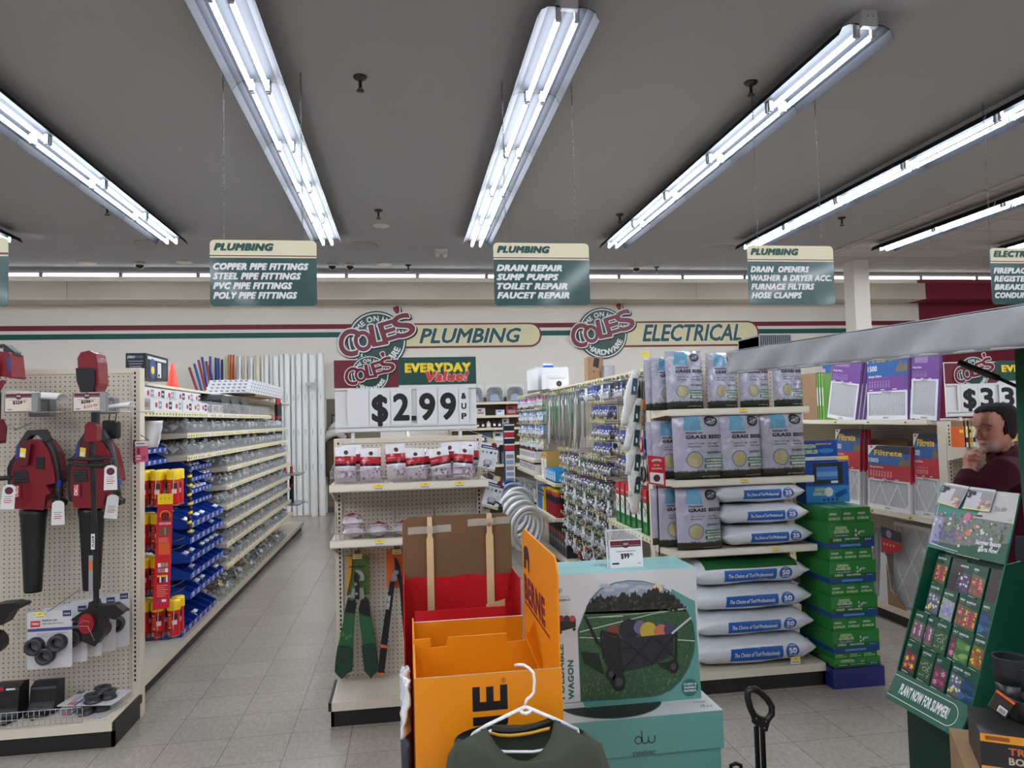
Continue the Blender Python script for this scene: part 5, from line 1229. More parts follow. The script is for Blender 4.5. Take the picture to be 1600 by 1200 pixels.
mb = MB(); mb.box(r0, r1, 3.05-YR, 3.056-YR, 0, p.z+.005, RC); mb.frame((0, 3.05-YR, 0), (1, 0, 0), (0, 0, 1)); mb.prism([(r1-.08, p.z+.012), (r1, p.z+.03), (r1, p.z-.0), (r1-.08, p.z+.004)], -.02, -.014, EDGE); mb.build('front_panel', t)
WOOD = M('pine_stick', (214, 184, 138), .6, var=.12, scale=14); TAPE = film('packing_tape', (214, 206, 190), .55, .25)
for i, (px, pt, pw, ty, lab) in enumerate(((671, 808, 10.5, 828, 'pine stick taped to the brown header, nearer the lopper side'), (764, 802, 11.5, 815, 'pine stick with a red stamp taped to the brown header'))):
 a = at(px, pt, YR-.02); zl_ = at(px, 903, YR-.02).z
 w = pw*YR/1131; h = a.z-zl_
 t = thing('wooden_stick', lab, 'wooden stick', (a.x, YR-.0145, zl_-.15), group='sticks on the brown header')
 mb = MB(); mb.frame((0, 0, 0), (1, 0, 0), (0, 0, 1)); H = h+.15
 mb.prism([(-w*.5, 0), (w*.5, 0), (w*.5, H-.10), (w*.34, H-.085), (w*.36, H-.005), (w*.3, H), (-w*.3, H), (-w*.36, H-.005), (-w*.34, H-.085), (-w*.5, H-.10)], 0, .007, WOOD)
 if i == 1: mb.ring(0, H-.05, .008, .0105, REDP, 13); mb.rect(-.004, H-.056, .004, H-.046, REDP, 13)
 mb.build('stick', t)
 tp = at(px, ty, YR-.02); tw = 33*YR/1131
 mb = MB(); n = 10; vs = []
 def prof(x): return -.0085 if abs(x) < w*.55 else -.0012
 xs = [-tw, -w*1.1, -w*.52, w*.52, w*1.1, tw]; ys = [.0071, .0071, -.0078, -.0078, .0071, .0071]
 vs = [(x, y, (tp.z-t.location.z)+s*.016+x*.03) for s in (-1, 1) for x, y in zip(xs, ys)]
 mb.add(vs, [(k, k+1, 7+k, 6+k) for k in range(5)], TAPE); mb.build('tape', t)
# orange stand
XL, XR, YN, YM, YF = .012, .452, 2.14, 2.55, 2.88
t = thing('display_carton', 'orange cardboard stand with a tall side header, behind the green shirt', 'cardboard display', ((XL+XR)/2, YN, 0)); cx = t.location.x
def zat(px, py, Y): return at(px, py, Y).z
zf, zm, zb_ = zat(760, 1053, YN), zat(745, 992, YM), zat(730, 967, YF)
MB().box(XL-cx, XR-cx-.006, 0, .006, .0, zf, OC).box(XL-cx, XR-cx-.006, 0, .006, zf, zf+.001, EDGE).build('front_panel', t)
mb = MB(); mb.frame((0, YM-YN, 0), (1, 0, 0), (0, 0, 1)); w2 = XR-.03-cx
mb.prism([(XL-cx, 0), (w2, 0), (w2, zm), (w2-.015, zm), (w2-.02, zm-.028), (w2-.085, zm-.03), (w2-.085, zm), (-.10, zm), (-.105, zm-.03), (-.16, zm-.032), (-.16, zm), (XL-cx, zm)], 0, .006, OC); mb.build('middle_panel', t)
MB().box(XL-cx, XR-cx-.006, YF-YN-.006, YF-YN, 0, zb_, OC).box(XL-cx, XR-cx-.006, YF-YN-.006, YF-YN, zb_, zb_+.001, WHITE).build('back_panel', t)
pB = lambda px, py: at(px, py, X=XR)
zt0 = pB(845, 850).z
mb = MB(); mb.frame((XR-cx, 0, 0), (0, 1, 0), (0, 0, 1))   # local x = depth
ya, yb2 = pB(871, 900).y-YN, pB(817, 850).y-YN
zbt = pB(868, 1050).z
mb.prism(rr_pts(ya, 0.0, yb2, pB(840, 845).z, .05, 6, (1, 1, 0, 0)), -.003, .003, OC)
mb.frame((XR-cx-.003, yb2, 0), (0, -1, 0), (0, 0, 1)); Ls = yb2-ya
zt1 = pB(819, 897).z
mb.text('BERNE', Ls*.06, pB(819, 928).z, pB(819, 895).z-pB(819, 928).z, MAROON, Ls*.62, 1, .05)
mb.rect(Ls*.05, pB(819, 928).z-.022, Ls*.8, pB(819, 928).z-.013, MAROON, 1)
zz_ = pB(822, 872).z; mb.poly([(Ls*.05, zz_-.04), (Ls*.06, zz_+.035), (Ls*.11, zz_+.05), (Ls*.2, zz_+.05), (Ls*.25, zz_+.02), (Ls*.24, zz_-.04), (Ls*.2, zz_-.04), (Ls*.19, zz_-.0), (Ls*.14, zz_-.0), (Ls*.13, zz_-.04)], INK, 1)
mb.build('side_header', t)
mb = MB(); mb.box(XL-cx, XL-cx+.006, .01, YF-YN-.008, 0, zf-.02, OC).box(XL-cx+.006, XR-cx-.01, .2, .3, zf-.25, zf-.245, OC); mb.build('side_panel', t)
MB().add([(XR-cx-.01, YM-YN-.1, zm-.12), (XR-cx-.004, YM-YN+.06, zm+.02), (XR-cx-.05, YM-YN-.02, zm-.01)], [(0, 1, 2)], OC).build('corner_flap', t, solid=.004)
mb = MB(); mb.frame((0, 0, 0), (1, 0, 0), (0, 0, 1))
a = at(740, 1112, YN); b = at(790, 1072, YN)
# big rotated lettering running up the panel
mb.text('BERNE', b.x-cx, b.z-.45, b.x-a.x, BLACK, .45, 1, .035, rot=PI/2)
mb.ring(b.x-cx-.006, b.z+.018, .0055, .0068, INK, 1); mb.text('R', b.x-cx-.006, b.z+.015, .006, INK, None, 1, .02, align='c')
mb.build('lettering', t)
# clear bag stock at the side of the stand
for k in range(3):
 rn = random.Random(k); mb = MB(); mb.grid(lambda u, v: (.012*math.sin(9*u+5*v+k)+.006*rn.random(), .16*u, -.16*v), 6, 10, M('bag_shine', (220, 222, 226), .1)); o = mb.build('clear_bag', loc=(XL-.034, 2.2+.18*k, zf-.03-.06*k), solid=.008); tag(o, 'crinkled clear bagged garment at the side of the orange stand, %s from the front' % nth(k+1), 'bag', 'bagged garments beside the orange stand')
for k in range(3):
 mb = MB(); mb.grid(lambda u, v: (.01*math.sin(7*u+3*v+k), .16*u, -.5*v), 6, 10, M('garment_dark', (46, 48, 60), .7)); o = mb.build('folded_garment', loc=(XL-.034, 2.2+.18*k, zf-.22-.03*k), solid=.012); tag(o, 'dark folded garment beside the orange stand, %s from the front' % nth(k+1), 'garment', 'garments beside the orange stand')
# ---- shirt on a white hanger
YS = 2.035
HG = M('hanger_white', (236, 236, 240), .3)
def wp(zx, zy, Y=YS): return at(620+zx*.2125, 1000+zy*.2125, Y)
o = wp(945, 480)
t = thing('clothes_hanger', 'white plastic hanger hooked on the orange stand, holding the shirt', 'clothes hanger', o)
L = lambda x, y: (wp(x, y).x-o.x, 0, wp(x, y).z-o.z)
pts = [L(890, 225), L(905, 208), L(940, 197), L(975, 208), L(1004, 240), L(1012, 300), L(1008, 385), L(985, 415), L(955, 440), L(944, 480)]
pts = [(p[0], .045*max(0, 1-i/3.)+.0, p[2]) for i, p in enumerate(pts)]
MB().tube(pts, .0042, HG, 10).build('hook', t)
mb = MB(); mb.tube([L(945, 490), L(660, 628), L(560, 690)], .0052, HG, 8).tube([L(945, 490), L(1143, 572), L(1330, 660)], .0052, HG, 8)
mb.tube([L(560, 690), L(540, 720), L(600, 800), L(800, 822), L(1005, 822), L(1250, 780), L(1340, 700), L(1330, 660)], .0042, HG, 8); mb.tube([L(905, 512), L(920, 535), L(948, 542), L(975, 530), L(990, 510)], .0055, HG, 8); mb.tube([(L(670, 660)[0], -.012, L(670, 660)[2]), (L(692, 650)[0], -.014, L(692, 650)[2])], .004, HG, 6); mb.build('bar', t)
SH = M('shirt_olive', (66, 70, 56), .9, var=.06, scale=120, bump=.03); SHD = M('shirt_rib', (58, 62, 50), .9, var=.08, scale=150); NECK = M('neck_tape', (222, 160, 50), .7)
t = thing('shirt', 'olive green long sleeved shirt on the white hanger before the orange stand', 'shirt', (o.x, YS, o.z));
def sp(zx, zy, dy): q = wp(zx, zy); return (q.x-o.x, dy, q.z-o.z)
# body: rings from the shoulder line downwards, front and back sheets
sil = [(658, 640, 1150, 572), (560, 668, 1230, 610), (470, 720, 1330, 665), (430, 760, 1400, 700), (415, 860, 1470, 790), (418, 1000, 1490, 940), (425, 1400, 1480, 1400), (430, 1900, 1470, 1900)]
neck_f = [(658, 632), (690, 700), (735, 765), (800, 822), (880, 858), (950, 862), (1020, 828), (1090, 750), (1130, 680), (1150, 570)]
neck_b = [(658, 640), (690, 645), (760, 660), (830, 668), (900, 664), (1000, 640), (1080, 605), (1150, 570)]
def sheet(neck, dy, bulge):
 n = 24; rows = []
 def along(pl, f):
  f *= len(pl)-1; i = min(int(f), len(pl)-2); k = f-i; return (pl[i][0]*(1-k)+pl[i+1][0]*k, pl[i][1]*(1-k)+pl[i+1][1]*k)
 left = [(658, 632), (560, 662), (470, 700), (425, 740), (415, 860), (418, 1000), (425, 1400), (430, 1900)]
 right = [(1150, 570), (1230, 606), (1330, 655), (1410, 700), (1460, 780), (1490, 940), (1480, 1400), (1470, 1900)]
 for j in range(15):
  f = j/14; row = []
  a = along(left, f); b = along(right, f)
  for i in range(n+1):
   u = i/n; nx, ny = along(neck, u)
   bx, by = a[0]*(1-u)+b[0]*u, a[1]*(1-u)+b[1]*u
   k = max(0, 1-f*2.2)**1.5
   x = nx*k+bx*(1-k); y = (ny*k+max(by, ny if f > 0 else 0)*(1-k)) if f < .45 else by
   if f >= .45: y = by
   row.append(sp(x, y, dy*(.25+.75*min(1, f*3))*math.sin(PI*min(max(u, .02), .98))**.4*bulge + dy*.08+.006*math.sin(6*u+2*f)*min(1, f*2)))
  rows.append(row)
 mb = MB(); mb.loft(rows, SH, True, False, False); return mb
sheet(neck_f, -.075, 1.0).build('front', t, sub=1, solid=.002)
sheet(neck_b, .05, 1.0).build('back', t, sub=1, solid=.002)
def band(pl, dy, w, m, name, r):
 mb = MB(); pts = [sp(x, y, dy(k/(len(pl)-1))) for k, (x, y) in enumerate(pl)]; mb.tube(pts, r, m, 8); mb.build(name, t)
rib = [(648, 628), (675, 700), (722, 772), (790, 832), (875, 872), (955, 876), (1032, 840), (1104, 758), (1144, 684), (1160, 566)]
mbn = MB()
def nb(pl0, pl1, dyf, m):
 a = [sp(x, y, dyf(k/(len(pl0)-1))-.003) for k, (x, y) in enumerate(pl0)]; b = [sp(x, y, dyf(k/(len(pl1)-1))-.003) for k, (x, y) in enumerate(pl1)]
 mbn.loft([a, b], m, True, False, False)
outer = [(612, 640), (655, 730), (700, 800), (772, 868), (868, 912), (958, 916), (1050, 874), (1130, 780), (1180, 690), (1196, 585)]
nb(neck_f, outer, lambda u: -.012-.03*math.sin(PI*u), SHD)
mbn.build('collar_rib', t, solid=.004)
mbn = MB(); nb([(x, y+8) for x, y in neck_b], [(x, y+36) for x, y in neck_b], lambda u: .010+.016*math.sin(PI*u), SHD); mbn.build('back_rib', t, solid=.003)
mbn = MB(); nb([(676, 668), (750, 696), (830, 705), (900, 702), (1000, 684), (1070, 660), (1128, 636)], [(680, 690), (750, 718), (830, 728), (900, 726), (1000, 706), (1070, 682), (1124, 662)], lambda u: .004+.014*math.sin(PI*u), NECK); mbn.build('neck_tape', t, solid=.003)
for s, pl in ((0, [(470, 740), (450, 850), (440, 1000), (440, 1400), (450, 1800)]), (1, [(1370, 700), (1440, 800), (1478, 940), (1490, 1400), (1490, 1800)])):
 MB().tube([sp(x, y, .0) for x, y in pl], [.012, .028, .034, .034, .03], SH, 14).build('sleeve', t)
# ------------------------------------------------------------------ wagon cartons beside the orange stand
TEAL = M('carton_teal', (98, 160, 154), .35, var=.02, coat=.2); TEALL = M('carton_teal_light', (136, 196, 192), .3, coat=.2); CW = M('carton_pale', (214, 216, 218), .4); TXT = M('print_teal_dark', (40, 112, 108), .5); LGY = M('logo_grey', (84, 88, 94), .5)
def mp_logo(mb, x, y, s, mat=LGY, l=2, flip=1):
 """looping m-p mark drawn as strokes"""
 w = .11*s
 for k in range(2): mb.ring(x+(.25+.5*k)*s, y+.25*s, .25*s-w/2, .25*s+w/2, mat, l, a0=0, a1=PI)
 for k in range(3): mb.line(x+.5*k*s, y-.0*s, x+.5*k*s, y+.26*s, w, mat, l) if k != 2 else mb.line(x+1.0*s, y-.45*s, x+1.0*s, y+.26*s, w, mat, l)
 mb.ring(x+1.26*s, y+.22*s, .26*s-w/2, .26*s+w/2, mat, l)
YW = 2.75
A = at(881, 1108, YW); B = at(1096, 1091, YW); C_ = at(1084, 886.5, YW)
wx0, wx1, wz0, wz1 = A.x-.03, B.x-.003, A.z, C_.z
W, H, D = wx1-wx0, wz1-wz0, .245
t = thing('wagon_carton', 'upright teal and white folding wagon carton with a big photo of the wagon', 'carton', ((wx0+wx1)/2, YW, wz0))
mb = MB().box(-W/2, W/2, 0, D, 0, H, TEALL)
mb.frame((-W/2, 0, 0), (1, 0, 0), (0, 0, 1))
fx = lambda px, py: (at(px, py, YW).x-wx0, at(px, py, YW).z-wz0)
z4 = lambda x, y: fx(840+x/3.157, 820+y/3.157)
mb.rect(0, 0, W, H, CW, 1)
p = z4
mb.poly([p(775, 375), p(808, 855), p(236, 905), p(222, 872), p(400, 850), p(700, 520), p(740, 360)], TEAL, 2)
mb.poly([p(660, 315), p(775, 378), p(808, 855), p(600, 870)], TEAL, 1.5)
mb.line(*p(130, 880), *p(222, 872), .003, TEAL, 2)
# photo window: rounded arch shape
win = [p(217, 868), p(202, 520), p(232, 440), p(262, 370), p(310, 318), p(380, 288), p(450, 276), p(520, 280), p(590, 298), p(650, 330), p(700, 375), p(735, 425), p(765, 490), p(775, 560), p(768, 630), p(745, 700), p(705, 765), p(660, 810), p(610, 835), p(560, 845), p(400, 858)]
cxw = sum(q[0] for q in win)/len(win); czw = sum(q[1] for q in win)/len(win)
mb.poly([(cxw+(q[0]-cxw)*1.015, czw+(q[1]-czw)*1.015) for q in win], TXT, 2.5)
TURF = M('print_turf', (58, 92, 62), .6, var=.75, scale=130); SKYP = M('print_sky_grey', (150, 160, 176), .5, var=.25, scale=25); TREES = M('print_trees', (42, 46, 40), .6, var=.4, scale=80); LINE = M('print_field_line', (196, 214, 196), .5); WAG = M('print_wagon_dark', (46, 46, 54), .5, var=.3, scale=60); WAGF = M('print_wagon_frame', (26, 28, 32), .4); SHADE = M('print_deep_green', (24, 44, 30), .6)
mb.poly(win, TURF, 3)
_rg = random.Random(4)
for k in range(420):
 x_, y_ = _rg.uniform(205, 770), 440+420*_rg.random()**.8; rr_ = .45+.55*(y_-440)/420
 inside = ((x_-490)/290)**2+((y_-560)/300)**2 < .93 or (x_ < 500 and y_ > 500 and y_ < 850 and x_ > 222)
 if inside: a_ = p(x_, y_); mb.poly([(a_[0]-.0022*rr_, a_[1]), (a_[0]+.0022*rr_, a_[1]), (a_[0]+_rg.uniform(-.004, .004), a_[1]+.012*rr_)], M('print_turf_%d' % (k % 3), ((36, 70, 44), (92, 124, 84), (120, 146, 104))[k % 3], .6), 3.1+.001*k)
hz = lambda px: 428-.02*(px-240)
mb.poly([p(237, 428)]+win[2:12]+[p(735, 408)], SKYP, 4)
tops = [(240, 400), (275, 360), (310, 345), (335, 365), (360, 340), (385, 355), (420, 335), (450, 345), (480, 330), (500, 350), (530, 340), (560, 312), (590, 310), (612, 335), (640, 320), (665, 345), (690, 362), (712, 388), (732, 412)]
_rt = random.Random(9); tl = []
for (xa, ya), (xb, yb) in zip(tops, tops[1:]):
 for k in range(5): f = k/5; tl.append((xa+(xb-xa)*f, ya+(yb-ya)*f+_rt.uniform(-9, 13)))
mb.poly([p(237, 430)]+[p(*q) for q in tl]+[p(735, 410)], TREES, 5)
for k in range(70): x_ = _rt.uniform(275, 690); mb.disc(*p(x_, _rt.uniform(365, 418)), _rt.uniform(.004, .009), M('print_tree_dark', (26, 32, 26), .6) if k % 3 else M('print_tree_lit', (74, 72, 58), .6), 5.05+.002*k, n=7)
for k in range(9): mb.disc(*p(330+34*k+_rt.uniform(-10, 10), 312-.0*k+_rt.uniform(-14, 10)), .022, M('print_cloud', (176, 184, 196), .5, var=.15, scale=40), 4.1+.03*k, .008, n=12)
mb.disc(*p(590, 316), .02, M('print_sun', (226, 206, 160), .5), 4.6)
for a, b, w in (((232, 460), (720, 418), .002), ((206, 528), (560, 440), .0035), ((206, 555), (320, 558), .003), ((690, 566), (774, 572), .004), ((560, 440), (740, 408), .003), ((300, 455), (420, 450), .003)): mb.line(*p(*a), *p(*b), w, LINE, 4+.05*(hash(a) % 9))
mb.poly([p(212, 625), p(300, 632), p(330, 740), p(290, 720), p(225, 680)], SHADE, 4); mb.poly([p(345, 750), p(420, 735), p(430, 790), p(370, 806)], SHADE, 4); mb.poly([p(590, 680), p(680, 672), p(660, 725), p(600, 700)], SHADE, 4)
cargo = [((370, 525), .026, (120, 66, 54)), ((450, 515), .040, (40, 42, 48)), ((505, 505), .026, (120, 112, 146)), ((545, 522), .034, (200, 178, 70)), ((608, 528), .030, (206, 120, 92)), ((650, 515), .024, (72, 70, 100))]
for i, (q, r, c) in enumerate(cargo): mb.disc(*p(*q), r, M('print_cargo%d' % i, c, .5), 5.2+.12*i)
mb.poly([p(400, 560), p(670, 535), p(668, 640), p(570, 690), p(425, 725), p(412, 700)], WAG, 6)
mb.poly([p(320, 535), p(402, 560), p(414, 730), p(385, 760), p(330, 680)], M('print_wagon_end', (34, 34, 40), .5), 6.3)
for a, b, w in (((310, 525), (395, 545), .012), ((395, 545), (415, 735), .011), ((310, 530), (325, 660), .009), ((682, 520), (680, 670), .01), ((405, 610), (460, 605), .006), ((410, 730), (565, 550), .008), ((425, 570), (570, 690), .008), ((560, 690), (675, 540), .008), ((580, 560), (680, 660), .007), ((415, 740), (300, 580), .01), ((300, 590), (232, 450), .011)): mb.line(*p(*a), *p(*b), w, WAGF, 6.6+.03*(hash((a, b)) % 12))
mb.line(*p(660, 535), *p(755, 455), .008, M('print_handle_light', (210, 210, 200), .4), 7)
for q, r in (((400, 775), .028), ((668, 697), .022), ((360, 735), .02)): mb.disc(*p(*q), r, WAGF, 7.4, r*1.25); mb.disc(*p(*q), r*.5, M('print_hub', (70, 70, 78), .5), 8, r*.62)
# small print at the left of the face
mp_logo(mb, p(80, 340)[0], p(80, 332)[1], .021); mb.text('ORIGINALS', p(60, 380)[0], p(60, 380)[1], .008, LGY, p(160, 380)[0]-p(60, 380)[0], 2, .03); mb.text('MERIDIAN POINT', p(60, 358)[0], p(60, 362)[1], .004, LGY, p(158, 358)[0]-p(60, 358)[0], 2, 0)
mb.poly([p(100, 478), p(188, 462), p(188, 505), p(105, 528)], WAG, 2)
for k, c in enumerate(((150, 50, 60), (70, 66, 80), (190, 80, 74))): mb.disc(*p(115+28*k, 462), .012, M('print_mini%d' % k, c, .5), 3)
for q in ((112, 530), (180, 515)): mb.disc(*p(*q), .006, INK, 3)
for s, xx, l in (('FOLDABLE', 128, 590), ('WAGON', 175, 668)):
 a = p(xx, 858); b = p(xx, l); mb.text(s, a[0]+.004, a[1], .021, TXT, b[1]-a[1], 2, .04, rot=PI/2)
a = p(750, 800); mb.disc(a[0], a[1], .033, TXT, 9)
for k, s in enumerate(('STURDY &', 'DURABLE', 'MATERIAL')): mb.text(s, a[0], a[1]+.010-k*.0125, .0075, WHITE, None, 10, .04, align='c')
mb.frame((-W/2, 0, H), (1, 0, 0), (0, 1, 0)); mp_logo(mb, W*.35, D*.5, .05, TEAL); mb.rect(0, D*.48, W, D*.5, TEAL, 1)
mb.build('carton', t, bevel=.003)
# lying cartons under it
def lying(zc0, zc1, label, dx, dy, top_print):
 x0, x1, y0 = wx0+.0+dx, wx1+.035+dx, 2.625+dy; W = x1-x0; H = zc1-zc0; D = .52
 t = thing('wagon_carton', label, 'carton', ((x0+x1)/2, y0, zc0), group='wagon cartons lying flat')
 mb = MB().box(-W/2, W/2, 0, D, 0, H, TEAL)
 mb.frame((-W/2, 0, H), (1, 0, 0), (0, 1, 0)); mb.rect(0, 0, W, D, CW, 1)
 if top_print:
  mb.disc(W*.36, D*.34, W*.34, TXT, 2, D*.33, n=40); mb.disc(W*.36, D*.345, W*.335, TREES, 3, D*.325, n=40)
  mp_logo(mb, W*.72, .055, .038, flip=1) if False else None
 mb.frame((W/2, 0, H), (-1, 0, 0), (0, -1, 0)); mp_logo(mb, .025, -.055, .028) ; mb.text('ORIGINALS', .03, -.092, .008, LGY, .05, 2, .03)
 mb.frame((W/2, 0, H), (-1, 0, 0), (0, 0, -1))      # print upside down, as the carton lies on its head
 mp_logo(mb, W*.44, H*.50, H*.36); mb.text('ORIGINALS', W*.44, H*.18+.0, H*.10, LGY, W*.14, 2, .03) if False else mb.text('ORIGINALS', W*.44, H*.88, H*.10, LGY, W*.14, 2, .03)
 mb.build('carton', t, bevel=.003)
lying(wz0-.004-.138, wz0-.0035, 'upper teal wagon carton lying flat under the upright one', 0, 0, True)
lying(wz0-.004-.279, wz0-.004-.1385, 'second teal wagon carton lying flat, topped by another', -.01, .01, False)
lying(.001, wz0-.004-.2795, 'lowest teal wagon carton on the floor', -.005, .01, False)
# price card in a clear stand on top
A = at(950, 885, 2.82)
t = thing('price_sign', 'white price card reading $99 in a clear holder on the wagon carton', 'price sign', (A.x+.01, 2.82, wz1)); w, h = .135, .108
mb = MB(); mb.frame((0, 0, 0), (1, 0, 0), (0, .12, 1)); mb.prism([(0, 0), (w, 0), (w, h), (0, h)], 0, .0015, WHITE); mb.T = mb.T @ Matrix.Translation((0, 0, .0015))
mb.rect(.004, h*.8, w-.004, h*.97, MAROON, 1); mb.rect(.004, h*.74, w-.004, h*.79, GREENP, 1); mb.disc(w/2, h*.84, h*.14, INK, 2); mb.disc(w/2, h*.84, h*.11, MAROON, 3); mb.text("COLE'S", w/2, h*.81, h*.07, WHITE, h*.2, 4, .02, align='c')
mb.rect(w*.2, h*.57, w*.8, h*.6, GREYP, 1); mb.text('$99', w*.34, h*.33, h*.17, INK, w*.25, 1, .05); mb.text('95', w*.62, h*.42, h*.08, INK, w*.08, 1, .03); mb.rect(w*.06, h*.12, w*.27, h*.18, INK, 1); mb.rect(w*.84, h*.12, w*.93, h*.15, GREYP, 1); mb.build('card', t)
mb = MB(); mb.frame((0, 0, 0), (1, 0, 0), (0, .12, 1)); mb.prism([(-.012, 0), (w+.004, 0), (w+.004, h+.04), (-.012, h+.04)], -.004, -.002, CLEAR); mb.prism([(-.012, h+.036), (w+.004, h+.036), (w+.004, h+.042), (-.012, h+.042)], -.006, .001, film('clear_edge', (230, 230, 232), .6)); mb.prism([(-.012, 0), (-.008, 0), (-.008, h+.04), (-.012, h+.04)], -.005, .0, film('clear_edge', (230, 230, 232), .6)); mb.build('holder', t)
mb = MB().box(-.012, w+.004, -.0, .10, .0, .002, CLEAR).build('foot', t)
# ---- pull handle of a folded wagon on the floor
o = at(1190, 1200, 2.62)
t = thing('folding_wagon', 'black pull handle of a folded wagon standing on the floor before the seed bags', 'wagon', (o.x, 2.62, 0))
L = lambda px, py: (at(px, py, 2.62).x-o.x, at(px, py, 2.62).z)
zq = lambda x, y: L(1060+x*.3, 840+y*.3)
loop = [zq(*q) for q in ((378, 790), (362, 800), (360, 830), (372, 880), (392, 925), (430, 955), (462, 950), (486, 918), (486, 880), (462, 840), (430, 810), (400, 790))]
mb = MB(); mb.tube([(x, 0, z) for x, z in loop], .0125, BPLAST, 10, True); mb.build('grip', t)
mb = MB(); mb.frame((0, 0, 0), (1, 0, 0), (0, 0, 1)); mb.prism([zq(*q) for q in ((388, 915), (455, 940), (470, 948), (456, 1003), (440, 1004), (424, 985), (398, 974), (389, 968))], -.012, .012, BPLAST)
for q in ((398, 935), (440, 985), (448, 950)): a = zq(*q); mb.prism([(a[0]+.003*math.cos(k), a[1]+.003*math.sin(k)) for k in range(6)], .012, .0135, STEEL)
mb.build('grip_base', t, bevel=.003)
for k, (x, nm) in enumerate(((406, 'rail'), (437, 'rail'))):
 a = zq(x, 985); mb = MB().box(a[0]-.007, a[0]+.007, -.007, .007, .12, a[1], M('rail_black', (26, 26, 28), .25, .3)); mb.build(nm, t)
MB().rbox(-.2, .2, -.34, -.02, .06, .19, M('wagon_fabric', (32, 32, 36), .8), .03).build('folded_body', t)
MB().box(-.04, .03, -.01, .03, .08, .135, BPLAST).build('hinge', t)
for sx in (-.17, .17):
 for sy in (-.3, -.06): MB().cyl((sx-.02, sy, .06), (sx+.02, sy, .06), .059, BPLAST, 18).build('wheel', t)
p = at(1142, 1196, 2.75); tag(MB().tube([(0, 0, -.04), (.0, 0, 0), (.02, 0, .006), (.04, 0, -.002), (.045, 0, -.04)], .008, BPLAST, 8).box(-.012, .06, -.01, .01, -p.z, -.035, BPLAST).build('black_bracket', loc=p), 'tip of a small black bracket beside the wagon handle', 'bracket')

# ------------------------------------------------------------------ grass seed endcap
GX0, GX1, GYB, GYF = 1.512, 2.405, 4.36, 3.99
endcap('almond pegboard endcap stacked with grass seed bags', GX0, GX1, GYB, GYF, 1.965, [(1.625, .31), (1.213, .33), (.808, .33)], {0: (.02,), 1: (.0,), 2: (.18,)}, brk=.05)
p = at(1243, 1032, GYF-.005); mb = MB(); mb.frame((p.x, GYF-.0048, p.z), (1, 0, 0), (0, 0, 1)); mb.prism([(-.03, -.02), (.03, -.02), (.03, .02), (-.03, .02)], 0, .001, WHITE); mb.T = mb.T @ Matrix.Translation((0, 0, .001)); price_tag(mb, 0, 0, .058, .036, 1); tag(mb.build('price_sticker'), 'yellow price sticker on the deck below the fifty pound bags', 'price tag')
SL = M('seed_bag_lilac', (172, 168, 184), .16, var=.06, scale=24, coat=.5, bump=.9); SD = M('seed_bag_turf', (42, 46, 32), .3, var=.6, scale=90); SB = M('seed_band_blue', (104, 158, 186), .2, coat=.4, bump=.9, scale=24); SG = M('seed_band_green', (52, 116, 52), .3); SEED = M('seed_grain', (172, 160, 118), .5, var=.3, scale=120); SRING = M('seed_ring', (96, 122, 140), .4); TURFG = M('seed_turf_tip', (70, 92, 52), .5)
GLOSS = film('shrink_wrap', (240, 240, 250), .06, .05)
def seed_bag(w, h, d, seed, top):
 t = thing('grass_seed_bag', 'bag', 'grass seed bag')
 mb = MB(); mb.frame((0, -d*.42, 0), (1, 0, 0), (0, 0, 1))
 s = pillow(mb, w, h, d, [(.12, SD), (1-.0, SL)], seed, top, .05, 16, 26)
 mb.surf = s; rn = random.Random(seed)
 for k in range(26):
  x = -w*.46+w*.92*k/26; mb.poly([(x, h*.118), (x+w*.036, h*.118), (x+w*.02, h*(.13+.03*rn.random()))], TURFG if k % 2 else SD, 1.5)
 # blue swoosh top, sweeping away from the logo
 n = 10
 for i in range(n): f0, f1 = i/n, (i+1)/n; mb.rect(-w*(.33-.05*f0), h*(.74+.24*f0), w*(.0+.04*(1-f0)), h*(.74+.24*f1)+.0005, SB, 1)
 mb.disc(w*.24, h*.875, w*.15, INK, 2, w*.11, n=16); mb.disc(w*.24, h*.875, w*.10, M('seed_logo_grey', (110, 110, 120), .4), 3, w*.065, n=14)
 for kx in range(3): mb.disc(w*(.17+.07*kx), h*(.868+.012*kx), w*.04, INK, 4, n=8)
 mb.text("COLE'S", w*.24, h*.862, h*.028, WHITE, w*.2, 5, .02, rot=.3, align='c')
 mb.rect(w*.12, h*.785, w*.4, h*.797, GREYP, 2)
 mb.text('PREMIUM', -w*.28, h*.685, h*.030, INK, w*.32, 2, .03)
 mb.text('GRASS SEED', -w*.28, h*.615, h*.05, INK, w*.74, 2, .05)
 for k, (tx, ty, ww) in enumerate((('EASY TO USE', .53, .3), ('PRE-MIXED', .485, .24))): mb.text(tx, -w*.24, h*ty, h*.020, INK, w*ww, 2, .01)
 for k, (tx, ty, ww) in enumerate((('NO WEED', .53, .2), ('99.9% WEED', .485, .26))): mb.text(tx, w*.15, h*ty, h*.020, INK, w*ww, 2, .01)
 mb.disc(-w*.13, h*.30, w*.165, SRING, 2); mb.disc(-w*.13, h*.30, w*.145, SEED, 3)
 for k, (ww, y) in enumerate(((.30, .36), (.36, .27), (.34, .18))):
  if k: mb.rect(w*.06, h*(y-.012), w*.47, h*(y+.048), SG, 2)
 mb.text('THE CHOICE OF', w*.10, h*.385, h*.032, M('seed_text_green', (50, 92, 50), .4), w*.34, 4, .03); mb.text('TURF PROFESSIONALS', w*.08, h*.275, h*.024, WHITE, w*.38, 4, .02); mb.text('EVERYWHERE', w*.11, h*.183, h*.032, WHITE, w*.33, 4, .03)
 mb.text('NET WEIGHT 5 LB', -w*.0, h*.035, h*.016, WHITE, w*.38, 3, .01)
 mb.surf = None; mb.build('printed_bag', t)
 return t
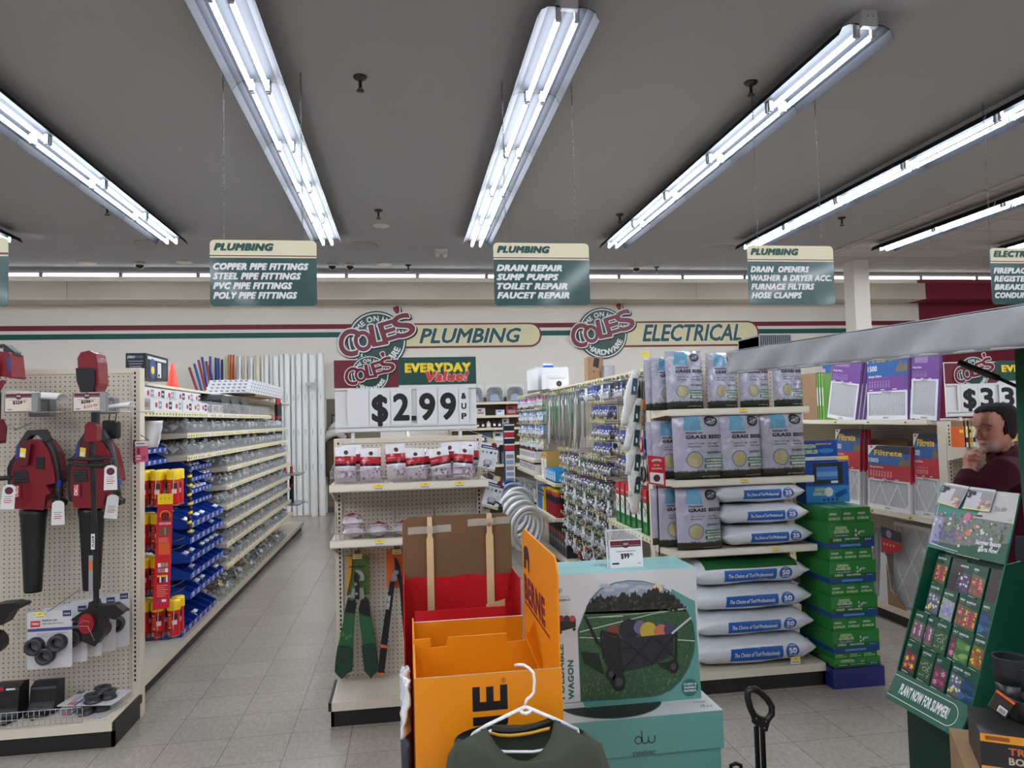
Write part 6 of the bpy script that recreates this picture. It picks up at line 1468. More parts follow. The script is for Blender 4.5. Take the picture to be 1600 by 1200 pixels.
sA = [seed_bag(.225, .345, .085, k, .10) for k in (1, 2)]; sB = [seed_bag(.30, .385, .10, k, .12) for k in (3, 4)]; used_s = set()
def put_seed(p, x, y, z, rz, label, group, rx=-.04, sc=None):
 o = p if p.name not in used_s else dup(p); used_s.add(o.name if o is p else p.name)
 o.location = (x, y, z); o.rotation_euler = (rx, 0, rz); o['label'] = label; o['group'] = group
 if sc: o.scale = sc
 return o
def sx(px, py, Y): return at(px, py, Y).x
y1 = 4.11
put_seed(sA[0], sx(1066, 600, y1), y1, 1.6265, .0, 'grass seed bag in full view on the top shelf, next to the shelf post', 'grass seed bags on the top shelf', sc=(1.0, 1, 1.0))
put_seed(sA[1], sx(1124, 600, y1), y1, 1.6265, .0, 'grass seed bag on the top shelf, second along, half under the canopy edge', 'grass seed bags on the top shelf', sc=(.82, 1, .96))
put_seed(sA[0], sx(1174, 600, y1), y1, 1.6265, .0, 'grass seed bag on the top shelf, third along, its top hidden by the canopy', 'grass seed bags on the top shelf', sc=(.82, 1, .96))
put_seed(sA[1], sx(1226, 600, y1), y1, 1.6265, .0, 'last grass seed bag along the top shelf, its top hidden by the canopy', 'grass seed bags on the top shelf', sc=(.82, 1, .96))
put_seed(sA[1], sx(1040, 600, y1+.1), y1+.11, 1.6265, .1, 'grass seed bag tucked behind the first one on the top shelf', 'grass seed bags on the top shelf', sc=(.9, .9, .92))
put_seed(sA[0], sx(1028, 600, y1+.16), y1+.18, 1.6265, .1, 'rear grass seed bag beside the post on the top shelf', 'grass seed bags on the top shelf', sc=(.8, .7, .90))
y2 = 4.10
put_seed(sB[0], sx(1086, 700, y2), y2, 1.2145, .0, 'ten pound grass seed bag on the middle shelf, nearest the shopping basket sign', 'grass seed bags on the middle shelf')
put_seed(sB[1], sx(1152, 700, y2), y2, 1.2145, .05, 'ten pound grass seed bag in the middle of the middle shelf, very creased', 'grass seed bags on the middle shelf', sc=(.88, 1, .985))
put_seed(sB[0], sx(1218, 700, y2), y2, 1.2145, -.04, 'ten pound grass seed bag at the canopy end of the middle shelf', 'grass seed bags on the middle shelf', sc=(.92, 1, .995))
put_seed(sB[1], sx(1045, 700, y2+.12), y2+.125, 1.2145, .1, 'grass seed bag peeping out behind the first bag of the middle shelf', 'grass seed bags on the middle shelf', sc=(.8, .8, .90))
put_seed(sB[0], sx(1032, 700, y2+.2), y2+.195, 1.2145, .1, 'rear grass seed bag by the post on the middle shelf', 'grass seed bags on the middle shelf', sc=(.7, .7, .88))
put_seed(sB[1], sx(1087, 800, y2), y2, .8095, .0, 'grass seed bag on the lowest shelf, next to the stack of 25 pound sacks', 'grass seed bags on the lowest shelf', sc=(.9, 1, .93))
put_seed(sB[0], sx(1050, 800, y2+.12), y2+.125, .8095, .1, 'grass seed bag behind the front one on the lowest shelf', 'grass seed bags on the lowest shelf', sc=(.7, .8, .9))
put_seed(sB[0], sx(1036, 800, y2+.2), y2+.195, .8095, .1, 'rear grass seed bag by the post on the lowest shelf', 'grass seed bags on the lowest shelf', sc=(.6, .7, .88))
# lying sacks
SKW = M('sack_white', (214, 216, 222), .25, var=.04, scale=13, coat=.3, bump=.8); SKG = M('sack_green', (26, 92, 44), .3, coat=.2); SKB = M('sack_blue', (20, 92, 176), .35)
def sack(w, h, d, wt, seed, green_top):
 """w along X, d deep, h thick; rests on z = 0"""
 t = thing('seed_sack', 'sack', 'seed sack')
 rn = random.Random(seed); n = 30; rings = []
 xs = [-.5, -.49, -.46, -.42, -.36, -.28, -.18, -.06, .06, .18, .28, .34, .39, .43, .46, .485, .5]
 for u in xs:
  e = abs(u)*2
  f = 1 if e < .72 else max(.05, 1-((e-.72)/.28)**1.6*.94)
  ring = []
  for k in range(n):
   a = 2*PI*k/n; c, s_ = math.cos(a), math.sin(a)
   r = (abs(c)**2.6+abs(s_)**2.6)**(-1/2.6)
   wob = 1+.02*math.sin(3*a+9*u+seed)+.012*math.sin(7*a+21*u+seed*2)+(.05*math.sin(5*a+seed) if f < .6 else 0)
   ring.append((u*w, d/2*c*r*wob*(.86+.14*f), h/2+h/2*s_*r*f*wob*(1+.05*math.sin(12*u+seed))))
  rings.append(ring)
 zmin = min(p[2] for r in rings for p in r)
 rings = [[(x, y, z-zmin) for x, y, z in r] for r in rings]
 mb = MB(); mb.loft(rings, SKW);
 if green_top:
  sel = [i for i, x in enumerate(xs) if abs(x) < .40]; top = [k for k in range(n) if 4 <= k <= 13]
  mb.add([tuple(Vector(rings[i][k])+Vector((0, 0, .002))) for i in sel for k in top], [(a*len(top)+b, a*len(top)+b+1, (a+1)*len(top)+b+1, (a+1)*len(top)+b) for a in range(len(sel)-1) for b in range(len(top)-1)], SKG, True)
 def front(x, z):     # front surface depth at height z
  best = None
  for i in range(len(xs)-1):
   if xs[i]*w <= x <= xs[i+1]*w:
    q = (x-xs[i]*w)/((xs[i+1]-xs[i])*w)
    ys = []
    for rr in (rings[i], rings[i+1]):
     c = [(abs(p[2]-z), p[1]) for p in rr if p[1] < 0]; c.sort(); (d0, y0), (d1, y1_) = c[0], c[1]; ys.append((y0*d1+y1_*d0)/(d0+d1+1e-9))
    return -(ys[0]*(1-q)+ys[1]*q)
  return d/2
 mb.frame((0, 0, 0), (1, 0, 0), (0, 0, 1)); mb.surf = lambda x, z: front(x, z)+.0012
 mb.rect(-w*.21, h*.24, w*.21, h*.70, SKB, 1); mb.text('The Choice of Turf Professionals', 0, h*.40, h*.15, WHITE, w*.36, 4, .02, .25, align='c')
 mb.disc(w*.285, h*.50, h*.25, SKB, 1, n=20); mb.text(str(wt), w*.285, h*.43, h*.18, WHITE, h*.27, 5, .04, align='c'); mb.rect(w*.285-h*.1, h*.68, w*.285+h*.1, h*.70, WHITE, 4); mb.rect(w*.285-h*.14, h*.34, w*.285+h*.14, h*.37, WHITE, 4)
 mb.surf = None; mb.world(); mb.build('sack_body', t)
 mb = MB(); mb.add([(w*.485, -d*.2, h*.35), (w*.545, -d*.17, h*.42), (w*.56, -d*.0, h*.2), (w*.55, d*.16, h*.4), (w*.485, d*.2, h*.5), (w*.53, -d*.02, h*.6)], [(0, 1, 5), (1, 2, 5), (2, 3, 5), (3, 4, 5)], SKW); mb.build('gathered_end', t, solid=.004)
 return t
s25 = sack(.56, .137, .30, 25, 1, False); s50 = [sack(.76, .165, .335, 50, k, k == 4) for k in (2, 3, 4)]
for i, z in enumerate((.8095, .937, 1.062)):
 o = s25 if i == 0 else dup(s25); o.location = (sx(1197+(.5-i)*6, 840-34*i, 4.04)+.0, 4.16, z); o.scale = (1, 1, .87); o['label'] = 'white 25 pound seed sack, %s of the stack on the lowest shelf' % ('bottom', 'middle', 'top')[i]; o['group'] = '25 pound sacks'
for i, (z, px) in enumerate(((.131, 1172), (.30, 1170), (.445, 1168), (.592, 1167))):
 o = s50[0] if i == 0 else (dup(s50[0]) if i == 2 else (s50[1] if i == 1 else s50[2])); o.location = (sx(px, 1000, 4.0)+.035, 4.155, z); o.scale = (1, 1, (1, .84, .86, .86)[i]); o['label'] = 'white 50 pound seed sack, %s of the deck stack' % ('bottom', 'second', 'third from the bottom', 'top with its green face showing')[i]; o['group'] = '50 pound sacks'
# shopping basket sign on a stem at the post
p = at(1013, 735, 3.93); t = thing('basket_sign', 'small red sign about shopping baskets on a thin stem beside the seed post', 'sign', (p.x+.05, 3.93, 0))
mb = MB(); mb.frame((-.05, 0, p.z-.095), (1, 0, 0), (0, 0, 1)); mb.prism([(0, .02), (.098, -.0), (.1, .165), (.0, .18)], -.003, 0, REDP); mb.poly([(.008, .028), (.088, .012), (.088, .075), (.008, .085)], WHITE, 1); mb.disc(.048, .05, .02, INK, 2); mb.disc(.048, .05, .015, MAROON, 3); mb.disc(.048, .05, .007, M('logo_green', (20, 66, 58), .35), 4)
mb.arc_text('SHOPPING BASKETS', .05, .095, .052, PI/2, .012, WHITE, 1, .02, span=.95); mb.text('for Your', .05, .118, .010, WHITE, .035, 1, .02, align='c'); mb.text('Convenience', .05, .1, .010, WHITE, .06, 1, .02, align='c'); mb.build('sign_panel', t)
MB().cyl((0, .004, 0), (0, .004, p.z-.06), .004, BWIRE, 8).build('stem', t)
# ------------------------------------------------------------------ hanging merchandise run (faces -X) behind the seed endcap
RX = 1.955
SH_R = [(.80, 4.47, 5.55, 1.56), (.90, 7.5, 8.75, 1.55), (.52, 7.6, 8.95, 1.55), (1.08, 8.8, 10.1, 1.55), (.92, 8.8, 10.1, 1.55)]
rr = run('long gondola of hanging plumbing parts behind the grass seed endcap', RX, -1, 4.45, 10.9, 1.93, 1.60, SH_R, (4.5, 5.5, 6.5, 7.45, 8.78, 10.2, 10.85), step=.075)
MB().box(-.27, .46, .02, 6.4, 1.912, 1.9305, ALMOND).build('top_deck', rr)
def hook_mesh(tagm):
 mb = MB().tube([(0, 0, 0), (-.36, 0, .004), (-.385, 0, .012)], .0022, WIRE, 5).tube([(0, 0, .02), (-.375, 0, .024)], .0016, WIRE, 4)
 mb.box(-.3815, -.379, -.014, .014, .006, .036, tagm); mb.box(-.383, -.3815, -.008, .005, .008, .018, INK); return mb
hk = [hook_mesh(m) for m in TAGC]
hooks = []
def hooks_done():
 hooks.sort(key=lambda q: q[1])
 first = {}
 for i, (x, y, z, k) in enumerate(hooks[:95]):
  if k not in first: o = hk[k].build('peg_hook', rr); first[k] = o
  else: o = first[k].copy(); COL.objects.link(o)
  o.parent = rr; o.location = (x-RX, y-4.45, z)
 mb = MB()
 for x, y, z, k in hooks[95:]:
  mb.T = Matrix.Translation((x-RX, y-4.45, z)); h = hk[k]
  for m in h.mats: pass
  o0 = len(mb.v); mb.v += [tuple(mb.T @ Vector(p)) for p in h.v]; idx = [mb._mi(m) for m in h.mats]
  mb.f += [tuple(a+o0 for a in f) for f in h.f]; mb.m += [idx[a] for a in h.m]; mb.s += h.s
 mb.T = Matrix.Identity(4)
 if mb.v: o = mb.build('peg_hook', rr); o['kind'] = 'stuff'
CLR = M('clam_clear', (202, 204, 208), .1, var=.4, scale=60, coat=.4); HB = M('header_blue', (44, 88, 176), .4); HP = M('header_pink', (214, 84, 134), .4); HY = M('header_yellow', (222, 206, 84), .4); HSK = M('header_sky', (120, 168, 214), .4); PW = M('part_white', (222, 222, 222), .4); PG = M('part_grey', (96, 98, 104), .35); HOSE = M('braided_hose', (150, 148, 142), .35, .4, var=.3, scale=160); PUR = M('header_purple', (88, 52, 110), .4); CBLU = M('card_blue', (36, 60, 140), .4); DK = M('card_dark', (44, 46, 54), .4)
def pk_bag(head, seed, w=.074, h=.102, cont=PW):
 """bag with a header card, hanging from the hook; front faces -X"""
 t = thing('hanging_package', 'package', 'hanging package'); rn = random.Random(seed)
 mb = MB().box(-.001, .001, -w/2, w/2, -.045, .012, head); mb.box(-.0018, -.001, -w*.3, w*.2, -.03, -.018, WHITE); mb.build('header_card', t)
 mb = MB(); mb.frame((0, w/2, -h), (0, -1, 0), (0, 0, 1)); n = 5
 mb.T = mb.T @ Matrix.Translation((w/2, 0, 0)); pillow(mb, w, h-.04, .032, [(1, CLR)], seed, .2, .1, 5, 6); mb.world(); mb.build('clear_bag', t)
 mb = MB()
 for k in range(5):
  y = rn.uniform(-w*.3, w*.3); z = rn.uniform(-h*.9, -h*.45); mb.cyl((-.015, y, z), (-.015+rn.uniform(-.008, .008), y+rn.uniform(-.03, .03), z+rn.uniform(-.03, .03)), rn.uniform(.004, .008), cont if k % 2 else CLR, 7)
 mb.build('contents', t); return t
def pk_card(c1, c2, seed, w=.074, h=.095, metal=STEEL):
 t = thing('carded_part', 'carded part', 'carded part'); rn = random.Random(seed)
 mb = MB().box(-.0008, .0008, -w/2, w/2, -h, .012, c1); mb.box(-.0014, -.0008, -w/2, w/2, -h, -h*.62, c2); mb.box(-.0016, -.0008, -w*.4, w*.1, -.032, -.02, WHITE); mb.box(-.0016, -.0008, w*.1, w*.4, -h*.55, -h*.36, YELLOW if seed % 2 else WHITE); mb.build('card', t)
 mb = MB(); mb.frame((-.001, 0, -h*.62), (0, -1, 0), (0, 0, 1)); mb.rev([(w*.3, 0), (w*.27, .018), (w*.1, .022)], CLR, 10); mb.world(); mb.cyl((-.02, -w*.2, -h*.7), (-.02, w*.15, -h*.55), .009, metal, 8).cyl((-.022, 0, -h*.66), (-.03, .0, -h*.66), .016, metal, 10); mb.build('blister', t); return t
def pk_hose(seed, L=.42, col=HOSE, endc=STEEL):
 t = thing('supply_hose', 'hose', 'supply hose'); rn = random.Random(seed)
 mb = MB(); pts = [(0, -.012, 0), (-.004, -.02, -L*.3), (.004, -.016, -L*.7), (0, -.006, -L), (0, .006, -L-.004), (-.004, .018, -L*.7), (.004, .02, -L*.3), (0, .012, -.01)]
 mb.tube(pts, .0065, col, 7); mb.build('hose', t)
 mb = MB().cyl((0, -.012, -.02), (0, -.013, .012), .011, endc, 8).cyl((0, .012, -.04), (0, .012, -.005), .011, endc, 8); mb.build('fitting', t)
 MB().box(-.009, -.008, -.02, .022, -.10, -.045, (WHITE, PUR, M('tag_green', (70, 150, 80), .4))[seed % 3]).build('hose_label', t); return t
def pk_loop(c, seed):
 t = thing('looped_part', 'looped part', 'looped part')
 mb = MB().box(-.0008, .0008, -.04, .04, -.16, .012, DK if seed % 2 else M('card_pale', (196, 192, 190), .4)); mb.build('card', t)
 mb = MB(); mb.frame((-.006, 0, -.085), (0, -1, 0), (0, 0, 1)); mb.T = mb.T; pts = [(.032*math.cos(a*PI/8), .048*math.sin(a*PI/8), 0) for a in range(16)]; mb.tube(pts, .007, c, 7, True); mb.world(); mb.build('loop', t); return t
def pk_tool(seed):
 t = thing('carded_tool', 'tool', 'carded tool'); OR = M('tool_card_orange', (226, 158, 52), .45)
 MB().box(-.001, .001, -.045, .045, -.33, .012, M('tool_card', (150, 148, 150), .25)).box(-.002, -.001, -.043, .043, -.2, -.12, OR).build('card', t)
 MB().cyl((-.014, 0, -.01), (-.014, 0, -.13), .012, INK, 8).cyl((-.014, 0, -.13), (-.014, 0, -.2), .02, OR, 10).cyl((-.014, 0, -.2), (-.014, 0, -.24), .018, STEEL, 10, .008).cyl((-.014, 0, -.24), (-.014, 0, -.31), .012, M('wood_tip', (170, 110, 60), .5), 8).build('tool_body', t); return t
P = {}
for k, (hd, ct) in enumerate(((HP, PW), (HB, PW), (HSK, PW), (HY, PW), (WHITE, PG), (DK, PG), (HB, STEEL), (PUR, PG))): P['bag', k] = pk_bag(hd, k, cont=ct)
for k, (a, b) in enumerate(((CBLU, DK), (CBLU, HY), (DK, PG), (DK, DK), (M('card_pale', (196, 192, 190), .4), PG), (CBLU, PG))): P['card', k] = pk_card(a, b, k)
for k in range(3): P['hose', k] = pk_hose(k, .40+.06*k)
P['hose', 3] = pk_hose(3, .5, M('hose_white', (206, 204, 200), .4)); P['hose', 4] = pk_hose(5, .3, M('hose_green', (70, 150, 90), .4))
for k, c in enumerate((REDP, BLUEP, INK, PG)): P['loop', k] = pk_loop(c, k)
P['tool', 0] = pk_tool(0)
DESC = {('bag', 0): 'pink headed clear bag', ('bag', 1): 'blue headed clear bag', ('bag', 2): 'sky blue headed bag', ('bag', 3): 'yellow headed clear bag', ('bag', 4): 'white headed grey bag', ('bag', 5): 'dark headed grey bag', ('bag', 6): 'blue headed metal bag', ('bag', 7): 'purple headed bag',
  ('card', 0): 'blue and dark card', ('card', 1): 'blue and yellow card', ('card', 2): 'dark grey card', ('card', 3): 'black blister card', ('card', 4): 'pale card', ('card', 5): 'blue and grey card', ('hose', 0): 'braided supply hose', ('hose', 1): 'long braided hose', ('hose', 2): 'longest braided hose', ('hose', 3): 'white supply hose', ('hose', 4): 'short green hose', ('loop', 0): 'red loop', ('loop', 1): 'blue loop', ('loop', 2): 'black loop', ('loop', 3): 'grey loop', ('tool', 0): 'orange handled tool'}
used_p = set(); rnd = random.Random(21)
SECT = {'near': 0, 'middle': 0, 'far': 0}
def peg_row(sec, row, z, y0, y1, step, kinds, xt=1.515, deep=2, xb=None):
 n = int((y1-y0)/step)
 for i in range(n):
  y = y0+(i+.5)*step; kd = kinds[i % len(kinds)] if isinstance(kinds, list) else kinds(i)
  zz = z+rnd.uniform(-.006, .006)
  hooks.append((RX-.014, y, zz+.0, rnd.randrange(3)))
  for d in range(deep):
   p = P[kd]; o = p if kd not in used_p else dup(p); used_p.add(kd)
   o.location = (xt+.055+.062*d+rnd.uniform(-.006, .006)+.03, y+rnd.uniform(-.004, .004), zz-.0215); o.rotation_euler = (rnd.uniform(-.03, .03), rnd.uniform(-.05, .05), rnd.uniform(-.12, .12))
   o['label'] = '%s%s, %s along the %s hook row of the %s section' % ('' if d == 0 else 'rear ', DESC[kd], nth(i+1), nth(row), sec); o['group'] = '%s hook row %s packages' % (sec, nth(row))
B = lambda *k: [('bag', a) for a in k]; Cd = lambda *k: [('card', a) for a in k]; Hs = lambda *k: [('hose', a) for a in k]; Lp = lambda *k: [('loop', a) for a in k]
# near section
peg_row('near', 1, 1.86, 4.62, 5.5, .11, [('tool', 0)]*4+B(5, 6)*3, deep=1)
peg_row('near', 2, 1.50, 4.62, 5.5, .11, Lp(1, 0)+Cd(0)+Lp(0)+Cd(1, 0, 1, 0), deep=2)
peg_row('near', 3, 1.31, 4.7, 5.5, .10, Lp(2, 2)+Cd(1)+Lp(3)+Cd(5, 0, 3))
# middle section
peg_row('middle', 1, 1.86, 5.55, 6.5, .085, B(6, 5, 4)+Cd(0, 5)+B(6))
peg_row('middle', 2, 1.69, 5.55, 6.1, .085, Cd(0, 1, 5, 0, 1))
peg_row('middle', 3, 1.53, 5.55, 6.1, .085, Cd(1, 0, 0, 5))
peg_row('middle', 4, 1.388, 5.55, 6.1, .085, Cd(1, 1, 5, 0))
peg_row('middle', 5, 1.23, 5.55, 6.5, .085, Cd(2, 5, 3, 2)+B(5))
peg_row('middle', 6, 1.08, 5.55, 7.4, .095, Cd(3, 2)+B(5)+Cd(2)+B(7))
peg_row('middle', 7, .925, 5.55, 7.4, .095, B(5, 4)+Cd(3, 2))
peg_row('middle', 8, .77, 5.6, 7.4, .095, B(4, 5)+Cd(2, 3))
peg_row('middle', 9, .61, 5.6, 7.4, .11, B(5, 5, 4))
peg_row('middle', 10, .44, 5.65, 7.4, .12, B(5, 4)+Cd(3), deep=1)
peg_row('middle', 11, 1.84, 6.55, 8.3, .10, Hs(0, 3, 1, 2, 4, 0, 1, 3, 2, 0, 4, 1), deep=2)
peg_row('middle', 12, 1.26, 6.55, 7.5, .09, Hs(0)+Cd(2)+B(5, 7)+Cd(3))
# far section
for r, z in enumerate((1.86, 1.68, 1.51, 1.345)):
 peg_row('far', r+1, z, 8.35, 10.2, .105, [B(0, 0, 0, 4, 1, 1), B(2, 4, 2, 4, 1), B(2, 1, 2, 2, 4), B(3, 3, 2, 4)][r], deep=2)
peg_row('far', 5, .72, 9.0, 10.5, .12, B(4, 2, 1), deep=1)
for k_, p_ in P.items():
 if k_ not in used_p:
  for c_ in list(p_.children): bpy.data.objects.remove(c_)
  bpy.data.objects.remove(p_)
hooks_done()
# white mop strips hanging at the near end
MOP = M('mop_white', (226, 226, 222), .9, var=.2, scale=90, bump=.6); MOPB = M('mop_band', (22, 58, 60), .5)
for i, (px, py, Y, L, tw) in enumerate(((1003, 578, 4.52, .36, -.11), (1008, 622, 4.50, .33, -.11), (1008, 660, 4.49, .33, -.09), (1009, 700, 4.48, .31, -.06), (1009, 738, 4.47, .27, -.03))):
 p = at(px, py, Y); t = thing('mop_head', 'white stringy mop refill in a sleeve, %s of the hanging strip' % ('topmost', 'second', 'third', 'fourth', 'lowest')[i], 'mop refill', (p.x-.04, Y+.02*i, p.z), group='mop refills on a strip')
 rn = random.Random(i); mb = MB(); rings = []
 for k in range(9):
  f = k/8; r = .016+.017*math.sin(PI*min(1, f*1.12))+.009*rn.random(); rings.append([(tw*f*L/.42+r*(1+.25*rn.random())*math.cos(q*PI/6), r*.8*(1+.25*rn.random())*math.sin(q*PI/6), -L*f) for q in range(12)])
 mb.loft(rings, MOP); mb.build('strings', t)
 mb = MB(); f = .3; mb.frame((tw*f*L/.42, -.04, -L*f), (1, 0, 0), (tw*.9, 0, -1) if False else (-tw*.0, 0, 1)); mb.prism([(-.022, -.05), (.012, -.055), (.026, .05), (-.006, .055)], -.004, .0, MOPB if i else M('mop_label', (52, 84, 110), .5)); mb.rect(-.006, -.03, .006, .0, WHITE, 1); mb.build('sleeve_label', t)
t = thing('clip_strip', 'chrome clip strip carrying the white mop refills on the seed post', 'clip strip', (at(1006, 575, 4.5).x, 4.5, 0)); MB().tube([(0, -.02, at(1006, 575, 4.5).z+.06), (0, .0, at(1006, 575, 4.5).z), (-.02, .05, 1.0)], .003, WIRE, 5).box(-.02, .03, -.024, -.022, at(1006, 570, 4.5).z+.05, at(1006, 570, 4.5).z+.085, TAGY).build('strip', t)
# ---- things on the shelves of this run
GB = M('box_green', (30, 112, 54), .4); RBX = M('box_red', (190, 34, 44), .4)
def drain_box():
 t = thing('drain_cleaner_box', 'box', 'box'); w, d, h = .095, .16, .30
 mb = MB().box(0, d, -w/2, w/2, 0, h*.72, GB).box(0, d, -w/2, w/2, h*.72, h, RBX)
 mb.frame((0, w/2, 0), (0, -1, 0), (0, 0, 1)); mb.rect(w*.1, h*.28, w*.9, h*.70, WHITE, 1); mb.poly([(w*.1, h*.62), (w*.9, h*.48), (w*.9, h*.52), (w*.1, h*.67)], RBX, 2); mb.rect(w*.4, h*.4, w*.7, h*.5, GREYP, 2); mb.text('DRAIN', w*.5, h*.8, h*.05, WHITE, w*.6, 1, .03, align='c'); mb.disc(w*.6, h*.13, w*.22, M('box_green_light', (90, 160, 100), .4), 1)
 mb.frame((0, -w/2, 0), (1, 0, 0), (0, 0, 1)); mb.rect(d*.1, h*.3, d*.9, h*.62, WHITE, 1); mb.rect(d*.2, h*.4, d*.8, h*.5, GREYP, 2)
 mb.build('box', t); return t
db = drain_box()
for i in range(6):
 o = db if i == 0 else dup(db); o.location = (1.575, 4.70+.125*i, .801); o['label'] = 'tall green and red drain box, %s from the near end of its shelf' % nth(i+1); o['group'] = 'green and red drain boxes'
for i in range(3):
 o = dup(db); o.location = (1.57, 4.50+.0*i, .801) if False else (1.60+.1*i, 4.56, .801); o.scale = (.5, .8, .62); o['label'] = 'small green box at the near end of the drain box shelf, %s from the aisle' % nth(i+1); o['group'] = 'small green boxes'
# canisters and blue boxes
CRED = M('canister_red', (150, 24, 36), .35); CBL = M('canister_blue', (32, 112, 190), .4); CYL = M('canister_yellow', (236, 204, 50), .4)
for i in range(5):
 t = thing('canister', 'dark red canister with a yellow lid, %s along the lower shelf' % nth(i+1), 'canister', (1.63, 7.70+.125*i, .521), group='red canisters')
 MB().rev([(.05, 0), (.052, .004), (.052, .24), (.046, .255)], CRED, 16).rev([(.0525, .15), (.0525, .22)], INK, 16, caps=False).build('can_body', t); MB().rev([(.034, .252), (.034, .285), (.0, .288)], CYL, 14).build('lid', t)
for i, (m, nm) in enumerate(((CYL, 'yellow'), (CBL, 'blue'), (CBL, 'second blue'), (CBL, 'farthest blue'))):
 nm = nm.replace('farthest', 'last')
 t = thing('flat_box', '%s box standing beyond the red canisters' % nm, 'box', (1.58, 8.34+.10*i, .521), group='boxes beyond the canisters'); mb = MB().box(0, .2, 0, .085, 0, .27, m); mb.frame((0, .085, 0), (0, -1, 0), (0, 0, 1)); mb.rect(.008, .16, .077, .24, INK, 1); mb.rect(.015, .19, .07, .2, WHITE, 2); mb.build('box', t)
for i in range(2):
 t = thing('tile_carton', 'white and ochre carton standing on the middle shelf, %s' % ('nearer' if i == 0 else 'farther'), 'carton', (1.60, 8.22+.17*i, .901), group='ochre cartons'); mb = MB().box(0, .2, 0, .155, 0, .30, M('carton_ochre', (196, 160, 84), .5)); mb.frame((0, .155, 0), (0, -1, 0), (0, 0, 1)); mb.rect(.01, .0, .145, .22, WHITE, 1)
 for k in range(7): mb.rect(.03, .04+.022*k, .125-.02*(k % 2), .047+.022*k, GREYP, 2)
 mb.rect(.02, .25, .13, .265, M('carton_brown_print', (120, 84, 40), .5), 1); mb.build('carton', t)
t = thing('blue_tray', 'bright blue tray of white spray heads on the middle shelf', 'tray', (1.57, 7.56, .901)); SKY = M('tray_sky', (60, 160, 220), .4)
mb = MB().box(0, .2, 0, .6, 0, .012, SKY).box(0, .006, 0, .6, 0, .13, SKY).box(.194, .2, 0, .6, 0, .13, SKY).box(0, .2, 0, .006, 0, .13, SKY).box(0, .2, .594, .6, 0, .13, SKY); mb.build('tray', t)
for k in range(5): MB().box(-.002, 0, .05+.115*k, .11+.115*k, .02, .11, PW).box(-.003, -.002, .065+.115*k, .095+.115*k, .07, .09, SKY).build('window', t)
for r, z in enumerate((.921, 1.081)):
 for i in range(9):
  t = thing('white_cup_box', 'small white box with a brown top, %s along the %s far shelf' % (nth(i+1), ('lower', 'upper')[r]), 'box', (1.575, 8.84+.135*i, z), group='white boxes on the far shelves'); mb = MB().box(0, .12, 0, .12, 0, .10, PW).box(0, .12, 0, .12, .10, .112, M('box_top_brown', (120, 66, 58), .5)); mb.box(-.001, 0, .03, .06, .02, .08, GREYP).box(-.001, 0, .075, .1, .02, .08, INK); mb.build('box', t)
# coils of white tubing leaning on the deck
for i, (y, x, r, nm) in enumerate(((7.95, 1.30, .25, 'first'), (8.2, 1.28, .27, 'second'), (8.5, 1.28, .28, 'third'), (8.8, 1.28, .29, 'fourth'), (9.15, 1.37, .30, 'fifth'), (9.55, 1.36, .31, 'sixth, blue banded'), (9.9, 1.36, .31, 'last, blue'))):
 m = M('tubing_white', (240, 240, 238), .3, coat=.3) if i < 5 else (M('tubing_band', (170, 180, 206), .3) if i == 5 else M('tubing_blue', (44, 78, 160), .35))
 t = thing('tubing_coil', 'coil of %s tubing at the foot of the hanging parts, %s from the camera side' % ('white' if i < 5 else 'blue', nm.split(',')[0]), 'tubing coil', (x, y, r+.135), group='tubing coils'); t.rotation_euler = (.1, .0, .55)
 for k in range(3):
  mb = MB(); rr_ = r-.028*k-.02; mb.tube([(rr_*math.cos(a*PI/20), .012*((k % 2)*2-1), rr_*math.sin(a*PI/20)) for a in range(40)], .023, m, 8, True); mb.build('loop', t)
# deck stock: grey fitting boxes, black cartons, loose bags
for i in range(7):
 t = thing('black_carton', 'black carton with a red label on the deck, %s beyond the wire rack' % nth(i+1), 'carton', (1.64, 7.45+.14*i, .127), group='black cartons on the deck'); mb = MB().box(0, .24, 0, .12, 0, .24, DK); mb.frame((0, .12, 0), (0, -1, 0), (0, 0, 1)); mb.rect(.008, .18, .112, .22, RBX, 1); mb.rect(.015, .1, .105, .13, GREYP, 1); mb.build('carton', t)
for i in range(4):
 t = thing('grey_box', 'grey and black box standing on the deck, %s in a line' % nth(i+1), 'box', (1.62, 5.75+.15*i, .127), group='grey boxes on the deck'); mb = MB().box(0, .2, 0, .13, 0, .2, M('box_mid_grey', (120, 122, 126), .4)).box(-.001, 0, .02, .11, .14, .18, INK).box(-.001, 0, .04, .07, .06, .1, INK); mb.build('box', t)
o = fittings_mesh(1.1, .3, .2, 90, [FITM[0], FITM[5], FITM[6], FITM[4], M('fit_orange', (226, 90, 40), .4)], 77).build('loose_fittings', loc=(1.63, 6.95, .128)); o.rotation_euler = (0, 0, -PI/2); tag(o, 'loose heap of bagged fittings in wire bins on the deck', 'bagged fittings', kind='stuff')
# red trays under the drain box shelf
for i in range(2):
 t = thing('red_box', 'red striped box under the drain boxes, %s' % ('nearer' if i == 0 else 'farther'), 'box', (1.62, 4.55+.36*i, .127), group='red boxes on the deck'); mb = MB().box(0, .25, 0, .34, 0, .34, RBX); [mb.box(-.001, 0, 0, .34, .04+.07*k, .05+.07*k, WHITE) for k in range(4)]; mb.build('box', t)
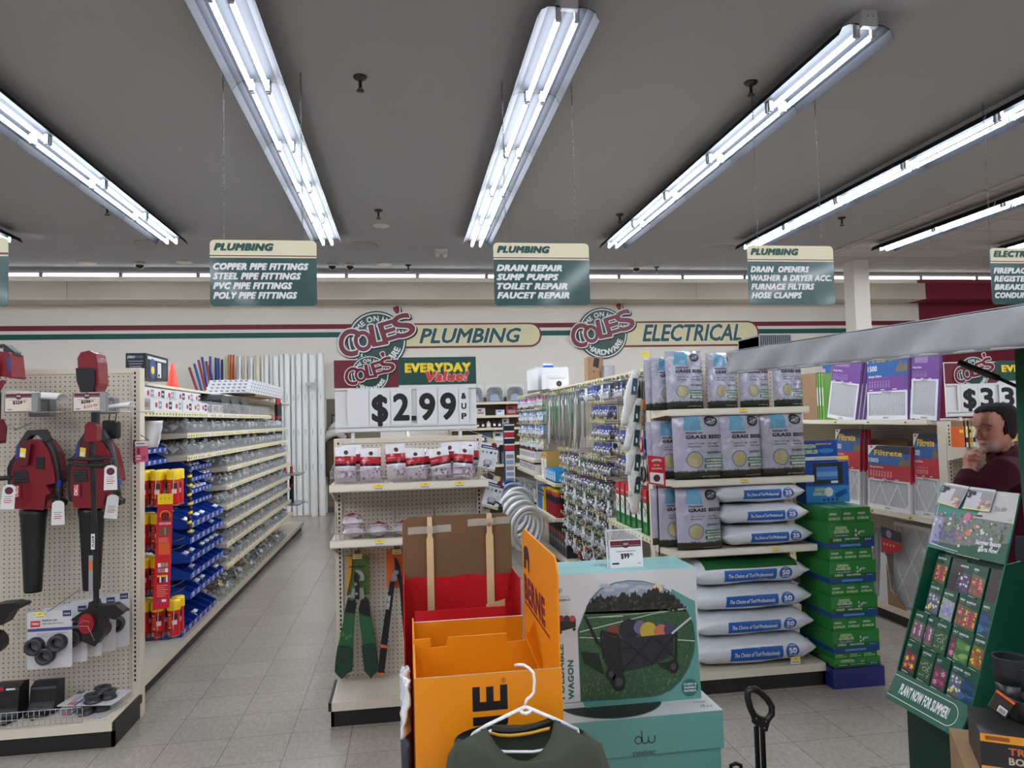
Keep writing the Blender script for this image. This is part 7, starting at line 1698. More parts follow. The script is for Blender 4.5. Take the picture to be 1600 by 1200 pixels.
# ---- on top of this run
def toppx(px0, px1, py0, py1, Y): a = at(px0, py1, Y); b = at(px1, py0, Y); return a.x, b.x, b.z-a.z
x0, x1, h = toppx(838, 888, 573, 612, 8.6)
t = thing('white_carton', 'large white carton on top of the hanging parts run', 'carton', ((x0+x1)/2, 8.62, 1.932)); MB().box(-(x1-x0)/2, (x1-x0)/2, 0, .3, 0, .27, WB).box(-(x1-x0)/2-.003, (x1-x0)/2, -.003, .303, .16, .275, M('carton_lid', (214, 214, 218), .45)).build('carton', t)
x0, x1, h = toppx(852, 887, 590, 612, 8.35)
t = thing('white_carton', 'smaller white carton with a round black opening, in front of the large one', 'carton', ((x0+x1)/2, 8.3, 1.932)); w = x1-x0; mb = MB().box(-w/2, w/2, 0, .28, 0, .15, WB).box(-w/2-.004, w/2+.004, -.004, .284, .15, .18, WB); mb.frame((0, 0, 0), (1, 0, 0), (0, 0, 1)); mb.disc(.02, .06, .033, INK, 1, n=20); mb.disc(.02, .06, .018, M('hole_grey', (70, 70, 74), .5), 2, n=16); mb.rect(-w*.35, .12, w*.35, .126, GREYP, 1); mb.build('carton', t)
x0, x1, h = toppx(830, 842, 577, 612, 8.7)
t = thing('white_carton', 'narrow tall white carton at the far side of the large one', 'carton', (x0, 8.55, 1.932)); MB().box(-.03, .06, 0, .25, 0, .25, WB).build('carton', t)
t = thing('cap_pack', 'small blue and white pack on top of the large white carton', 'pack', (at(856, 570, 8.7).x, 8.7, 2.21)); MB().rbox(-.05, .07, 0, .1, 0, .03, BLUEP, .008).box(-.04, .06, .01, .09, .03, .05, WHITE).build('pack', t)
x0, x1, h = toppx(919, 942, 552, 592, 7.3)
t = thing('brown_carton', 'brown carton with a dark printed picture on the hanging parts run', 'carton', ((x0+x1)/2, 7.3, 1.932)); w = x1-x0; mb = MB().box(-w/2, w/2, 0, .15, 0, h+.02, CARD); mb.frame((0, 0, 0), (1, 0, 0), (0, 0, 1)); mb.poly([(-.03, h*.72), (.03, h*.62), (.045, h*1.0), (-.01, h*1.05)], INK, 1); mb.rect(.04, .02, .055, h*.5, M('carton_brown_print', (120, 84, 40), .5), 1); mb.disc(-.02, .05, .008, INK, 1, n=8); mb.disc(-.02, .13, .008, INK, 1, n=8); mb.build('carton', t)
x0, x1, h = toppx(943, 961, 564, 592, 7.25)
tag(MB().cyl((0, 0, 0), (0, 0, h+.0), (x1-x0)/2, M('galvanised_duct', (176, 180, 186), .3, .7), 24).tube([((x1-x0)/2*math.cos(a*PI/12), (x1-x0)/2*math.sin(a*PI/12), h) for a in range(24)], .004, STEEL, 5, True).build('duct_pipe', loc=((x0+x1)/2, 7.28, 1.932)), 'short galvanised duct pipe beside the brown carton on the run top', 'duct pipe')
# hidden spine of the centre gondola, seen only past its endcap
run('gondola run behind the bag endcap', .03, 1, 4.45, 11.4, 1.5, .42, [(1.2, 4.5, 11.3, .40), (.8, 4.5, 11.3, .42)], (4.5, 7, 9.5, 11.35), step=.12)

# ------------------------------------------------------------------ shelving on the back wall between the runs
t = thing('wall_shelving', 'beige steel shelving of vacuum supplies on the back wall', 'store shelving', (1.9, 13.37, 0))
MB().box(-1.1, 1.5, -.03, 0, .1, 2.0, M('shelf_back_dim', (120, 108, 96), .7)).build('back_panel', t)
for k in (-1.08, -.02, 1.46): MB().box(k-.02, k+.02, -.06, -.03, 0, 2.0, ALMOND).build('upright', t)
for z in (1.90, 1.66, 1.44, 1.17, .78, .13): MB().box(-1.1, 1.5, -.5, -.062, z-.02, z, ALMOND).box(-1.1, 1.5, -.506, -.5, z-.04, z+.003, ALMOND).build('shelf', t)
mb = MB()
for z in (1.90, 1.66, 1.44, 1.17, .78):
 for k in range(14): mb.box(-1.0+.17*k, -.95+.17*k, -.5085, -.506, z-.03, z-.008, TAGC[k % 3])
mb.build('price_strip', t)
VB = M('vacuum_dark', (40, 42, 48), .4, var=.3, scale=20); VL = M('vacuum_label', (150, 166, 190), .4); WRAP = film('bag_wrap', (230, 234, 240), .16, .06)
for i in range(5):
 x = at(741+i*32, 615, 12.95).x; t = thing('wrapped_filter', 'dark vacuum filter wrapped in clear plastic on the top back shelf, %s along' % nth(i+1), 'vacuum filter', (x, 13.05, 1.901), group='wrapped filters on the back shelf')
 mb = MB(); mb.frame((0, -.12, 0), (1, 0, 0), (0, 0, 1)); mb.prism(rr_pts(-.14, 0, .14, .27, .09, 6, (1, 1, 0, 0)), -.1, 0, VB); mb.build('filter_body', t, bevel=.02)
 mb = MB(); mb.frame((0, -.1215, 0), (1, 0, 0), (0, 0, 1)); mb.poly([(-.09, .02), (.09, .02), (.06, .12), (.0, .15), (-.08, .12)], VL, 1); mb.disc(.03, .18, .05, INK, 1, .03); mb.build('label', t)
 mb = MB(); mb.frame((0, -.14, 0), (1, 0, 0), (0, 0, 1)); pillow(mb, .32, .33, .04, [(1, WRAP)], i, .3, .05, 8, 8); mb.build('wrap', t)
bx = [(752, 1.661, .17, .14, (220, 218, 216), 'white and red carton'), (783, 1.661, .15, .10, (206, 214, 224), 'low white and blue carton'), (801, 1.661, .2, .18, (160, 50, 60), 'red carton'),
  (747, 1.441, .07, .12, (60, 56, 60), 'small black bottle'), (755, 1.441, .07, .13, (50, 50, 54), 'black capped bottle'), (764, 1.441, .08, .12, (210, 210, 208), 'white jar'), (773, 1.441, .07, .14, (46, 46, 50), 'tall black bottle'), (781, 1.441, .07, .13, (60, 60, 66), 'dark bottle'), (791, 1.441, .12, .16, (200, 200, 204), 'white pack'),
  (752, 1.171, .16, .2, (80, 82, 84), 'dark grey carton'), (764, 1.171, .12, .2, (96, 90, 84), 'grey carton'), (780, 1.171, .22, .2, (196, 190, 186), 'white carton with blue picture'), (752, .781, .2, .2, (150, 170, 190), 'pale blue carton'), (770, .781, .22, .22, (120, 130, 120), 'grey green carton'), (792, .781, .2, .22, (90, 110, 120), 'slate carton')]
for i, (px, z, w, h, c, nm) in enumerate(bx):
 p = at(px, 650, 12.9); t = thing('shelf_carton' if 'bottle' not in nm and 'jar' not in nm else 'bottle', '%s on the back wall shelving' % nm, 'carton' if 'bottle' not in nm and 'jar' not in nm else 'bottle', (p.x, 13.0, z), group=None)
 m = M('back_stock%d' % i, c, .5); mb = MB()
 if 'bottle' in nm or 'jar' in nm: mb.rev([(w/2, 0), (w/2, h*.7), (w*.25, h*.8), (w*.25, h), (0, h)], m, 12); mb.box(-w*.3, w*.3, -w/2-.001, -w/2+.01, h*.2, h*.5, WHITE)
 else: mb.box(-w/2, w/2, 0, .12, 0, h, m); mb.box(-w*.35, w*.35, -.001, 0, h*.2, h*.5, WHITE if i % 2 else GREYP).box(-w*.3, w*.1, -.002, -.001, h*.6, h*.8, (REDP, BLUEP, INK)[i % 3])
 mb.build('body', t)
# tall blue and white strip display at the far end of the run
p0 = at(790, 738, 10.95); p1 = at(804, 662, 10.95)
t = thing('strip_display', 'tall narrow blue and white strip display at the far end of the hanging parts', 'display strip', (p0.x, 11.0, 0)); w = p1.x-p0.x; mb = MB().box(-.01, w, 0, .05, 0, p1.z, NAVY); mb.frame((0, 0, 0), (1, 0, 0), (0, 0, 1)); mb.rect(.01, .4, w-.005, 1.1, WHITE, 1)
for k in range(7): mb.rect(.02, .45+.09*k, w-.02, .51+.09*k, (GREYP, M('print_sky', (140, 170, 210), .4))[k % 2], 2)
for k in range(4): mb.rect(.0, 1.12+.1*k, w, 1.19+.1*k, (RBX, INK)[k % 2], 1); mb.rect(.0, 1.19+.1*k, w, 1.21+.1*k, WHITE, 1)
mb.build('display_board', t)

# grey ribbed stack on the top of the seed run, peeping over the canopy edge
a_, b_ = at(1199, 548, 4.62), at(1249, 528, 4.62)
t = thing('ribbed_stack', 'dark grey ribbed plastic pack lying on the run top, seen over the canopy edge', 'pack', (a_.x-.06, 4.62, 1.932)); mb = MB()
mb.box(0, b_.x-a_.x, 0, .3, 0, b_.z-1.92, M('rib_base', (92, 94, 98), .5))
for k in range(16): x_ = (b_.x-a_.x)*k/16; mb.box(x_, x_+(b_.x-a_.x)/30, -.012, .31, .005, b_.z-1.91, M('rib_grey', (120, 122, 126), .5))
mb.build('ribbed_pack', t)
# ------------------------------------------------------------------ furnace filter run (faces -X) and its endcap
FX = 3.93; FXL = 3.51
run('almond gondola of furnace filters facing the seed endcap', FX, -1, 4.45, 9.6, 1.5, 3.58, [(1.518, 4.46, 9.5, FXL), (.846, 4.46, 9.5, FXL)], (4.48, 5.8, 7.0, 8.2, 9.55), step=.42)
MEDIA = M('filter_media', (176, 176, 182), .8, var=.25, scale=120); FW = M('filter_frame', (222, 222, 224), .5); MESHW = M('filter_mesh', (206, 206, 210), .4); F3R = M('filter_red', (184, 36, 52), .35, coat=.3); F3B = M('filter_blue', (36, 92, 156), .35, coat=.3); F3D = M('filter_photo_dark', (44, 56, 70), .4); F3P = M('filter_purple', (112, 66, 142), .35, coat=.3); F3Y = M('filter_gold', (226, 186, 60), .4); F3L = M('filter_lilac', (150, 120, 170), .4); F3G = M('filter_green_edge', (126, 178, 86), .4)
def filt(W, H, kind, seed=0):
 """filter standing on its long edge; face towards -X, local y = width from the far side to the near side (negative y = near)"""
 t = thing('furnace_filter', 'filter', 'furnace filter'); T = .022
 lab = {'1000': .56, '1500': .62, 'wrap': .48, 'plain': 0}[kind]*H
 mb = MB().box(0, T, -W/2, W/2, 0, .03, FW).box(0, T, -W/2, W/2, H-.03, H, FW).box(0, T, -W/2, -W/2+.022, .03, H-.03, FW).box(0, T, W/2-.022, W/2, .03, H-.03, FW)
 mb.frame((0, W/2, 0), (0, -1, 0), (0, 0, 1)); mb.text('20x20x1', W*.42, .008, .012, INK, .06, 1, .02)
 mb.build('frame', t)
 mb = MB().box(.006, T-.002, -W/2+.022, W/2-.022, .03, H-.03, MEDIA)
 n = int(W/.012)
 for k in range(n): y = -W/2+.024+k*(W-.048)/n; mb.box(.003, .006, y, y+.004, .03, H-.03, FW)
 mb.build('pleated_media', t)
 mb = MB(); mb.frame((.0025, W/2, 0), (0, -1, 0), (0, 0, 1)); top = H-lab-.01
 if kind in ('1000', 'plain'):
  s = .15
  for a in range(-3, 6):
   for sg in (1, -1):
    x0 = W*(.5)+(a-1)*s*1.3;
    # clipped diagonal straps
    z0, z1 = .03, top if lab else H-.03; dx = (z1-z0)*.62*sg; xa, xb = x0, x0+dx
    lo, hi = .022, W-.022
    if abs(dx) < 1e-6: continue
    f0, f1 = sorted(((lo-xa)/dx, (hi-xa)/dx)); f0 = max(0, f0); f1 = min(1, f1)
    if f1 > f0+.02: mb.line(xa+dx*f0, z0+(z1-z0)*f0, xa+dx*f1, z0+(z1-z0)*f1, .014, FW, 1+.05*sg)
 else:
  for a in range(-14, 22):
   for sg in (1, -1):
    z0, z1 = .03, top; x0 = a*.03; dx = (z1-z0)*.8*sg; lo, hi = .022, W-.022
    f0, f1 = sorted(((lo-x0)/dx, (hi-x0)/dx)); f0 = max(0, f0); f1 = min(1, f1)
    if f1 > f0+.02: mb.line(x0+dx*f0, z0+(z1-z0)*f0, x0+dx*f1, z0+(z1-z0)*f1, .0022, MESHW, 1+.05*sg)
 mb.build('support_grid', t)
 if lab:
  mb = MB(); mb.frame((-.001, W/2, 0), (0, -1, 0), (0, 0, 1)); z0 = H-lab
  c = F3R if kind == '1000' else F3P; sp_ = .46 if kind == '1000' else .38
  mb.rect(.0, z0, W, H, FW, 1)
  if kind in ('1000', '1500'):
   mb.rect(0, z0+.014, W, z0+lab*sp_, c, 2); mb.rect(0, z0+lab*sp_, W, H, F3B, 2); mb.rect(0, z0+lab*.8, W, H, F3D, 2.3)
   mb.poly([(0, H), (W*.22, H), (W*.1, H-lab*.14), (0, H-lab*.3)], FW, 3); mb.rrect(W*.05, H-lab*.07, W*.11, H-lab*.02, .004, F3R, 4)
   mb.text('Filtrete', W*.16, H-lab*.27, lab*.15, F3Y, W*.66, 4, .03); mb.text(kind, W*.02, z0+lab*.52, lab*.12, WHITE, W*.24, 4, .02)
   mb.poly([(W*.72, z0+lab*.46), (W*.76, z0+lab*.6), (W*.84, z0+lab*.72), (W*.9, z0+lab*.62), (W, z0+lab*.66), (W, z0+lab*.46)], M('filter_photo_hill', (120, 104, 84), .5), 3)
  else:
   mb.rect(0, z0+.014, W, H, c, 2); mb.rect(W*.1, z0+lab*.52, W*.6, z0+lab*.82, F3L, 3)
  mb.text('Allergen Defense', W*.04, z0+lab*.37, lab*.05, WHITE, W*.34, 4, .02)
  for k in range(8): mb.disc(W*(.08+.07*k), z0+lab*.26, W*.02, F3L if c is F3P else M('filter_pink', (224, 150, 156), .4), 4, n=8); mb.rect(W*(.06+.07*k), z0+lab*.12, W*(.095+.07*k), z0+lab*.22, F3L if c is F3P else M('filter_pink', (224, 150, 156), .4), 4)
  for k in range(3): mb.rect(W*(.06+.3*k), z0+lab*.065, W*(.16+.3*k), z0+lab*.085, WHITE, 4)
  mb.text('20x25x1', W*.4, z0+.002, .009, INK, W*.22, 4, .02); mb.build('label', t)
  e = MB().box(.0, T, -W/2-.0012, -W/2, z0 if kind == '1000' else .0, H, c); e.build('edge_print', t)
 return t
def fy(px, X=FXL+.03): return at(px, 700, X=X).y
def place_filter(px0, px1, pyt, zb, kind, label, group, back, x=FXL+.03, lean=.06, tilt=0.0):
 y0, y1 = fy(px0, x), fy(px1, x); W = y0-y1; H = at((px0+px1)/2, pyt, X=x+.02).z-zb
 f = filt(W, H, kind); f.location = (x, (y0+y1)/2, zb+.001); f.rotation_euler = (tilt, lean, 0); f['label'] = label; f['group'] = group
 for k in range(back):
  o = dup(f, (x+.027*(k+1), (y0+y1)/2-.012*(k+1), zb+.001), label='%s, %s behind the front one' % (label.split(',')[0].replace('front ', ''), nth(k+1)), group=group); o.rotation_euler = (tilt, lean, 0)
place_filter(1294, 1338, 548, 1.519, 'wrap', 'front shrink wrapped purple filter tilted on the top filter shelf, beyond the large one', 'filters on the top shelf', 3, lean=.1, tilt=.12)
place_filter(1357, 1420, 545, 1.519, '1500', 'front large purple and blue 1500 filter on the top shelf', 'filters on the top shelf', 3)
place_filter(1424, 1466, 540, 1.519, 'wrap', 'front shrink wrapped purple filter at the near end of the top shelf', 'filters on the top shelf', 0, tilt=.06)
place_filter(1287, 1304, 552, 1.519, '1500', 'narrow visible 1500 filter behind the tilted one on the top shelf', 'filters on the top shelf', 0, x=FXL+.16)
place_filter(1301, 1339, 671, .847, '1000', 'front red 1000 filter farther along the middle shelf', 'filters on the middle shelf', 2)
place_filter(1352, 1417, 697, .847, '1000', 'front large red 1000 filter in the middle of the middle shelf', 'filters on the middle shelf', 2)
place_filter(1422, 1462, 678, .847, '1000', 'front red 1000 filter at the near end of the middle shelf', 'filters on the middle shelf', 0, x=FXL+.06)
place_filter(1258, 1292, 690, .847, '1500', 'filter peeping over the blue drain display on the middle shelf', 'filters on the middle shelf', 0, x=FXL+.08)
place_filter(1312, 1352, 822, .127, 'plain', 'front plain white pleated filter on the bottom deck, farther one', 'filters on the bottom deck', 3, x=3.62)
place_filter(1384, 1440, 818, .127, 'plain', 'front plain white pleated filter on the bottom deck, nearer one', 'filters on the bottom deck', 4, x=3.62)
a, b = at(1378, 822, X=3.6), at(1411, 868, X=3.6)
t = thing('filter_flag', 'small dark and red printed flag hanging over the bottom deck filters', 'shelf flag', (3.59, a.y, a.z)); mb = MB(); mb.frame((0, 0, 0), (0, -1, 0), (0, 0, 1)); w, h = a.y-b.y, a.z-b.z; mb.prism([(0, 0), (w, -h*.1), (w, -h*.8), (w*.3, -h*1.1), (0, -h)], -.002, 0, F3R); mb.poly([(0, 0), (w, -h*.1), (w, -h*.5), (0, -h*.45)], F3D, 1); mb.disc(w*.4, -h*.25, w*.14, F3L, 2, n=10)
for k in range(4): mb.disc(w*(.15+.16*k), -h*.7, w*.05, M('filter_pink', (224, 150, 156), .4), 2, n=8)
mb.build('flag', t)
a, b = at(1366, 870, X=3.56), at(1384, 945, X=3.56)
t = thing('leaning_panel', 'bent cardboard edge guard leaning by the bottom deck filters', 'cardboard', (3.585, b.y, .1275)); mb = MB(); mb.frame((0, 0, 0), (0, -1, 0), (0, 0, 1)); mb.prism([(-.12, 0), (.14, 0), (.1, .08), (.03, .12), (0, .36), (-.06, .38)], -.004, .0, FW); mb.prism([(-.0, .0), (.2, 0), (.12, .07), (.03, .11), (.0, .3)], .001, .004, CARD); mb.build('panel', t)
a, b = at(1250, 585, X=3.55), at(1277, 650, X=3.55)
t = thing('brown_carton', 'plain brown carton at the far end of the top filter shelf', 'carton', (3.56, (a.y+b.y)/2, 1.519)); MB().box(0, .3, -(a.y-b.y)/2, (a.y-b.y)/2, 0, a.z-1.52, CARD).build('carton', t)
for k in range(3):
 p = at(1280+k*4, 600, X=3.58); o = MB().box(0, .25, -.011, .011, 0, .40, F3G).box(-.001, .0, -.007, .007, .12, .28, FW).build('filter_edge', loc=(3.56, p.y, 1.519)); tag(o, 'green edged filter seen end-on next to the brown carton, %s from it' % nth(k+1), 'furnace filter', 'green edged filters')
for k in range(4):
 p = at(1262+k*4.5, 690, X=3.66); o = MB().box(0, .2, -.014, .014, 0, .4, M('filter_dull_green', (110, 130, 96), .5)).build('filter_edge', loc=(3.68, p.y, .848)); tag(o, 'dim green filter edge at the far end of the middle shelf, %s in line' % nth(k+1), 'furnace filter', 'dim filter edges')
a = at(1330, 672, X=3.75); t = thing('brown_carton', 'brown carton lying behind the red filters on the middle shelf', 'carton', (3.78, a.y-.35, .848)); MB().box(0, .12, -.3, .3, 0, .5, CARD).build('carton', t)
# endcap with the $3.39 sign
EX0, EX1 = 3.545, 4.45
endcap('almond pegboard endcap under the $3.39 sign, behind the man', EX0, EX1, 4.36, 3.99, 1.505, [(1.345, .33), (1.02, .33)], {}, brk=.1)
big_sign('large value sign reading $3.39 above the man', EX0+.02, EX1-.03, 1.905, 1.535, 4.345, '$3.39', .03)
fence('shelf_fence', 'chrome fence before the packets on the $3.39 endcap', EX0+.01, EX1-.01, 4.04, 1.346, .075, 34)
for i, (px, w, m, nm) in enumerate(((1503, .055, CARDO, 'orange'), (1511, .035, WHITE, 'white'), (1516, .03, HY, 'yellow'), (1522, .03, WHITE, 'second white'), (1528, .03, WHITE, 'third white'), (1534, .03, HY, 'second yellow'), (1592, .05, HY, 'bright yellow'))):
 p = at(px, 680, 4.12); t = thing('seed_packet', '%s packet standing behind the chrome fence beside the man' % nm, 'packet', (p.x, 4.12, 1.346), group='packets behind the fence'); mb = MB().box(-w/2, w/2, 0, .06, 0, .13, m).box(-w/2, w/2, 0.005, .055, .13, .165, CARD); mb.box(-w*.3, w*.3, -.001, 0, .03, .06, INK if i % 2 else CARDO).box(-w*.3, w*.2, -.001, 0, .09, .11, YELLOW if m is not HY else INK); mb.build('packet', t)
for i in range(6):
 t = thing('flat_carton', 'brown folded carton on the lower $3.39 endcap shelf, %s from the bottom' % nth(i+1), 'carton', (3.72, 4.1, 1.021+.026*i), group='folded cartons'); MB().box(-.14, .14, 0, .2, 0, .024, CARD).build('carton', t)

# ------------------------------------------------------------------ green drain cleaner cases beside the seed endcap
GGR = M('case_green', (40, 126, 54), .35, coat=.25); GGD = M('case_green_dark', (26, 92, 44), .4); GGB = M('case_blue', (26, 66, 128), .4); GGN = M('case_navy', (34, 40, 108), .35, coat=.3); GGL = M('case_print_pale', (196, 214, 160), .4); PIPEC = M('print_chrome', (196, 200, 204), .3)
gx0, gx1, gy = 2.395, 2.662, 3.93
gx0 = at(1283, 900, gy).x+.055; gx1 = at(1358, 900, gy).x+.045
lv = [at(1320, y, gy).z for y in (793, 856, 911, 965, 1020)]+[.115]
def pipe_print(mb, x, z, s, l=2):
 mb.rect(x, z, x+.022*s, z+.085*s, PIPEC, l); mb.rect(x-.004*s, z+.035*s, x+.026*s, z+.05*s, GGD, l+1); mb.ring(x+.075*s, z+.025*s, .018*s, .04*s, PIPEC, l, 14, PI/2, PI*1.05); mb.rect(x+.075*s, z+.043*s, x+.125*s, z+.065*s, PIPEC, l); mb.rect(x+.07*s, z+.048*s, x+.125*s, z+.053*s, INK, l+1)
for i in range(5):
 zt, zb = lv[i], lv[i+1]; W = gx1-gx0; H = zt-zb
 t = thing('drain_cleaner_case', 'green and blue case of drain packs, %s from the top of the stack' % nth(i+1) if i < 4 else 'lowest green case, set in a navy tray on the floor', 'case', ((gx0+gx1)/2, gy, zb), group='green drain cleaner cases')
 mb = MB(); hb = 0 if i == 4 else .028
 mb.box(-W/2, W/2, 0, .36, 0, max(hb, .004), GGB); mb.box(-W/2, W/2, 0, .006, hb, H*.62, GGR).box(-W/2, -W/2+.006, .006, .36, hb, H*.62, GGR).box(W/2-.006, W/2, .006, .36, hb, H*.62, GGR)
 mb.frame((-W/2-.0005, 0, 0), (0, -1, 0), (0, 0, 1));
 mb.world(); mb.frame((-W/2, 0, 0), (1, 0, 0), (0, 0, 1));
 mb.rect(0, hb, W, H*.26, GGD, 1); mb.text('GREEN', W*.16, H*.46, H*.075, GGL, W*.24, 2, .04); mb.text('GOBBLER', W*.13, H*.37, H*.075, GGL, W*.32, 2, .04); mb.rect(W*.14, H*.28, W*.44, H*.345, GGB, 2); mb.text('DRAIN OPENING', W*.15, H*.295, H*.035, GGL, W*.28, 3, .02)
 pipe_print(mb, W*.58, H*.27, H*2.4*.9)
 mb.text('DRAIN OPENING', W*.36, H*.16+hb*.3, H*.045, WHITE, W*.3, 2, .02); mb.rect(W*.76, hb+.004, W*.95, H*.25, GGB, 2)
 for k in range(3): mb.rect(W*(.79+.05*k), hb+.012, W*(.815+.05*k), H*.22, PIPEC, 3)
 mb.text('GOBBLER', W*.1, hb+.012, H*.06, GGL, W*.18, 2, .03)
 if hb: mb.rect(W*.25, .008, W*.7, .02, M('case_print_blue', (90, 140, 190), .4), 2)
 mb.build('tray', t)
 for k in range(3):
  for d in range(2):
   w3 = (W-.02)/3
   b = thing('drain_pack', 'green drain pack in the %s case from the top, %s column, %s row' % (nth(i+1), nth(k+1), ('front', 'rear')[d]), 'pack', (gx0+.01+w3*(k+.5), gy+.01+.17*d, zb+max(hb, .004)+.001), group='drain packs in the cases')
   hh = H-max(hb, .004)-.004; mb = MB().box(-w3/2+.001, w3/2-.001, 0, .165, 0, hh, GGR); mb.frame((-w3/2, 0, 0), (1, 0, 0), (0, 0, 1)); mb.text('GREEN', w3*.1, hh*.80, hh*.06, WHITE, w3*.5, 1, .02); mb.text('GOBBLER', w3*.05, hh*.66, hh*.07, GGL, w3*.8, 1, .03); mb.frame((-w3/2, 0, hh), (1, 0, 0), (0, 1, 0)); mb.rect(w3*.2, .03, w3*.8, .12, M('pack_top_light', (90, 170, 100), .35), 1); mb.build('pack', b)
t = thing('navy_tray', 'taped navy blue floor tray under the green cases', 'tray', ((gx0+gx1)/2, gy-.012, 0)); W = gx1-gx0+.03
MB().box(-W/2, W/2, 0, .006, 0, .112, GGN).box(-W/2, -W/2+.006, .006, .4, 0, .112, GGN).box(W/2-.006, W/2, .006, .4, 0, .112, GGN).box(-W/2+.006, W/2-.006, .006, .4, 0, .112, GGN).build('tray', t); MB().add([(W/2+.001, .1, .1), (W/2+.012, .3, .1), (W/2+.016, .3, .26), (W/2+.004, .1, .24)], [(0, 1, 2, 3)], CARD).build('flap', t, solid=.003)
# blue display on top
A, B = at(1256, 791, 4.17), at(1319, 688, 4.17)
t = thing('drain_display', 'bright blue drain display with a black window on top of the green cases', 'display box', ((A.x+B.x)/2+.02, 4.17, lv[0]+.001)); W, H = B.x-A.x, B.z-lv[0]; DBL = M('display_blue', (24, 76, 158), .35, coat=.3); DBC = M('display_cyan', (52, 140, 204), .35)
mb = MB().box(-W/2, W/2, 0, .12, 0, H*.66, DBL).box(-W/2-.002, W/2-.03, .06, .066, H*.66, H, DBL).box(-W/2, W/2, -.002, .0, H*.69, H*.745, WHITE)
mb.frame((-W/2, 0, 0), (1, 0, 0), (0, 0, 1)); mb.rect(W*.18, H*.30, W*.86, H*.64, INK, 1); mb.rect(W*.25, H*.37, W*.74, H*.58, M('window_blue', (70, 128, 200), .2), 2); mb.rect(W*.25, H*.42, W*.74, H*.5, M('window_pale', (120, 164, 214), .2), 3); mb.rect(W*.58, H*.31, W*.74, H*.35, WHITE, 3)
mb.rect(0, 0, W, H*.27, DBC, 1); mb.text('GREEN', W*.2, H*.19, H*.05, GGL, W*.24, 2, .05, .1); mb.text('GOBBLER', W*.16, H*.12, H*.05, GGL, W*.3, 2, .05, .1); mb.disc(W*.52, H*.17, W*.1, WHITE, 2); mb.poly([(W*.7, H*.06), (W*.95, H*.14), (W*.92, H*.22), (W*.66, H*.14)], DBL, 2)
for k in range(4): mb.disc(W*(.4+.1*k), H*.045, W*.03, GGB, 2, n=12)
mb.frame((-W/2, -.0025, 0), (1, 0, 0), (0, 0, 1)); mb.rect(W*.76, H*.69, W, H*.745, YELLOW, 1); mb.text('BUILT UP & TOUGHEST CLOGS', W*.22, H*.705, H*.02, INK, W*.5, 1, .01)
mb.frame((-W/2, .0595, 0), (1, 0, 0), (0, 0, 1)); mb.text('GREEN', W*.08, H*.88, H*.06, GGL, W*.3, 1, .05, .1); mb.text('GOBBLER', W*.03, H*.79, H*.06, GGL, W*.4, 1, .05, .1); mb.text('BREAKS UP', W*.4, H*.93, H*.025, YELLOW, W*.35, 1, .02); mb.disc(W*.62, H*.83, W*.18, DBC, 1, H*.04)
mb.build('display_box', t)

# ------------------------------------------------------------------ flower bulb display facing the aisle
DG = M('display_green', (14, 84, 62), .4, var=.03, coat=.2); DGD = M('display_green_dark', (8, 50, 38), .5)
yF, yN = 2.53, 2.17
av = lambda f, n: ((at(f[0], f[1], yF).x+at(n[0], n[1], yN).x)/2, (at(f[0], f[1], yF).z+at(n[0], n[1], yN).z)/2)
LT, LB_, HB_, HT = av((1402, 1046), (1518, 1106)), av((1381, 1089), (1499, 1156)), av((1447, 853), (1573, 884)), av((1472, 758), (1593, 770))
ox, oz = LT[0], 0.0
t = thing('bulb_display', 'green cardboard flower bulb display reading plant now for summer', 'cardboard display', (ox, (yF+yN)/2, 0)); hw = (yF-yN)/2
R_ = lambda p: (p[0]-ox, p[1])
lt, lb, hb, ht = R_(LT), R_(LB_), R_(HB_), R_(HT)
def sheet_xz(pa, pb, mat, name, th=.006, y0=-hw, y1=hw, sub=None, prints=None):
 """flat board from profile point pa to pb, the full width in Y; local print x runs from the far to the near side, print y from pa to pb"""
 mb = MB(); d = Vector((pb[0]-pa[0], 0, pb[1]-pa[1])); L = d.length
 mb.frame((pa[0], y1, pa[1]), (0, -1, 0), d); mb.prism([(0, 0), (y1-y0, 0), (y1-y0, L), (0, L)], -th, 0, mat)
 if prints: prints(mb, y1-y0, L)
 return mb.build(name, t)
def lip_print(mb, w, L):
 mb.text('PLANT NOW FOR SUMMER!', w*.14, L*.36, L*.32, WHITE, w*.66, 1, .03)
 for z in (L*.17, L*.86): mb.line(0, z, w*.80, z, .0022, WHITE, 1)
 mb.ring(w*.80, L*.515, L*.345-.0011, L*.345+.0011, WHITE, 1, 14, -PI/2, PI/2)
sheet_xz(lb, lt, DG, 'front_lip', prints=lip_print)
MB().box(.02, .36, -hw+.015, hw-.015, 0, lb[1]+.05, DGD).build('base_column', t)
back = .055
cd = Vector((hb[0]-lt[0], hb[1]-lt[1])).normalized(); nrm = Vector((cd.y, -cd.x))      # into the display
bA, bB = (lt[0]+nrm.x*back, lt[1]+nrm.y*back), (hb[0]+nrm.x*back, hb[1]+nrm.y*back)
sheet_xz(bA, bB, DGD, 'card_back')
for s in (-1, 1):
 mb = MB(); mb.frame((0, s*hw, 0), (1, 0, 0), (0, 0, 1)); mb.prism([(lt[0], lt[1]), (hb[0], hb[1]), (hb[0]+.06, hb[1]+.01), (.36, lt[1]+.1), (.36, lb[1]+.03), (.02, lb[1]+.03)], -.003, .003, DG); mb.build('side_panel', t)
FLW = {'violet': (110, 90, 150), 'white': (214, 210, 206), 'pink': (206, 110, 150), 'leaf': (70, 92, 66), 'orange': (206, 130, 96), 'lilac': (150, 120, 176)}
FL = {k: M('bulb_'+k, c, .5, var=.3, scale=90) for k, c in FLW.items()}
GARDEN = M('garden_print', (110, 120, 104), .4, var=.5, scale=60)
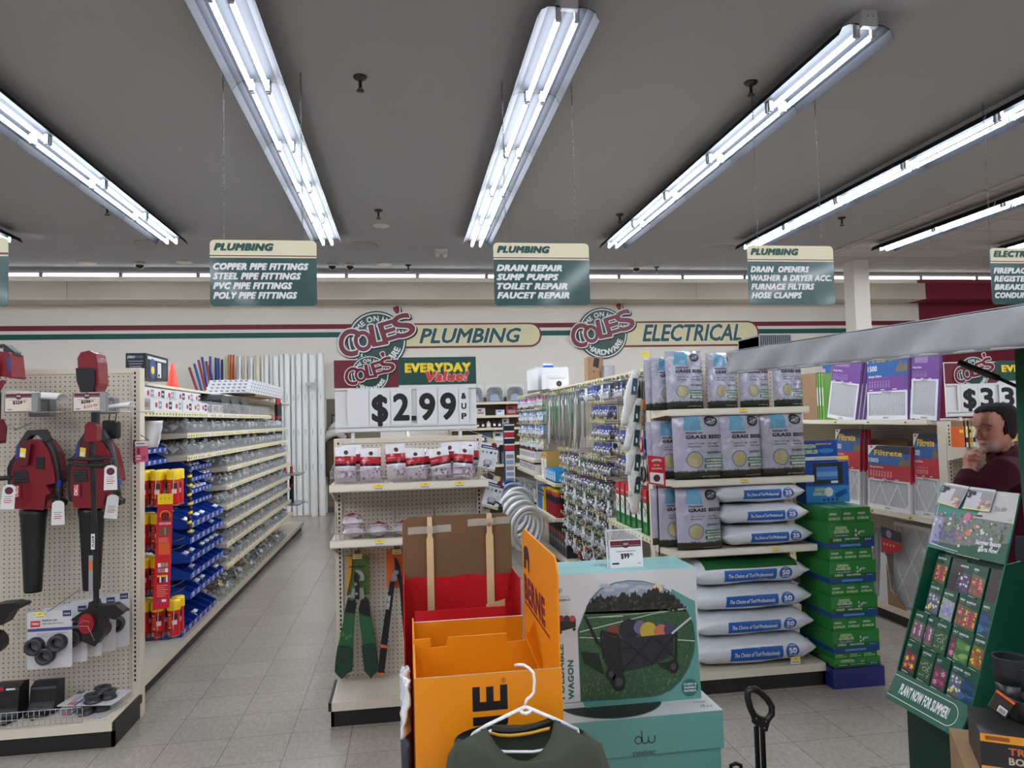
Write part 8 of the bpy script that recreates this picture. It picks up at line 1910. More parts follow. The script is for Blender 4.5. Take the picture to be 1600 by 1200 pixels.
def head_print(mb, w, L):
 rn = random.Random(5)
 mb.poly([(0, L*.1), (w*.4, 0), (w, L*.0), (w, L*.30), (w*.8, L*.22), (w*.4, L*.12)], DG, 1.2); mb.poly([(0, L*.08), (w*.42, L*.0), (w*.5, L*.1), (w*.98, L*.26), (w*.98, L*.6), (w*.5, L*.62), (0, L*.44)], GARDEN, 1)
 mb.rect(0, L*.06, w*.14, L*.5, M('wall_print_lilac', (150, 150, 176), .4), 1.1)
 for k in range(170):
  x = rn.uniform(.02, .95); y = rn.uniform(.06, .55)
  c = 'violet' if x < .35 and y < .3 else rn.choice(['white', 'leaf', 'lilac', 'pink' if x < .6 else 'leaf', 'orange' if .4 < x < .6 else 'leaf'])
  if y > .02+.1*x: mb.disc(w*x, L*(y+.03), rn.uniform(.003, .007), FL[c], 1.6+.012*k, n=7)
 mb.disc(w*.45, L*.56, .016, FL['pink'], 4, n=12); mb.disc(w*.5, L*.33, .012, FL['orange'], 4.1, n=10)
 mb.line(.012, L*.06, .012, L*.7, .002, WHITE, 4); mb.line(.012, L*.06, w*.42, L*.03, .002, WHITE, 4)
 mb.text('Summer Beauty', w*.62, L*.20, L*.062, WHITE, w*.30, 4, .03, .15, rot=.05); mb.text('Starts Now!', w*.67, L*.11, L*.062, WHITE, w*.23, 4, .03, .15, rot=.05)
sheet_xz(hb, ht, M('header_teal', (60, 130, 112), .25, coat=.4), 'header', prints=head_print)
hd = Vector((ht[0]-hb[0], 0, ht[1]-hb[1])).normalized(); hn = Vector((0, -1, 0)).cross(hd)
PH = Vector((ox+hb[0], (yF+yN)/2, hb[1]))
def on_header(px, py, off): return hit(px, py, PH+hn*off, hn)
t2 = thing('price_card', 'grey price card slipped over the corner of the bulb display header', 'price card', on_header(1560, 770, .004)); c = t2.location
P4 = [on_header(*q, .004)-c for q in ((1556, 768), (1592.8, 771), (1583.6, 819), (1522, 809))]
MB().add(P4, [(3, 2, 1, 0)], M('card_grey_gloss', (196, 192, 188), .12, coat=.5)).build('card', t2, solid=.001)
q0 = (P4[3]+P4[2])/2; mb = MB(); mb.T = Matrix.Translation(hn*.0015)
def hq(cx, cy, w, h, m, par, off=.0056):
 g = [on_header(cx+dx*w-dy*h*.35, cy+dy*h+dx*w*.12, off)-par for dx, dy in ((-1, 1), (1, 1), (1, -1), (-1, -1))]; return g
mb = MB(); mb.add(hq(1530, 806, 5, 1.4, 0, c), [(0, 1, 2, 3)], INK).add(hq(1578, 813, 3, .8, 0, c), [(0, 1, 2, 3)], GREYP); mb.build('card_print', t2)
uxh = Vector((0, -1, 0))
mb = MB(); q = on_header(1553, 797, .0056)-c; mb.frame(q, uxh, hd); mb.text('$3.99', 0, 0, .014, GREYP, .05, 0, .02); mb.build('card_price', t2)
for i, cs in enumerate((((1477, 753.5), (1515, 760.5), (1497, 794.5), (1464, 785)), ((1516, 760.5), (1556, 765.5), (1546, 800), (1504, 794.5)))):
 c = on_header(*cs[0], .009+.003*i); t3 = thing('price_card', 'glossy $3.98 bulb price card on the display header, %s' % ('farther one over the corner' if i == 0 else 'nearer one in the middle'), 'price card', c, group='bulb price cards')
 g = [on_header(*q, .009+.003*i)-c for q in cs]; MB().add(g, [(3, 2, 1, 0)], M('card_lilac_gloss', (204, 200, 208), .12, coat=.5)).build('card', t3, solid=.0012)
 e1 = g[1]-g[0]; e2 = g[3]-g[0]; n_ = (e1.cross(e2)).normalized(); n_ = n_ if n_.dot(hn) > 0 else -n_
 bl = lambda u, v: g[0]*(1-u)*(1-v)+g[1]*u*(1-v)+g[2]*u*v+g[3]*(1-u)*v+n_*.002
 mb = MB()
 def br(u0, v0, u1, v1, m, k=0): mb.add([bl(u0, v1)+n_*.0004*k, bl(u1, v1)+n_*.0004*k, bl(u1, v0)+n_*.0004*k, bl(u0, v0)+n_*.0004*k], [(0, 1, 2, 3)], m)
 br(0, .93, 1, 1, M('card_yellow_edge', (216, 206, 130), .4)); br(.02, .1, .98, .2, GREYP); br(.55, .2, .95, .85, M('bulb_photo_back', (150, 140, 140), .4), 0)
 rn = random.Random(i)
 for k in range(12): u, v = rn.uniform(.46, .9), rn.uniform(.5, .85); br(u, v, u+.11, v+.12, M('bulb_skin%d' % (k % 3), ((190, 160, 150), (214, 190, 170), (150, 112, 110))[k % 3], .5), 1+k*.1)
 mb.build('card_print', t3)
 mb = MB(); mb.frame(bl(.06, .46)+n_*.001, (g[1]-g[0]), (g[0]-g[3])); mb.text('3', 0, 0, .024, INK, .013, 1, .05); mb.text('98', .015, .010, .013, INK, .018, 1, .04); mb.build('card_price', t3)
# bulb packets
PKG = M('packet_green', (22, 74, 54), .3, coat=.3)
KIND = {'gladiolus': ('GLADIOLUS', [(206, 60, 70), (236, 190, 80), (220, 96, 150), (190, 40, 70)], 'spike'), 'anemone': ('ANEMONE', [(112, 84, 130), (220, 214, 220), (90, 64, 110)], 'dot'), 'ixia': ('IXIA', [(170, 50, 60), (216, 150, 140), (190, 90, 80)], 'dot'), 'dutch iris': ('DUTCH IRIS', [(230, 210, 70), (200, 196, 220), (110, 100, 160)], 'dot'),
  'blue thistle': ('BLUE THISTLE', [(120, 120, 190), (170, 160, 200)], 'ball'), 'hosta': ('HOSTA', [(34, 70, 110), (50, 100, 140), (26, 52, 80)], 'leaf'), 'liatris': ('LIATRIS', [(170, 80, 140), (220, 200, 214), (120, 60, 110)], 'spike'), 'lily of the valley': ('LILY OF THE VALLEY', [(226, 230, 222), (60, 100, 56), (214, 220, 206)], 'tiny'), 'pink lily': ('LILY', [(190, 70, 120), (226, 150, 180), (150, 40, 90)], 'star'), 'yellow lily': ('LILY', [(236, 190, 40), (230, 120, 40), (150, 50, 90)], 'star'), 'elephant ear': ('ELEPHANT EAR', [(84, 130, 66), (60, 104, 52), (120, 160, 90)], 'leaf'), 'crocosmia': ('CROCOSMIA', [(214, 80, 40), (236, 180, 50), (190, 50, 36)], 'dot'), 'dark bulb': ('', [(70, 40, 50), (50, 60, 40)], 'dot')}
BACKP = {'gladiolus': (96, 96, 60), 'anemone': (84, 70, 90), 'ixia': (120, 90, 70), 'dutch iris': (90, 96, 110), 'blue thistle': (150, 156, 150), 'hosta': (30, 56, 84), 'liatris': (100, 100, 84), 'lily of the valley': (54, 84, 52), 'pink lily': (90, 60, 70), 'yellow lily': (100, 50, 70), 'elephant ear': (70, 110, 58), 'crocosmia': (96, 110, 56), 'dark bulb': (50, 36, 40)}
def bulb_pack(kind, w=.066, h=.128, plain=False):
 tx, cs, style = KIND[kind]; t = thing('bulb_packet', 'packet', 'bulb packet'); rn = random.Random(kind)
 mb = MB(); mb.frame((0, 0, 0), (0, -1, 0), (0, 0, 1)); mb.prism(rr_pts(-w/2, 0, w/2, h, .004, 3), -.012, 0, PKG)
 if tx: mb.text(tx, -w*.4, h*.84, h*.055, WHITE, min(w*.62, len(tx)*.0052), 1, .03); mb.rect(-w*.4, h*.79, -w*.1, h*.80, GREYP, 1)
 z0, z1 = (h*.17, h*.75) if tx else (0, h); mb.poly([(-w*.46, z0), (w*.46, z0-.004), (w*.46, z1-.01), (-w*.46, z1)], M('back_'+kind.replace(' ', '_'), BACKP[kind], .35, var=.4, scale=150, coat=.3), 1)
 ms = [M('fl_%s%d' % (kind.replace(' ', '_'), i), c, .4) for i, c in enumerate(cs)]
 for k in range({'tiny': 60, 'dot': 34, 'spike': 60, 'ball': 12, 'leaf': 10, 'star': 5}[style]):
  m = ms[k % len(ms)]; x = rn.uniform(-.4, .4)*w; z = rn.uniform(z0+.008, z1-.014); l = 1.5+.03*k
  if style == 'tiny': mb.disc(x, z, .0017, m, l, n=6)
  elif style == 'dot': mb.disc(x, z, rn.uniform(.003, .006), m, l, n=8)
  elif style == 'spike': j = k % 6; x = (-.36+.145*j)*w; m = ms[j % len(ms)]; mb.disc(x+rn.uniform(-.002, .002), z0+.006+(z1-z0-.02)*rn.random(), .0042, m, l, .0032, n=6)
  elif style == 'ball': mb.disc(x if k > 2 else 0, z if k > 2 else (z0+z1)/2, .006 if k > 2 else .014-.003*k, m, l, n=14)
  elif style == 'leaf': a = rn.uniform(-.6, .6); mb.poly([(max(-w*.46, min(w*.46, x+.022*math.cos(q*PI/6)*math.cos(a)-.009*math.sin(q*PI/6)*math.sin(a))), max(z0, min(z1-.012, z+.022*math.cos(q*PI/6)*math.sin(a)+.009*math.sin(q*PI/6)))) for q in range(12)], m, l)
  else:
   x = (-.22, .2, .0, .24, -.24)[k]*w; z = z0+(z1-z0)*(.55, .66, .3, .25, .2)[k]; R = .014
   mb.poly([(x+R*(1 if q % 2 == 0 else .38)*math.cos(q*PI/6+k), z+R*(1 if q % 2 == 0 else .38)*math.sin(q*PI/6+k)) for q in range(12)], m, l); mb.disc(x, z, .003, ms[0], l+.02, n=6)
 if tx: mb.line(-w*.4, h*.12, w*.1, h*.10, .0016, WHITE, 4); mb.line(-w*.4, h*.085, -w*.05, h*.07, .001, GREYP, 4)
 mb.build('printed_packet', t); return t
cache = {}
Lc = math.hypot(hb[0]-lt[0], hb[1]-lt[1]); angl = math.atan2(hb[0]-lt[0], hb[1]-lt[1])
zc = lambda x, y: (1400+x/4.444, 850+y/4.444)
layout = [('gladiolus', 295, 60, 1), ('dark bulb', 400, 90, 1), ('anemone', 450, 115, 1), ('ixia', 545, 140, 1), ('dark bulb', 665, 170, 1), ('dark bulb', 722, 185, 1), ('dutch iris', 245, 262, 2), ('blue thistle', 340, 305, 2), ('ixia', 448, 345, 2), ('gladiolus', 490, 365, 2.4), ('hosta', 608, 395, 2), ('liatris', 140, 452, 3.4), ('liatris', 205, 480, 3), ('lily of the valley', 292, 520, 3), ('pink lily', 400, 565, 3), ('elephant ear', 440, 585, 3.4), ('crocosmia', 565, 630, 3), ('yellow lily', 85, 660, 4), ('lily of the valley', 190, 715, 4), ('pink lily', 288, 765, 4), ('dutch iris', 400, 815, 4), ('hosta', 505, 865, 4)]
seen = {}
nvec = Vector((nrm.x, 0, nrm.y)); upv = Vector((cd.x, 0, cd.y))
for kind, x, y, row in layout:
 off = back-.016-.0115*(row-1)
 P0 = Vector((ox+lt[0], 0, lt[1]))+nvec*off
 tl = hit(*zc(x, y), P0, nvec)          # top corner on the far side
 pos = tl - upv*.128 + Vector((0, -.033, 0))
 pos.y = max(yN+.037, min(yF-.037, pos.y))
 if kind in cache: o = dup(cache[kind])
 else: o = cache[kind] = bulb_pack(kind)
 o.location = pos; o.rotation_euler = (0, angl, 0)
 r = int(row); seen[kind, r] = seen.get((kind, r), 0)+1
 o['label'] = '%s packet in the %s row of the bulb display%s' % (kind + (' bulb' if 'dark' not in kind else ''), nth(r), '' if seen[kind, r] == 1 else ', %s of its kind' % nth(seen[kind, r])); o['group'] = 'bulb packets in row %s' % nth(r)

# ------------------------------------------------------------------ black boots and lamp cartons beside the bulb display
BT = M('boot_black', (20, 21, 22), .3, var=.3, scale=20); BTX = M('boot_shaft', (24, 26, 28), .7, var=.3, scale=30, bump=.2)
zb_ = lambda x, y, Y: at(1480+x*.1832, 980+y*.1832, Y)
for i, (cx, top, dy, lab) in enumerate(((530, 245, 0, 'black tall boot with a dark tag standing on the lamp carton, nearer the bulb display'), (690, 330, -.03, 'second black tall boot at the photo edge'))):
 Y = 1.95+dy; p = zb_(cx, top, Y); b = zb_(cx, 960, Y); H = p.z-b.z
 b.z = zb_(290, 905, 1.86).z+.002; H = p.z-b.z
 t = thing('rubber_boot', lab, 'boot', (p.x, Y, b.z), group='black boots')
 rings = []
 for f, rx, ry in ((1, .044, .04), (.97, .043, .042), (.75, .041, .042), (.55, .036, .04), (.35, .033, .036), (.18, .034, .04), (0, .034, .042)): rings.append([(rx*math.cos(q*PI/12)*(1+.03*math.sin(4*q+f*11)), ry*math.sin(q*PI/12)*(1+.03*math.cos(3*q+f*9)), H*f) for q in range(24)])
 mb = MB(); mb.loft(rings[:4], BTX, True, False); mb.loft(rings[3:], BT, True, False); mb.build('shaft', t, solid=.004)
 mb = MB(); mb.loft([[(.033*math.cos(q*PI/12), -.0+.045*math.sin(q*PI/12)-.04*(1 if math.sin(q*PI/12) < 0 else 0), z) for q in range(24)] for z in (0, .03, .06)], BT); mb.build('foot', t, bevel=.004)
 if i == 0:
  c = zb_(455, 655, Y-.08); mb = MB(); mb.frame(c-t.location, (1, 0, -.75), (.75, 0, 1)); mb.prism([(-.032, -.026), (.034, -.026), (.034, .026), (-.032, .026)], 0, .002, M('tag_dark_brown', (52, 40, 32), .5)); mb.T = mb.T @ Matrix.Translation((0, 0, .002)); mb.rect(-.034, .02, .036, .027, CARDO, 1); mb.rrect(-.004, -.022, .028, -.004, .002, WHITE, 1)
  for k in range(7): mb.rect(.0+.0036*k, -.02, .0018+.0036*k, -.008, INK, 2)
  mb.build('tag', t)
Yc = 1.86
c0, c1 = zb_(290, 905, Yc), zb_(665, 1130, Yc-.0)
t = thing('lamp_carton', 'black and orange carton lettered tree beam bollard beside the bulb display', 'carton', (c0.x, Yc+.005, c0.z-.11)); LC = M('carton_black', (34, 32, 32), .4); LO = M('carton_amber', (222, 142, 38), .4)
mb = MB(); ang = Vector((1, -.62, 0)).normalized();
mb.frame((0, 0, 0), ang, (0, 0, 1)); w, h = .30, .11; mb.prism([(0, 0), (w, 0), (w, h), (0, h)], -.2, 0, LC); mb.rect(0, h*.80, w, h, LO, 1); mb.rect(0, 0, w, h*.2, LO, 1); mb.rect(.012, h*.85, .07, h*.95, M('carton_amber_dark', (140, 80, 20), .5), 2); mb.text('TREE BEAM', .066, h*.54, h*.17, M('carton_letter_orange', (190, 96, 50), .5), .16, 2, .03); mb.text('BOLLARD', .066, h*.30, h*.17, M('carton_letter_pale', (190, 170, 150), .5), .12, 2, .03); mb.build('carton', t)
t = thing('brown_carton', 'plain brown carton under the tree beam carton', 'carton', (c0.x-.03, Yc+.03, 0)); mb = MB(); mb.frame((0, 0, 0), ang, (0, 0, 1)); mb.prism([(0, 0), (.42, 0), (.42, c0.z-.112), (0, c0.z-.112)], -.3, .0, CARD); mb.build('carton', t)

# ------------------------------------------------------------------ grey fabric canopy with a green side curtain
CF = M('canopy_fabric', (146, 146, 150), .8, var=.10, scale=14, bump=.3); CFD = M('canopy_hem', (150, 150, 156), .8, var=.05); POLE = M('canopy_pole', (24, 24, 26), .4); CG = M('curtain_green', (18, 74, 52), .8, var=.25, scale=120)
fA, fB, nA, nB = at(1130, 548, 3.36), at(1128, 584, 3.36), at(1600, 472, 1.63), at(1600, 541, 1.63)
XC = 1.57; yNear = .75
t = thing('canopy', 'pale grey fabric canopy edge sweeping in over the seed bags and filters', 'canopy', (XC, 3.36, 0))
kz = (nA.z-fA.z)/(1.63-3.36); zt = lambda y: fA.z+(y-3.36)*kz; kb = (nB.z-fB.z)/(1.63-3.36); zl = lambda y: fB.z+(y-3.36)*kb
def val(u, v):
 y = 3.36+(yNear-3.36)*u; z = zt(y)*(1-v)+zl(y)*v
 x = .012*v*math.sin(26*u+3*v)+.007*math.sin(61*u+4*v)*(.3+v)+.004*math.sin(120*u)*v
 return (x, y-3.36, z-.01*(v < .001))
mb = MB(); mb.grid(val, 90, 8, CF); mb.build('valance', t, solid=.003)
mb = MB(); mb.tube([(val(k/40, 1)[0], val(k/40, 1)[1], val(k/40, 1)[2]) for k in range(41)], .0045, CFD, 6); mb.build('hem', t)
mb = MB(); mb.grid(lambda u, v: (1.3*v, (yNear-3.36)*u, zt(3.36+(yNear-3.36)*u)-.004+.05*math.sin(PI*v)), 30, 8, CF); mb.build('roof', t, solid=.003)
mb = MB().tube([(.02, 0, zt(3.36)-.02), (.02, yNear-3.36, zt(yNear)-.02)], .012, POLE, 8).tube([(.02, -.01, zt(3.36)-.02), (1.28, -.01, zt(3.36)-.02)], .012, POLE, 8); mb.build('frame_pole', t)
mb = MB(); g = at(1498, 566, 2.3); h_ = at(1562, 592, 2.2); e = at(1594, 606, 2.15); tt = t.location
mb.tube([g-tt, h_-tt], .011, POLE, 10).tube([h_-tt, e-tt], .006, STEEL if False else POLE, 8); mb.build('strut', t)
# curtain post
c = at(1593, 700, 2.06); t = thing('canopy_post', 'dark green mesh curtained post at the photo edge beside the man', 'canopy post', (c.x+.118, 2.06, 0))
mb = MB(); rings = []
for k in range(25):
 f = k/24; rings.append([((.10+.008*math.sin(5*q+f*20))*math.cos(q*PI/20), (.06+.006*math.cos(4*q+f*14))*math.sin(q*PI/20), .02+f*1.78) for q in range(40)])
mb.loft(rings, CG); mb.build('mesh_curtain', t); MB().cyl((0, 0, 0), (0, 0, 1.80), .02, POLE, 10).build('pole', t)
# ------------------------------------------------------------------ the man behind the bulb display
YP = 3.25
SKIN = M('skin', (178, 118, 99), .5, bump=.06, scale=14); HAIR = M('hair_dark', (34, 27, 25), .9, var=.4, scale=90, bump=.3, spec=.15); BEARD = M('beard_grey', (178, 160, 150), .7, var=.25, scale=160, bump=.3); JKT = M('jacket_maroon', (58, 9, 24), .8, var=.10, scale=20, bump=.1, spec=.15); JKD = M('jacket_trim', (46, 12, 22), .7); TRS = M('trousers_dark', (40, 42, 50), .8); SHOE = M('shoe_black', (22, 20, 20), .5)
mp = lambda zx, zy, dy=0.0: at(1490+zx/7.5, 620+zy/7.5, YP+dy)
def to_zoom(p):
 v = p+Vector((root.x, YP, -CAM_H)); d = v.dot(_fw); return ((800+F_PX*v.dot(_r)/d-1490)*7.5, (600-F_PX*v.dot(_u)/d-620)*7.5)
root = at(1572, 900, YP); root.z = 0
t = thing('person', 'man in a maroon jacket with one hand raised to his chin, behind the bulb display', 'person', (root.x, YP, 0))
def Lp(zx, zy, dy=0.0): q = mp(zx, zy, dy); return Vector((q.x-root.x, q.y-YP, q.z))
SLOPE = .33
def shear(v, c=480): return v
def head_rings(scale=1.0, ys=None):
 prof = [(85, 470, 530, .012), (90, 430, 570, .030), (102, 385, 620, .048), (125, 335, 665, .062), (160, 292, 700, .071), (200, 268, 716, .076), (245, 254, 724, .078), (290, 250, 726, .078), (320, 252, 724, .077), (345, 266, 722, .075), (375, 292, 716, .073), (410, 304, 708, .072), (450, 306, 694, .070), (490, 312, 676, .067), (520, 318, 655, .064), (550, 318, 636, .061), (580, 328, 610, .057), (610, 336, 580, .052), (640, 352, 545, .044), (660, 378, 505, .034), (672, 405, 470, .022)]
 out = []
 for y, fx, bx, hw in prof:
  a = Lp(fx, y); b = Lp(bx, y); cx = (a.x+b.x)/2; a = Lp(fx, y, (a.x-cx)*SLOPE); b = Lp(bx, y, (b.x-cx)*SLOPE); cx = (a.x+b.x)/2; rx = (b.x-a.x)/2*scale; r = []
  for k in range(28):
   q = 2*PI*k/28; c, s = math.cos(q), math.sin(q)
   ex = .82 if c < 0 else .95
   X = cx+rx*math.copysign(abs(c)**ex, c); Yy = hw*scale*math.copysign(abs(s)**.9, s)
   r.append(Vector((X, Yy+(X-cx)*SLOPE, a.z)))
  out.append(r)
 return out
def hp(zx, zy, side=-1, lift=0.0):
 """point on the camera-side surface of the head at zoom position zx, zy"""
 best = min(HPTS, key=lambda q: (q[0]-zx)**2+(q[1]-zy)**2); return best[2]-Vector((0, lift, 0))
HR = head_rings()
HPTS = [to_zoom(a*(1-k/3)+b*(k/3))+(a*(1-k/3)+b*(k/3),) for r0, r1 in zip(HR, HR[1:]) for i in range(13, 28) for k in range(3) for a, b in ((r0[i], r1[i]), (r0[i], r0[(i+1) % 28]))]
body = MB(); body.loft(HR, SKIN)
def blob(c, rx, ry, rz, mb=body, m=SKIN, n=12):
 c = Vector(c); rings = []
 for i in range(1, n):
  a = -PI/2+PI*i/n; rings.append([c+Vector((rx*math.cos(a)*math.cos(q*2*PI/n), ry*math.cos(a)*math.sin(q*2*PI/n), rz*math.sin(a))) for q in range(n)])
 mb.loft(rings, m)
fy_ = lambda zx: (Lp(zx, 0).x-Lp(490, 0).x)*SLOPE
# nose, brow ridge, cheek, lips, chin
nb_ = [Lp(292, 372, fy_(292)), Lp(284, 420, fy_(284)), Lp(272, 462, fy_(270)), Lp(284, 488, fy_(284))]
body.tube(nb_, [.007, .0095, .0125, .0105], SKIN, 10); blob(Lp(300, 484, fy_(300)-.012), .011, .009, .008); blob(Lp(300, 484, fy_(300)+.012), .011, .009, .008)
body.tube([Lp(268, 338, fy_(268)+.02), Lp(272, 336, fy_(270)-.012), Lp(330, 334, fy_(330)-.045)], [.005, .007, .005], SKIN, 8)
blob(Lp(400, 455, fy_(400)-.040), .026, .010, .020); blob(Lp(330, 535, fy_(330)-.004), .007, .018, .005); blob(Lp(334, 562, fy_(334)-.004), .008, .016, .006); blob(Lp(352, 625, fy_(352)), .02, .022, .018)
# ear (camera side)
ec = Lp(676, 350, fy_(676)-.080)
blob(ec, .016, .008, .030); body.tube([ec+Vector((.012*math.cos(a*PI/6), -.006, .026*math.sin(a*PI/6))) for a in range(-5, 6)], .0045, SKIN, 6)
# neck, torso core, legs
nk = [Lp(560, 560, .0), Lp(590, 640, .02), Lp(630, 740, .03), Lp(640, 860, .05)]
body.tube(nk, [.052, .056, .062, .085], SKIN, 16)
ch = Lp(660, 1000, .05); pel = Vector((ch.x+.03, .06, .92))
body.tube([Lp(640, 800, .05), ch, Vector((ch.x+.01, .06, 1.12)), pel], [.08, .13, .135, .14], SKIN, 16)
for s in (-1, 1):
 hpj = pel+Vector((.02*s, .09*s, -.04)); body.tube([hpj, hpj+Vector((-.02, .01*s, -.42)), Vector((hpj.x, hpj.y+.01*s, .08))], [.085, .062, .042], SKIN, 12)
 body.tube([Vector((hpj.x+.05, hpj.y, .05)), Vector((hpj.x-.16, hpj.y, .04))], [.04, .036], SKIN, 10)
# near arm: shoulder, elbow, raised forearm
shN = Lp(560, 900, -.16); elN = Lp(150, 1190, -.16); wrN = Lp(185, 850, -.10)
body.tube([Lp(620, 880, -.06), shN, Lp(340, 1090, -.18), elN], [.06, .055, .048, .044], SKIN, 12); body.tube([elN, Lp(160, 1010, -.14), wrN, Lp(195, 800, -.095)], [.045, .044, .031, .030], SKIN, 12)
shF = Lp(720, 900, .24); body.tube([Lp(680, 880, .12), shF, Vector((shF.x+.04, .30, 1.12)), Vector((shF.x-.02, .26, .86))], [.06, .055, .045, .034], SKIN, 12)
hf = Vector((shF.x-.02, .26, .86)); blob(hf+Vector((-.01, 0, -.06)), .035, .018, .05)
for k in range(4): body.tube([hf+Vector((-.035+.02*k, 0, -.09)), hf+Vector((-.04+.02*k, -.012, -.135)), hf+Vector((-.03+.02*k, -.03, -.155))], .009, SKIN, 8)
body.tube([hf+Vector((-.035, -.005, -.04)), hf+Vector((-.055, -.03, -.075))], [.012, .009], SKIN, 8)
# raised hand: palm and curled fingers meeting the chin, thumb up
pc = Lp(215, 735, -.085); pk = [Lp(190, 800, -.09), pc, Lp(225, 680, -.075)]
body.tube(pk, [.031, .040, .034], SKIN, 12); blob(pc, .040, .024, .042)
for k, (kx, ky, mx, my, tx, ty, dy) in enumerate(((212, 648, 268, 628, 318, 652, -.105), (188, 682, 250, 672, 305, 700, -.112), (176, 718, 240, 722, 292, 742, -.108), (178, 752, 235, 768, 278, 778, -.098))):
 body.tube([Lp(200, 740, dy+.015), Lp(kx, ky, dy), Lp(mx, my, dy-.014), Lp(tx, ty, dy-.004), Lp(tx-8, ty+22, dy+.012)], [.0105, .0108, .0098, .009, .0075], SKIN, 8)
body.tube([Lp(235, 735, -.06), Lp(275, 672, -.062), Lp(318, 612, -.055), Lp(322, 588, -.05)], [.015, .0125, .0105, .0085], SKIN, 8)
bo = body.build('body', t)
def weld(o, vox, sm=4):
 r = o.modifiers.new('r', 'REMESH'); r.mode = 'VOXEL'; r.voxel_size = vox; r.use_smooth_shade = True
 if sm: q = o.modifiers.new('c', 'SMOOTH'); q.factor = .5; q.iterations = sm
weld(bo, .0042, 3)
# hair: a shell over the skull above the hairline
hm = MB(); big = head_rings(1.0); NS = 84
def ring_at(f):
 i = min(int(f), len(big)-2); k = f-i; r = [big[i][j]*(1-k)+big[i+1][j]*k for j in range(28)]
 o = []
 for j in range(NS):
  q = j/NS*28; a = int(q) % 28; w = q-int(q); o.append(r[a]*(1-w)+r[(a+1) % 28]*w)
 return o
zoom_xy = to_zoom
LINE_ = [(230, 196), (300, 188), (420, 176), (500, 186), (556, 232), (580, 300), (598, 400), (606, 440), (640, 452), (690, 500), (760, 520)]
def hairy(p):
 x, y = zoom_xy(p); y += 7*math.sin(x*.11)+5*math.sin(x*.31)
 for (x0, y0), (x1, y1) in zip(LINE_, LINE_[1:]):
  if x0 <= x <= x1: return y < y0+(y1-y0)*(x-x0)/(x1-x0)
 return x > 640
fr = [i*.2 for i in range(0, 5*15)]
rgs = [ring_at(f) for f in fr]; keep = [[hairy(p) for p in r] for r in rgs]
for i in range(len(rgs)-1):
 cx = sum(p.x for p in rgs[i])/NS; cy = sum(p.y for p in rgs[i])/NS
 for j in range(NS):
  j2 = (j+1) % NS
  if keep[i][j] and keep[i][j2] and keep[i+1][j] and keep[i+1][j2]:
   def push(p): d = Vector((p.x-cx, p.y-cy, 0)); d = d.normalized() if d.length > 1e-6 else Vector((0, 0, 0)); return p+d*.004+Vector((0, 0, .004*max(0, 1-i/25)))
   hm.add([push(rgs[i][j]), push(rgs[i][j2]), push(rgs[i+1][j2]), push(rgs[i+1][j])], [(0, 3, 2, 1)], HAIR, True)
hm.add([p+Vector((0, 0, .004)) for p in rgs[0]], [tuple(range(NS))], HAIR, True)
ho = hm.build('hair', t);
import bmesh
_b = bmesh.new(); _b.from_mesh(ho.data); bmesh.ops.remove_doubles(_b, verts=_b.verts, dist=.0006); _b.to_mesh(ho.data); _b.free()
q = ho.modifiers.new('s', 'SOLIDIFY'); q.thickness = .006; q.offset = 0; q = ho.modifiers.new('m', 'SMOOTH'); q.iterations = 3
mb = MB(); pts = [hp(600, 330, lift=.004), hp(596, 380, lift=.004), hp(604, 430, lift=.003)]; mb.tube(pts, [.006, .006, .003], HAIR, 8); mb.build('sideburn', t)
# brows, eyes, mouth, beard
mb = MB(); mb.tube([hp(300, 322, lift=-.002), hp(345, 318, lift=.004), hp(420, 330, lift=.006), hp(460, 345, lift=.004)], [.002, .0032, .003, .0015], M('brow', (96, 72, 62), .8), 8); mb.build('eyebrow', t)
e0 = hp(385, 384, lift=-.004); ev = MB(); blob(e0, .012, .008, .0085, ev, M('eyelid', (168, 112, 96), .5), 10); ev.build('eyelid', t)
mb = MB(); mb.tube([hp(345, 388, lift=.005), hp(385, 396, lift=.0075), hp(425, 388, lift=.004)], [.0014, .002, .0012], M('lash', (40, 26, 24), .7), 6); mb.build('eye_line', t)
mb = MB(); mb.tube([Lp(318, 549, fy_(318)-.004), hp(350, 548, lift=.002), hp(392, 552, lift=.0015)], [.003, .0032, .0014], M('mouth', (112, 60, 56), .6), 6); mb.build('mouth', t)
# grey stubble: a second skin colour round the chin and jaw
nt = SKIN.node_tree; bs = nt.nodes['Principled BSDF']; tc = nt.nodes.new('ShaderNodeTexCoord')
cc_ = Lp(395, 612, -.03); acc = None
for c_, r0_, r1_ in ((Lp(372, 606, -.03), .030, .052), (Lp(470, 590, -.06), .02, .045), (Lp(330, 520, -.02), .006, .018)):
 ds = nt.nodes.new('ShaderNodeVectorMath'); ds.operation = 'DISTANCE'; ds.inputs[1].default_value = c_; nt.links.new(tc.outputs['Object'], ds.inputs[0])
 mr = nt.nodes.new('ShaderNodeMapRange'); mr.inputs[1].default_value = r1_; mr.inputs[2].default_value = r0_; nt.links.new(ds.outputs['Value'], mr.inputs[0])
 if acc is None: acc = mr
 else:
  mx = nt.nodes.new('ShaderNodeMath'); mx.operation = 'MAXIMUM'; nt.links.new(acc.outputs[0], mx.inputs[0]); nt.links.new(mr.outputs[0], mx.inputs[1]); acc = mx
nz = nt.nodes.new('ShaderNodeTexNoise'); nz.inputs['Scale'].default_value = 320; nt.links.new(tc.outputs['Object'], nz.inputs['Vector'])
ml = nt.nodes.new('ShaderNodeMath'); ml.operation = 'MULTIPLY'; nt.links.new(acc.outputs[0], ml.inputs[0]); nt.links.new(nz.outputs['Fac'], ml.inputs[1])
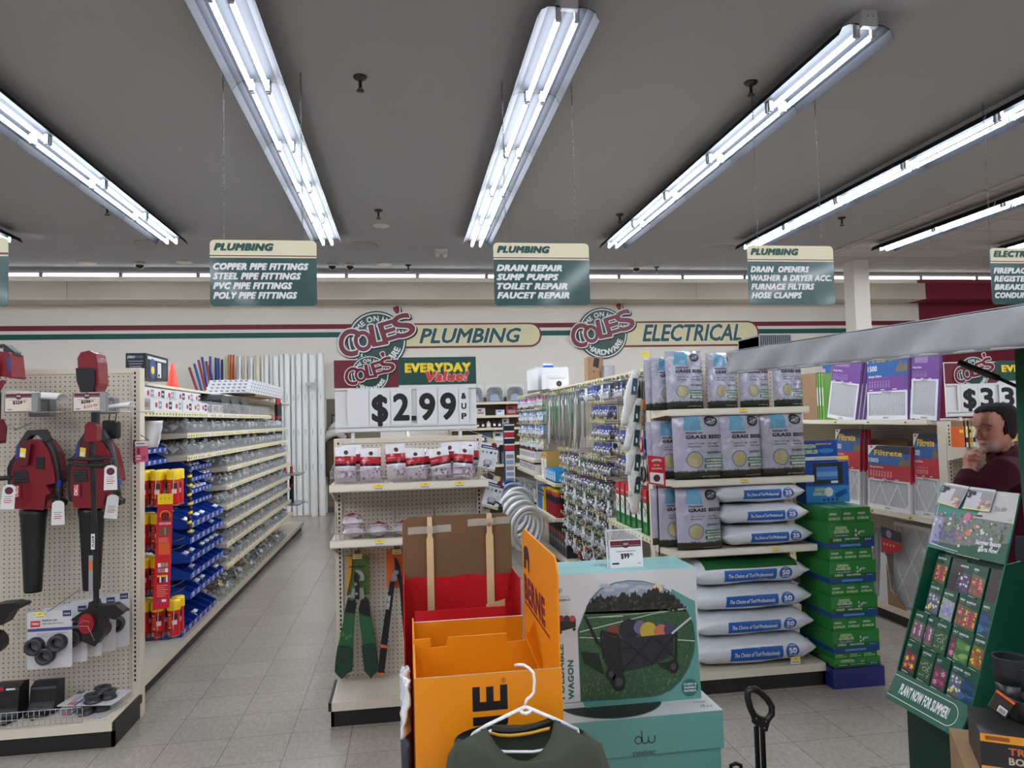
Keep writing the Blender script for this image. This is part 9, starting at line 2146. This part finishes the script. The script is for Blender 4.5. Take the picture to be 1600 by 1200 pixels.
m2 = nt.nodes.new('ShaderNodeMath'); m2.operation = 'MULTIPLY'; m2.inputs[1].default_value = 1.5; m2.use_clamp = True; nt.links.new(ml.outputs[0], m2.inputs[0])
cm = nt.nodes.new('ShaderNodeMix'); cm.data_type = 'RGBA'; cm.inputs[6].default_value = lin((178, 118, 99))+(1,); cm.inputs[7].default_value = lin((176, 160, 152))+(1,)
nt.links.new(m2.outputs[0], cm.inputs[0]); nt.links.new(cm.outputs[2], bs.inputs['Base Color'])
# earpiece
mb = MB(); mb.tube([ec+Vector((-.016, -.004, .012)), ec+Vector((-.02, -.012, -.006)), ec+Vector((-.012, -.010, -.028))], [.006, .009, .006], INK, 8); mb.build('earpiece', t)
# jacket
jk = MB()
jk.tube([Lp(650, 790, .05), Lp(660, 900, .05), Lp(655, 1010, .05), Vector((ch.x+.01, .06, 1.12)), Vector((pel.x, .06, .90)), Vector((pel.x, .06, .80))], [.095, .155, .175, .17, .165, .17], JKT, 20)
jk.tube([Lp(640, 850, -.04), shN, Lp(340, 1090, -.18), elN], [.08, .078, .066, .060], JKT, 14); jk.tube([elN, Lp(155, 1020, -.14), Lp(178, 905, -.11)], [.061, .058, .046], JKT, 14)
jk.tube([Lp(690, 860, .10), shF, Vector((shF.x+.04, .30, 1.12)), Vector((shF.x-.02, .26, .90))], [.085, .075, .06, .046], JKT, 14)
jo = jk.build('jacket', t); weld(jo, .008, 4)
mb = MB(); ring = []
for k in range(25):
 a = 2*PI*k/24; ring.append(k)
cpts = [Lp(430, 690, -.03), Lp(490, 740, -.085), Lp(600, 730, -.10), Lp(700, 640, -.07), Lp(745, 560, .03), Lp(700, 600, .13), Lp(560, 690, .13), Lp(450, 700, .06)]
mb.tube(cpts, .02, JKT, 10, True); mb.tube([p+Vector((0, 0, -.02)) for p in cpts], .022, JKT, 10, True); mb.build('collar', t)
mb = MB(); mb.tube([Lp(455, 730, -.07), Lp(440, 850, -.115), Lp(410, 960, -.135), Lp(400, 1080, -.14)], [.007, .006, .006, .006], JKD, 8); mb.build('placket', t)
mb = MB(); c = Lp(635, 915, -.125); mb.frame(c, (1, -.15, .25), (-.2, 0, 1)); mb.disc(0, 0, .034, M('badge_grey_green', (120, 130, 124), .5), 2, .016); mb.disc(-.0, .0, .026, INK, 3, .009); mb.text("Cole's", 0, -.004, .009, M('badge_thread', (160, 160, 156), .6), .036, 4, .02, .2, align='c'); mb.build('chest_logo', t)
tr = MB();
for s in (-1, 1):
 hpj = pel+Vector((.02*s, .09*s, -.04)); tr.tube([hpj+Vector((0, 0, .08)), hpj+Vector((-.02, .01*s, -.42)), Vector((hpj.x, hpj.y+.01*s, .07))], [.105, .08, .065], TRS, 14)
to = tr.build('trousers', t); weld(to, .009, 3)
for s in (-1, 1):
 hpj = pel+Vector((.02*s, .09*s, -.04)); mb = MB(); mb.loft([[(hpj.x-.06+.13*math.cos(q*PI/10), hpj.y+.048*math.sin(q*PI/10), z) for q in range(20)] for z in (0, .03, .06)], SHOE); mb.loft([[(hpj.x+.01+.06*math.cos(q*PI/10), hpj.y+.046*math.sin(q*PI/10), z) for q in range(20)] for z in (.05, .1)], SHOE); mb.build('shoe', t, bevel=.01)
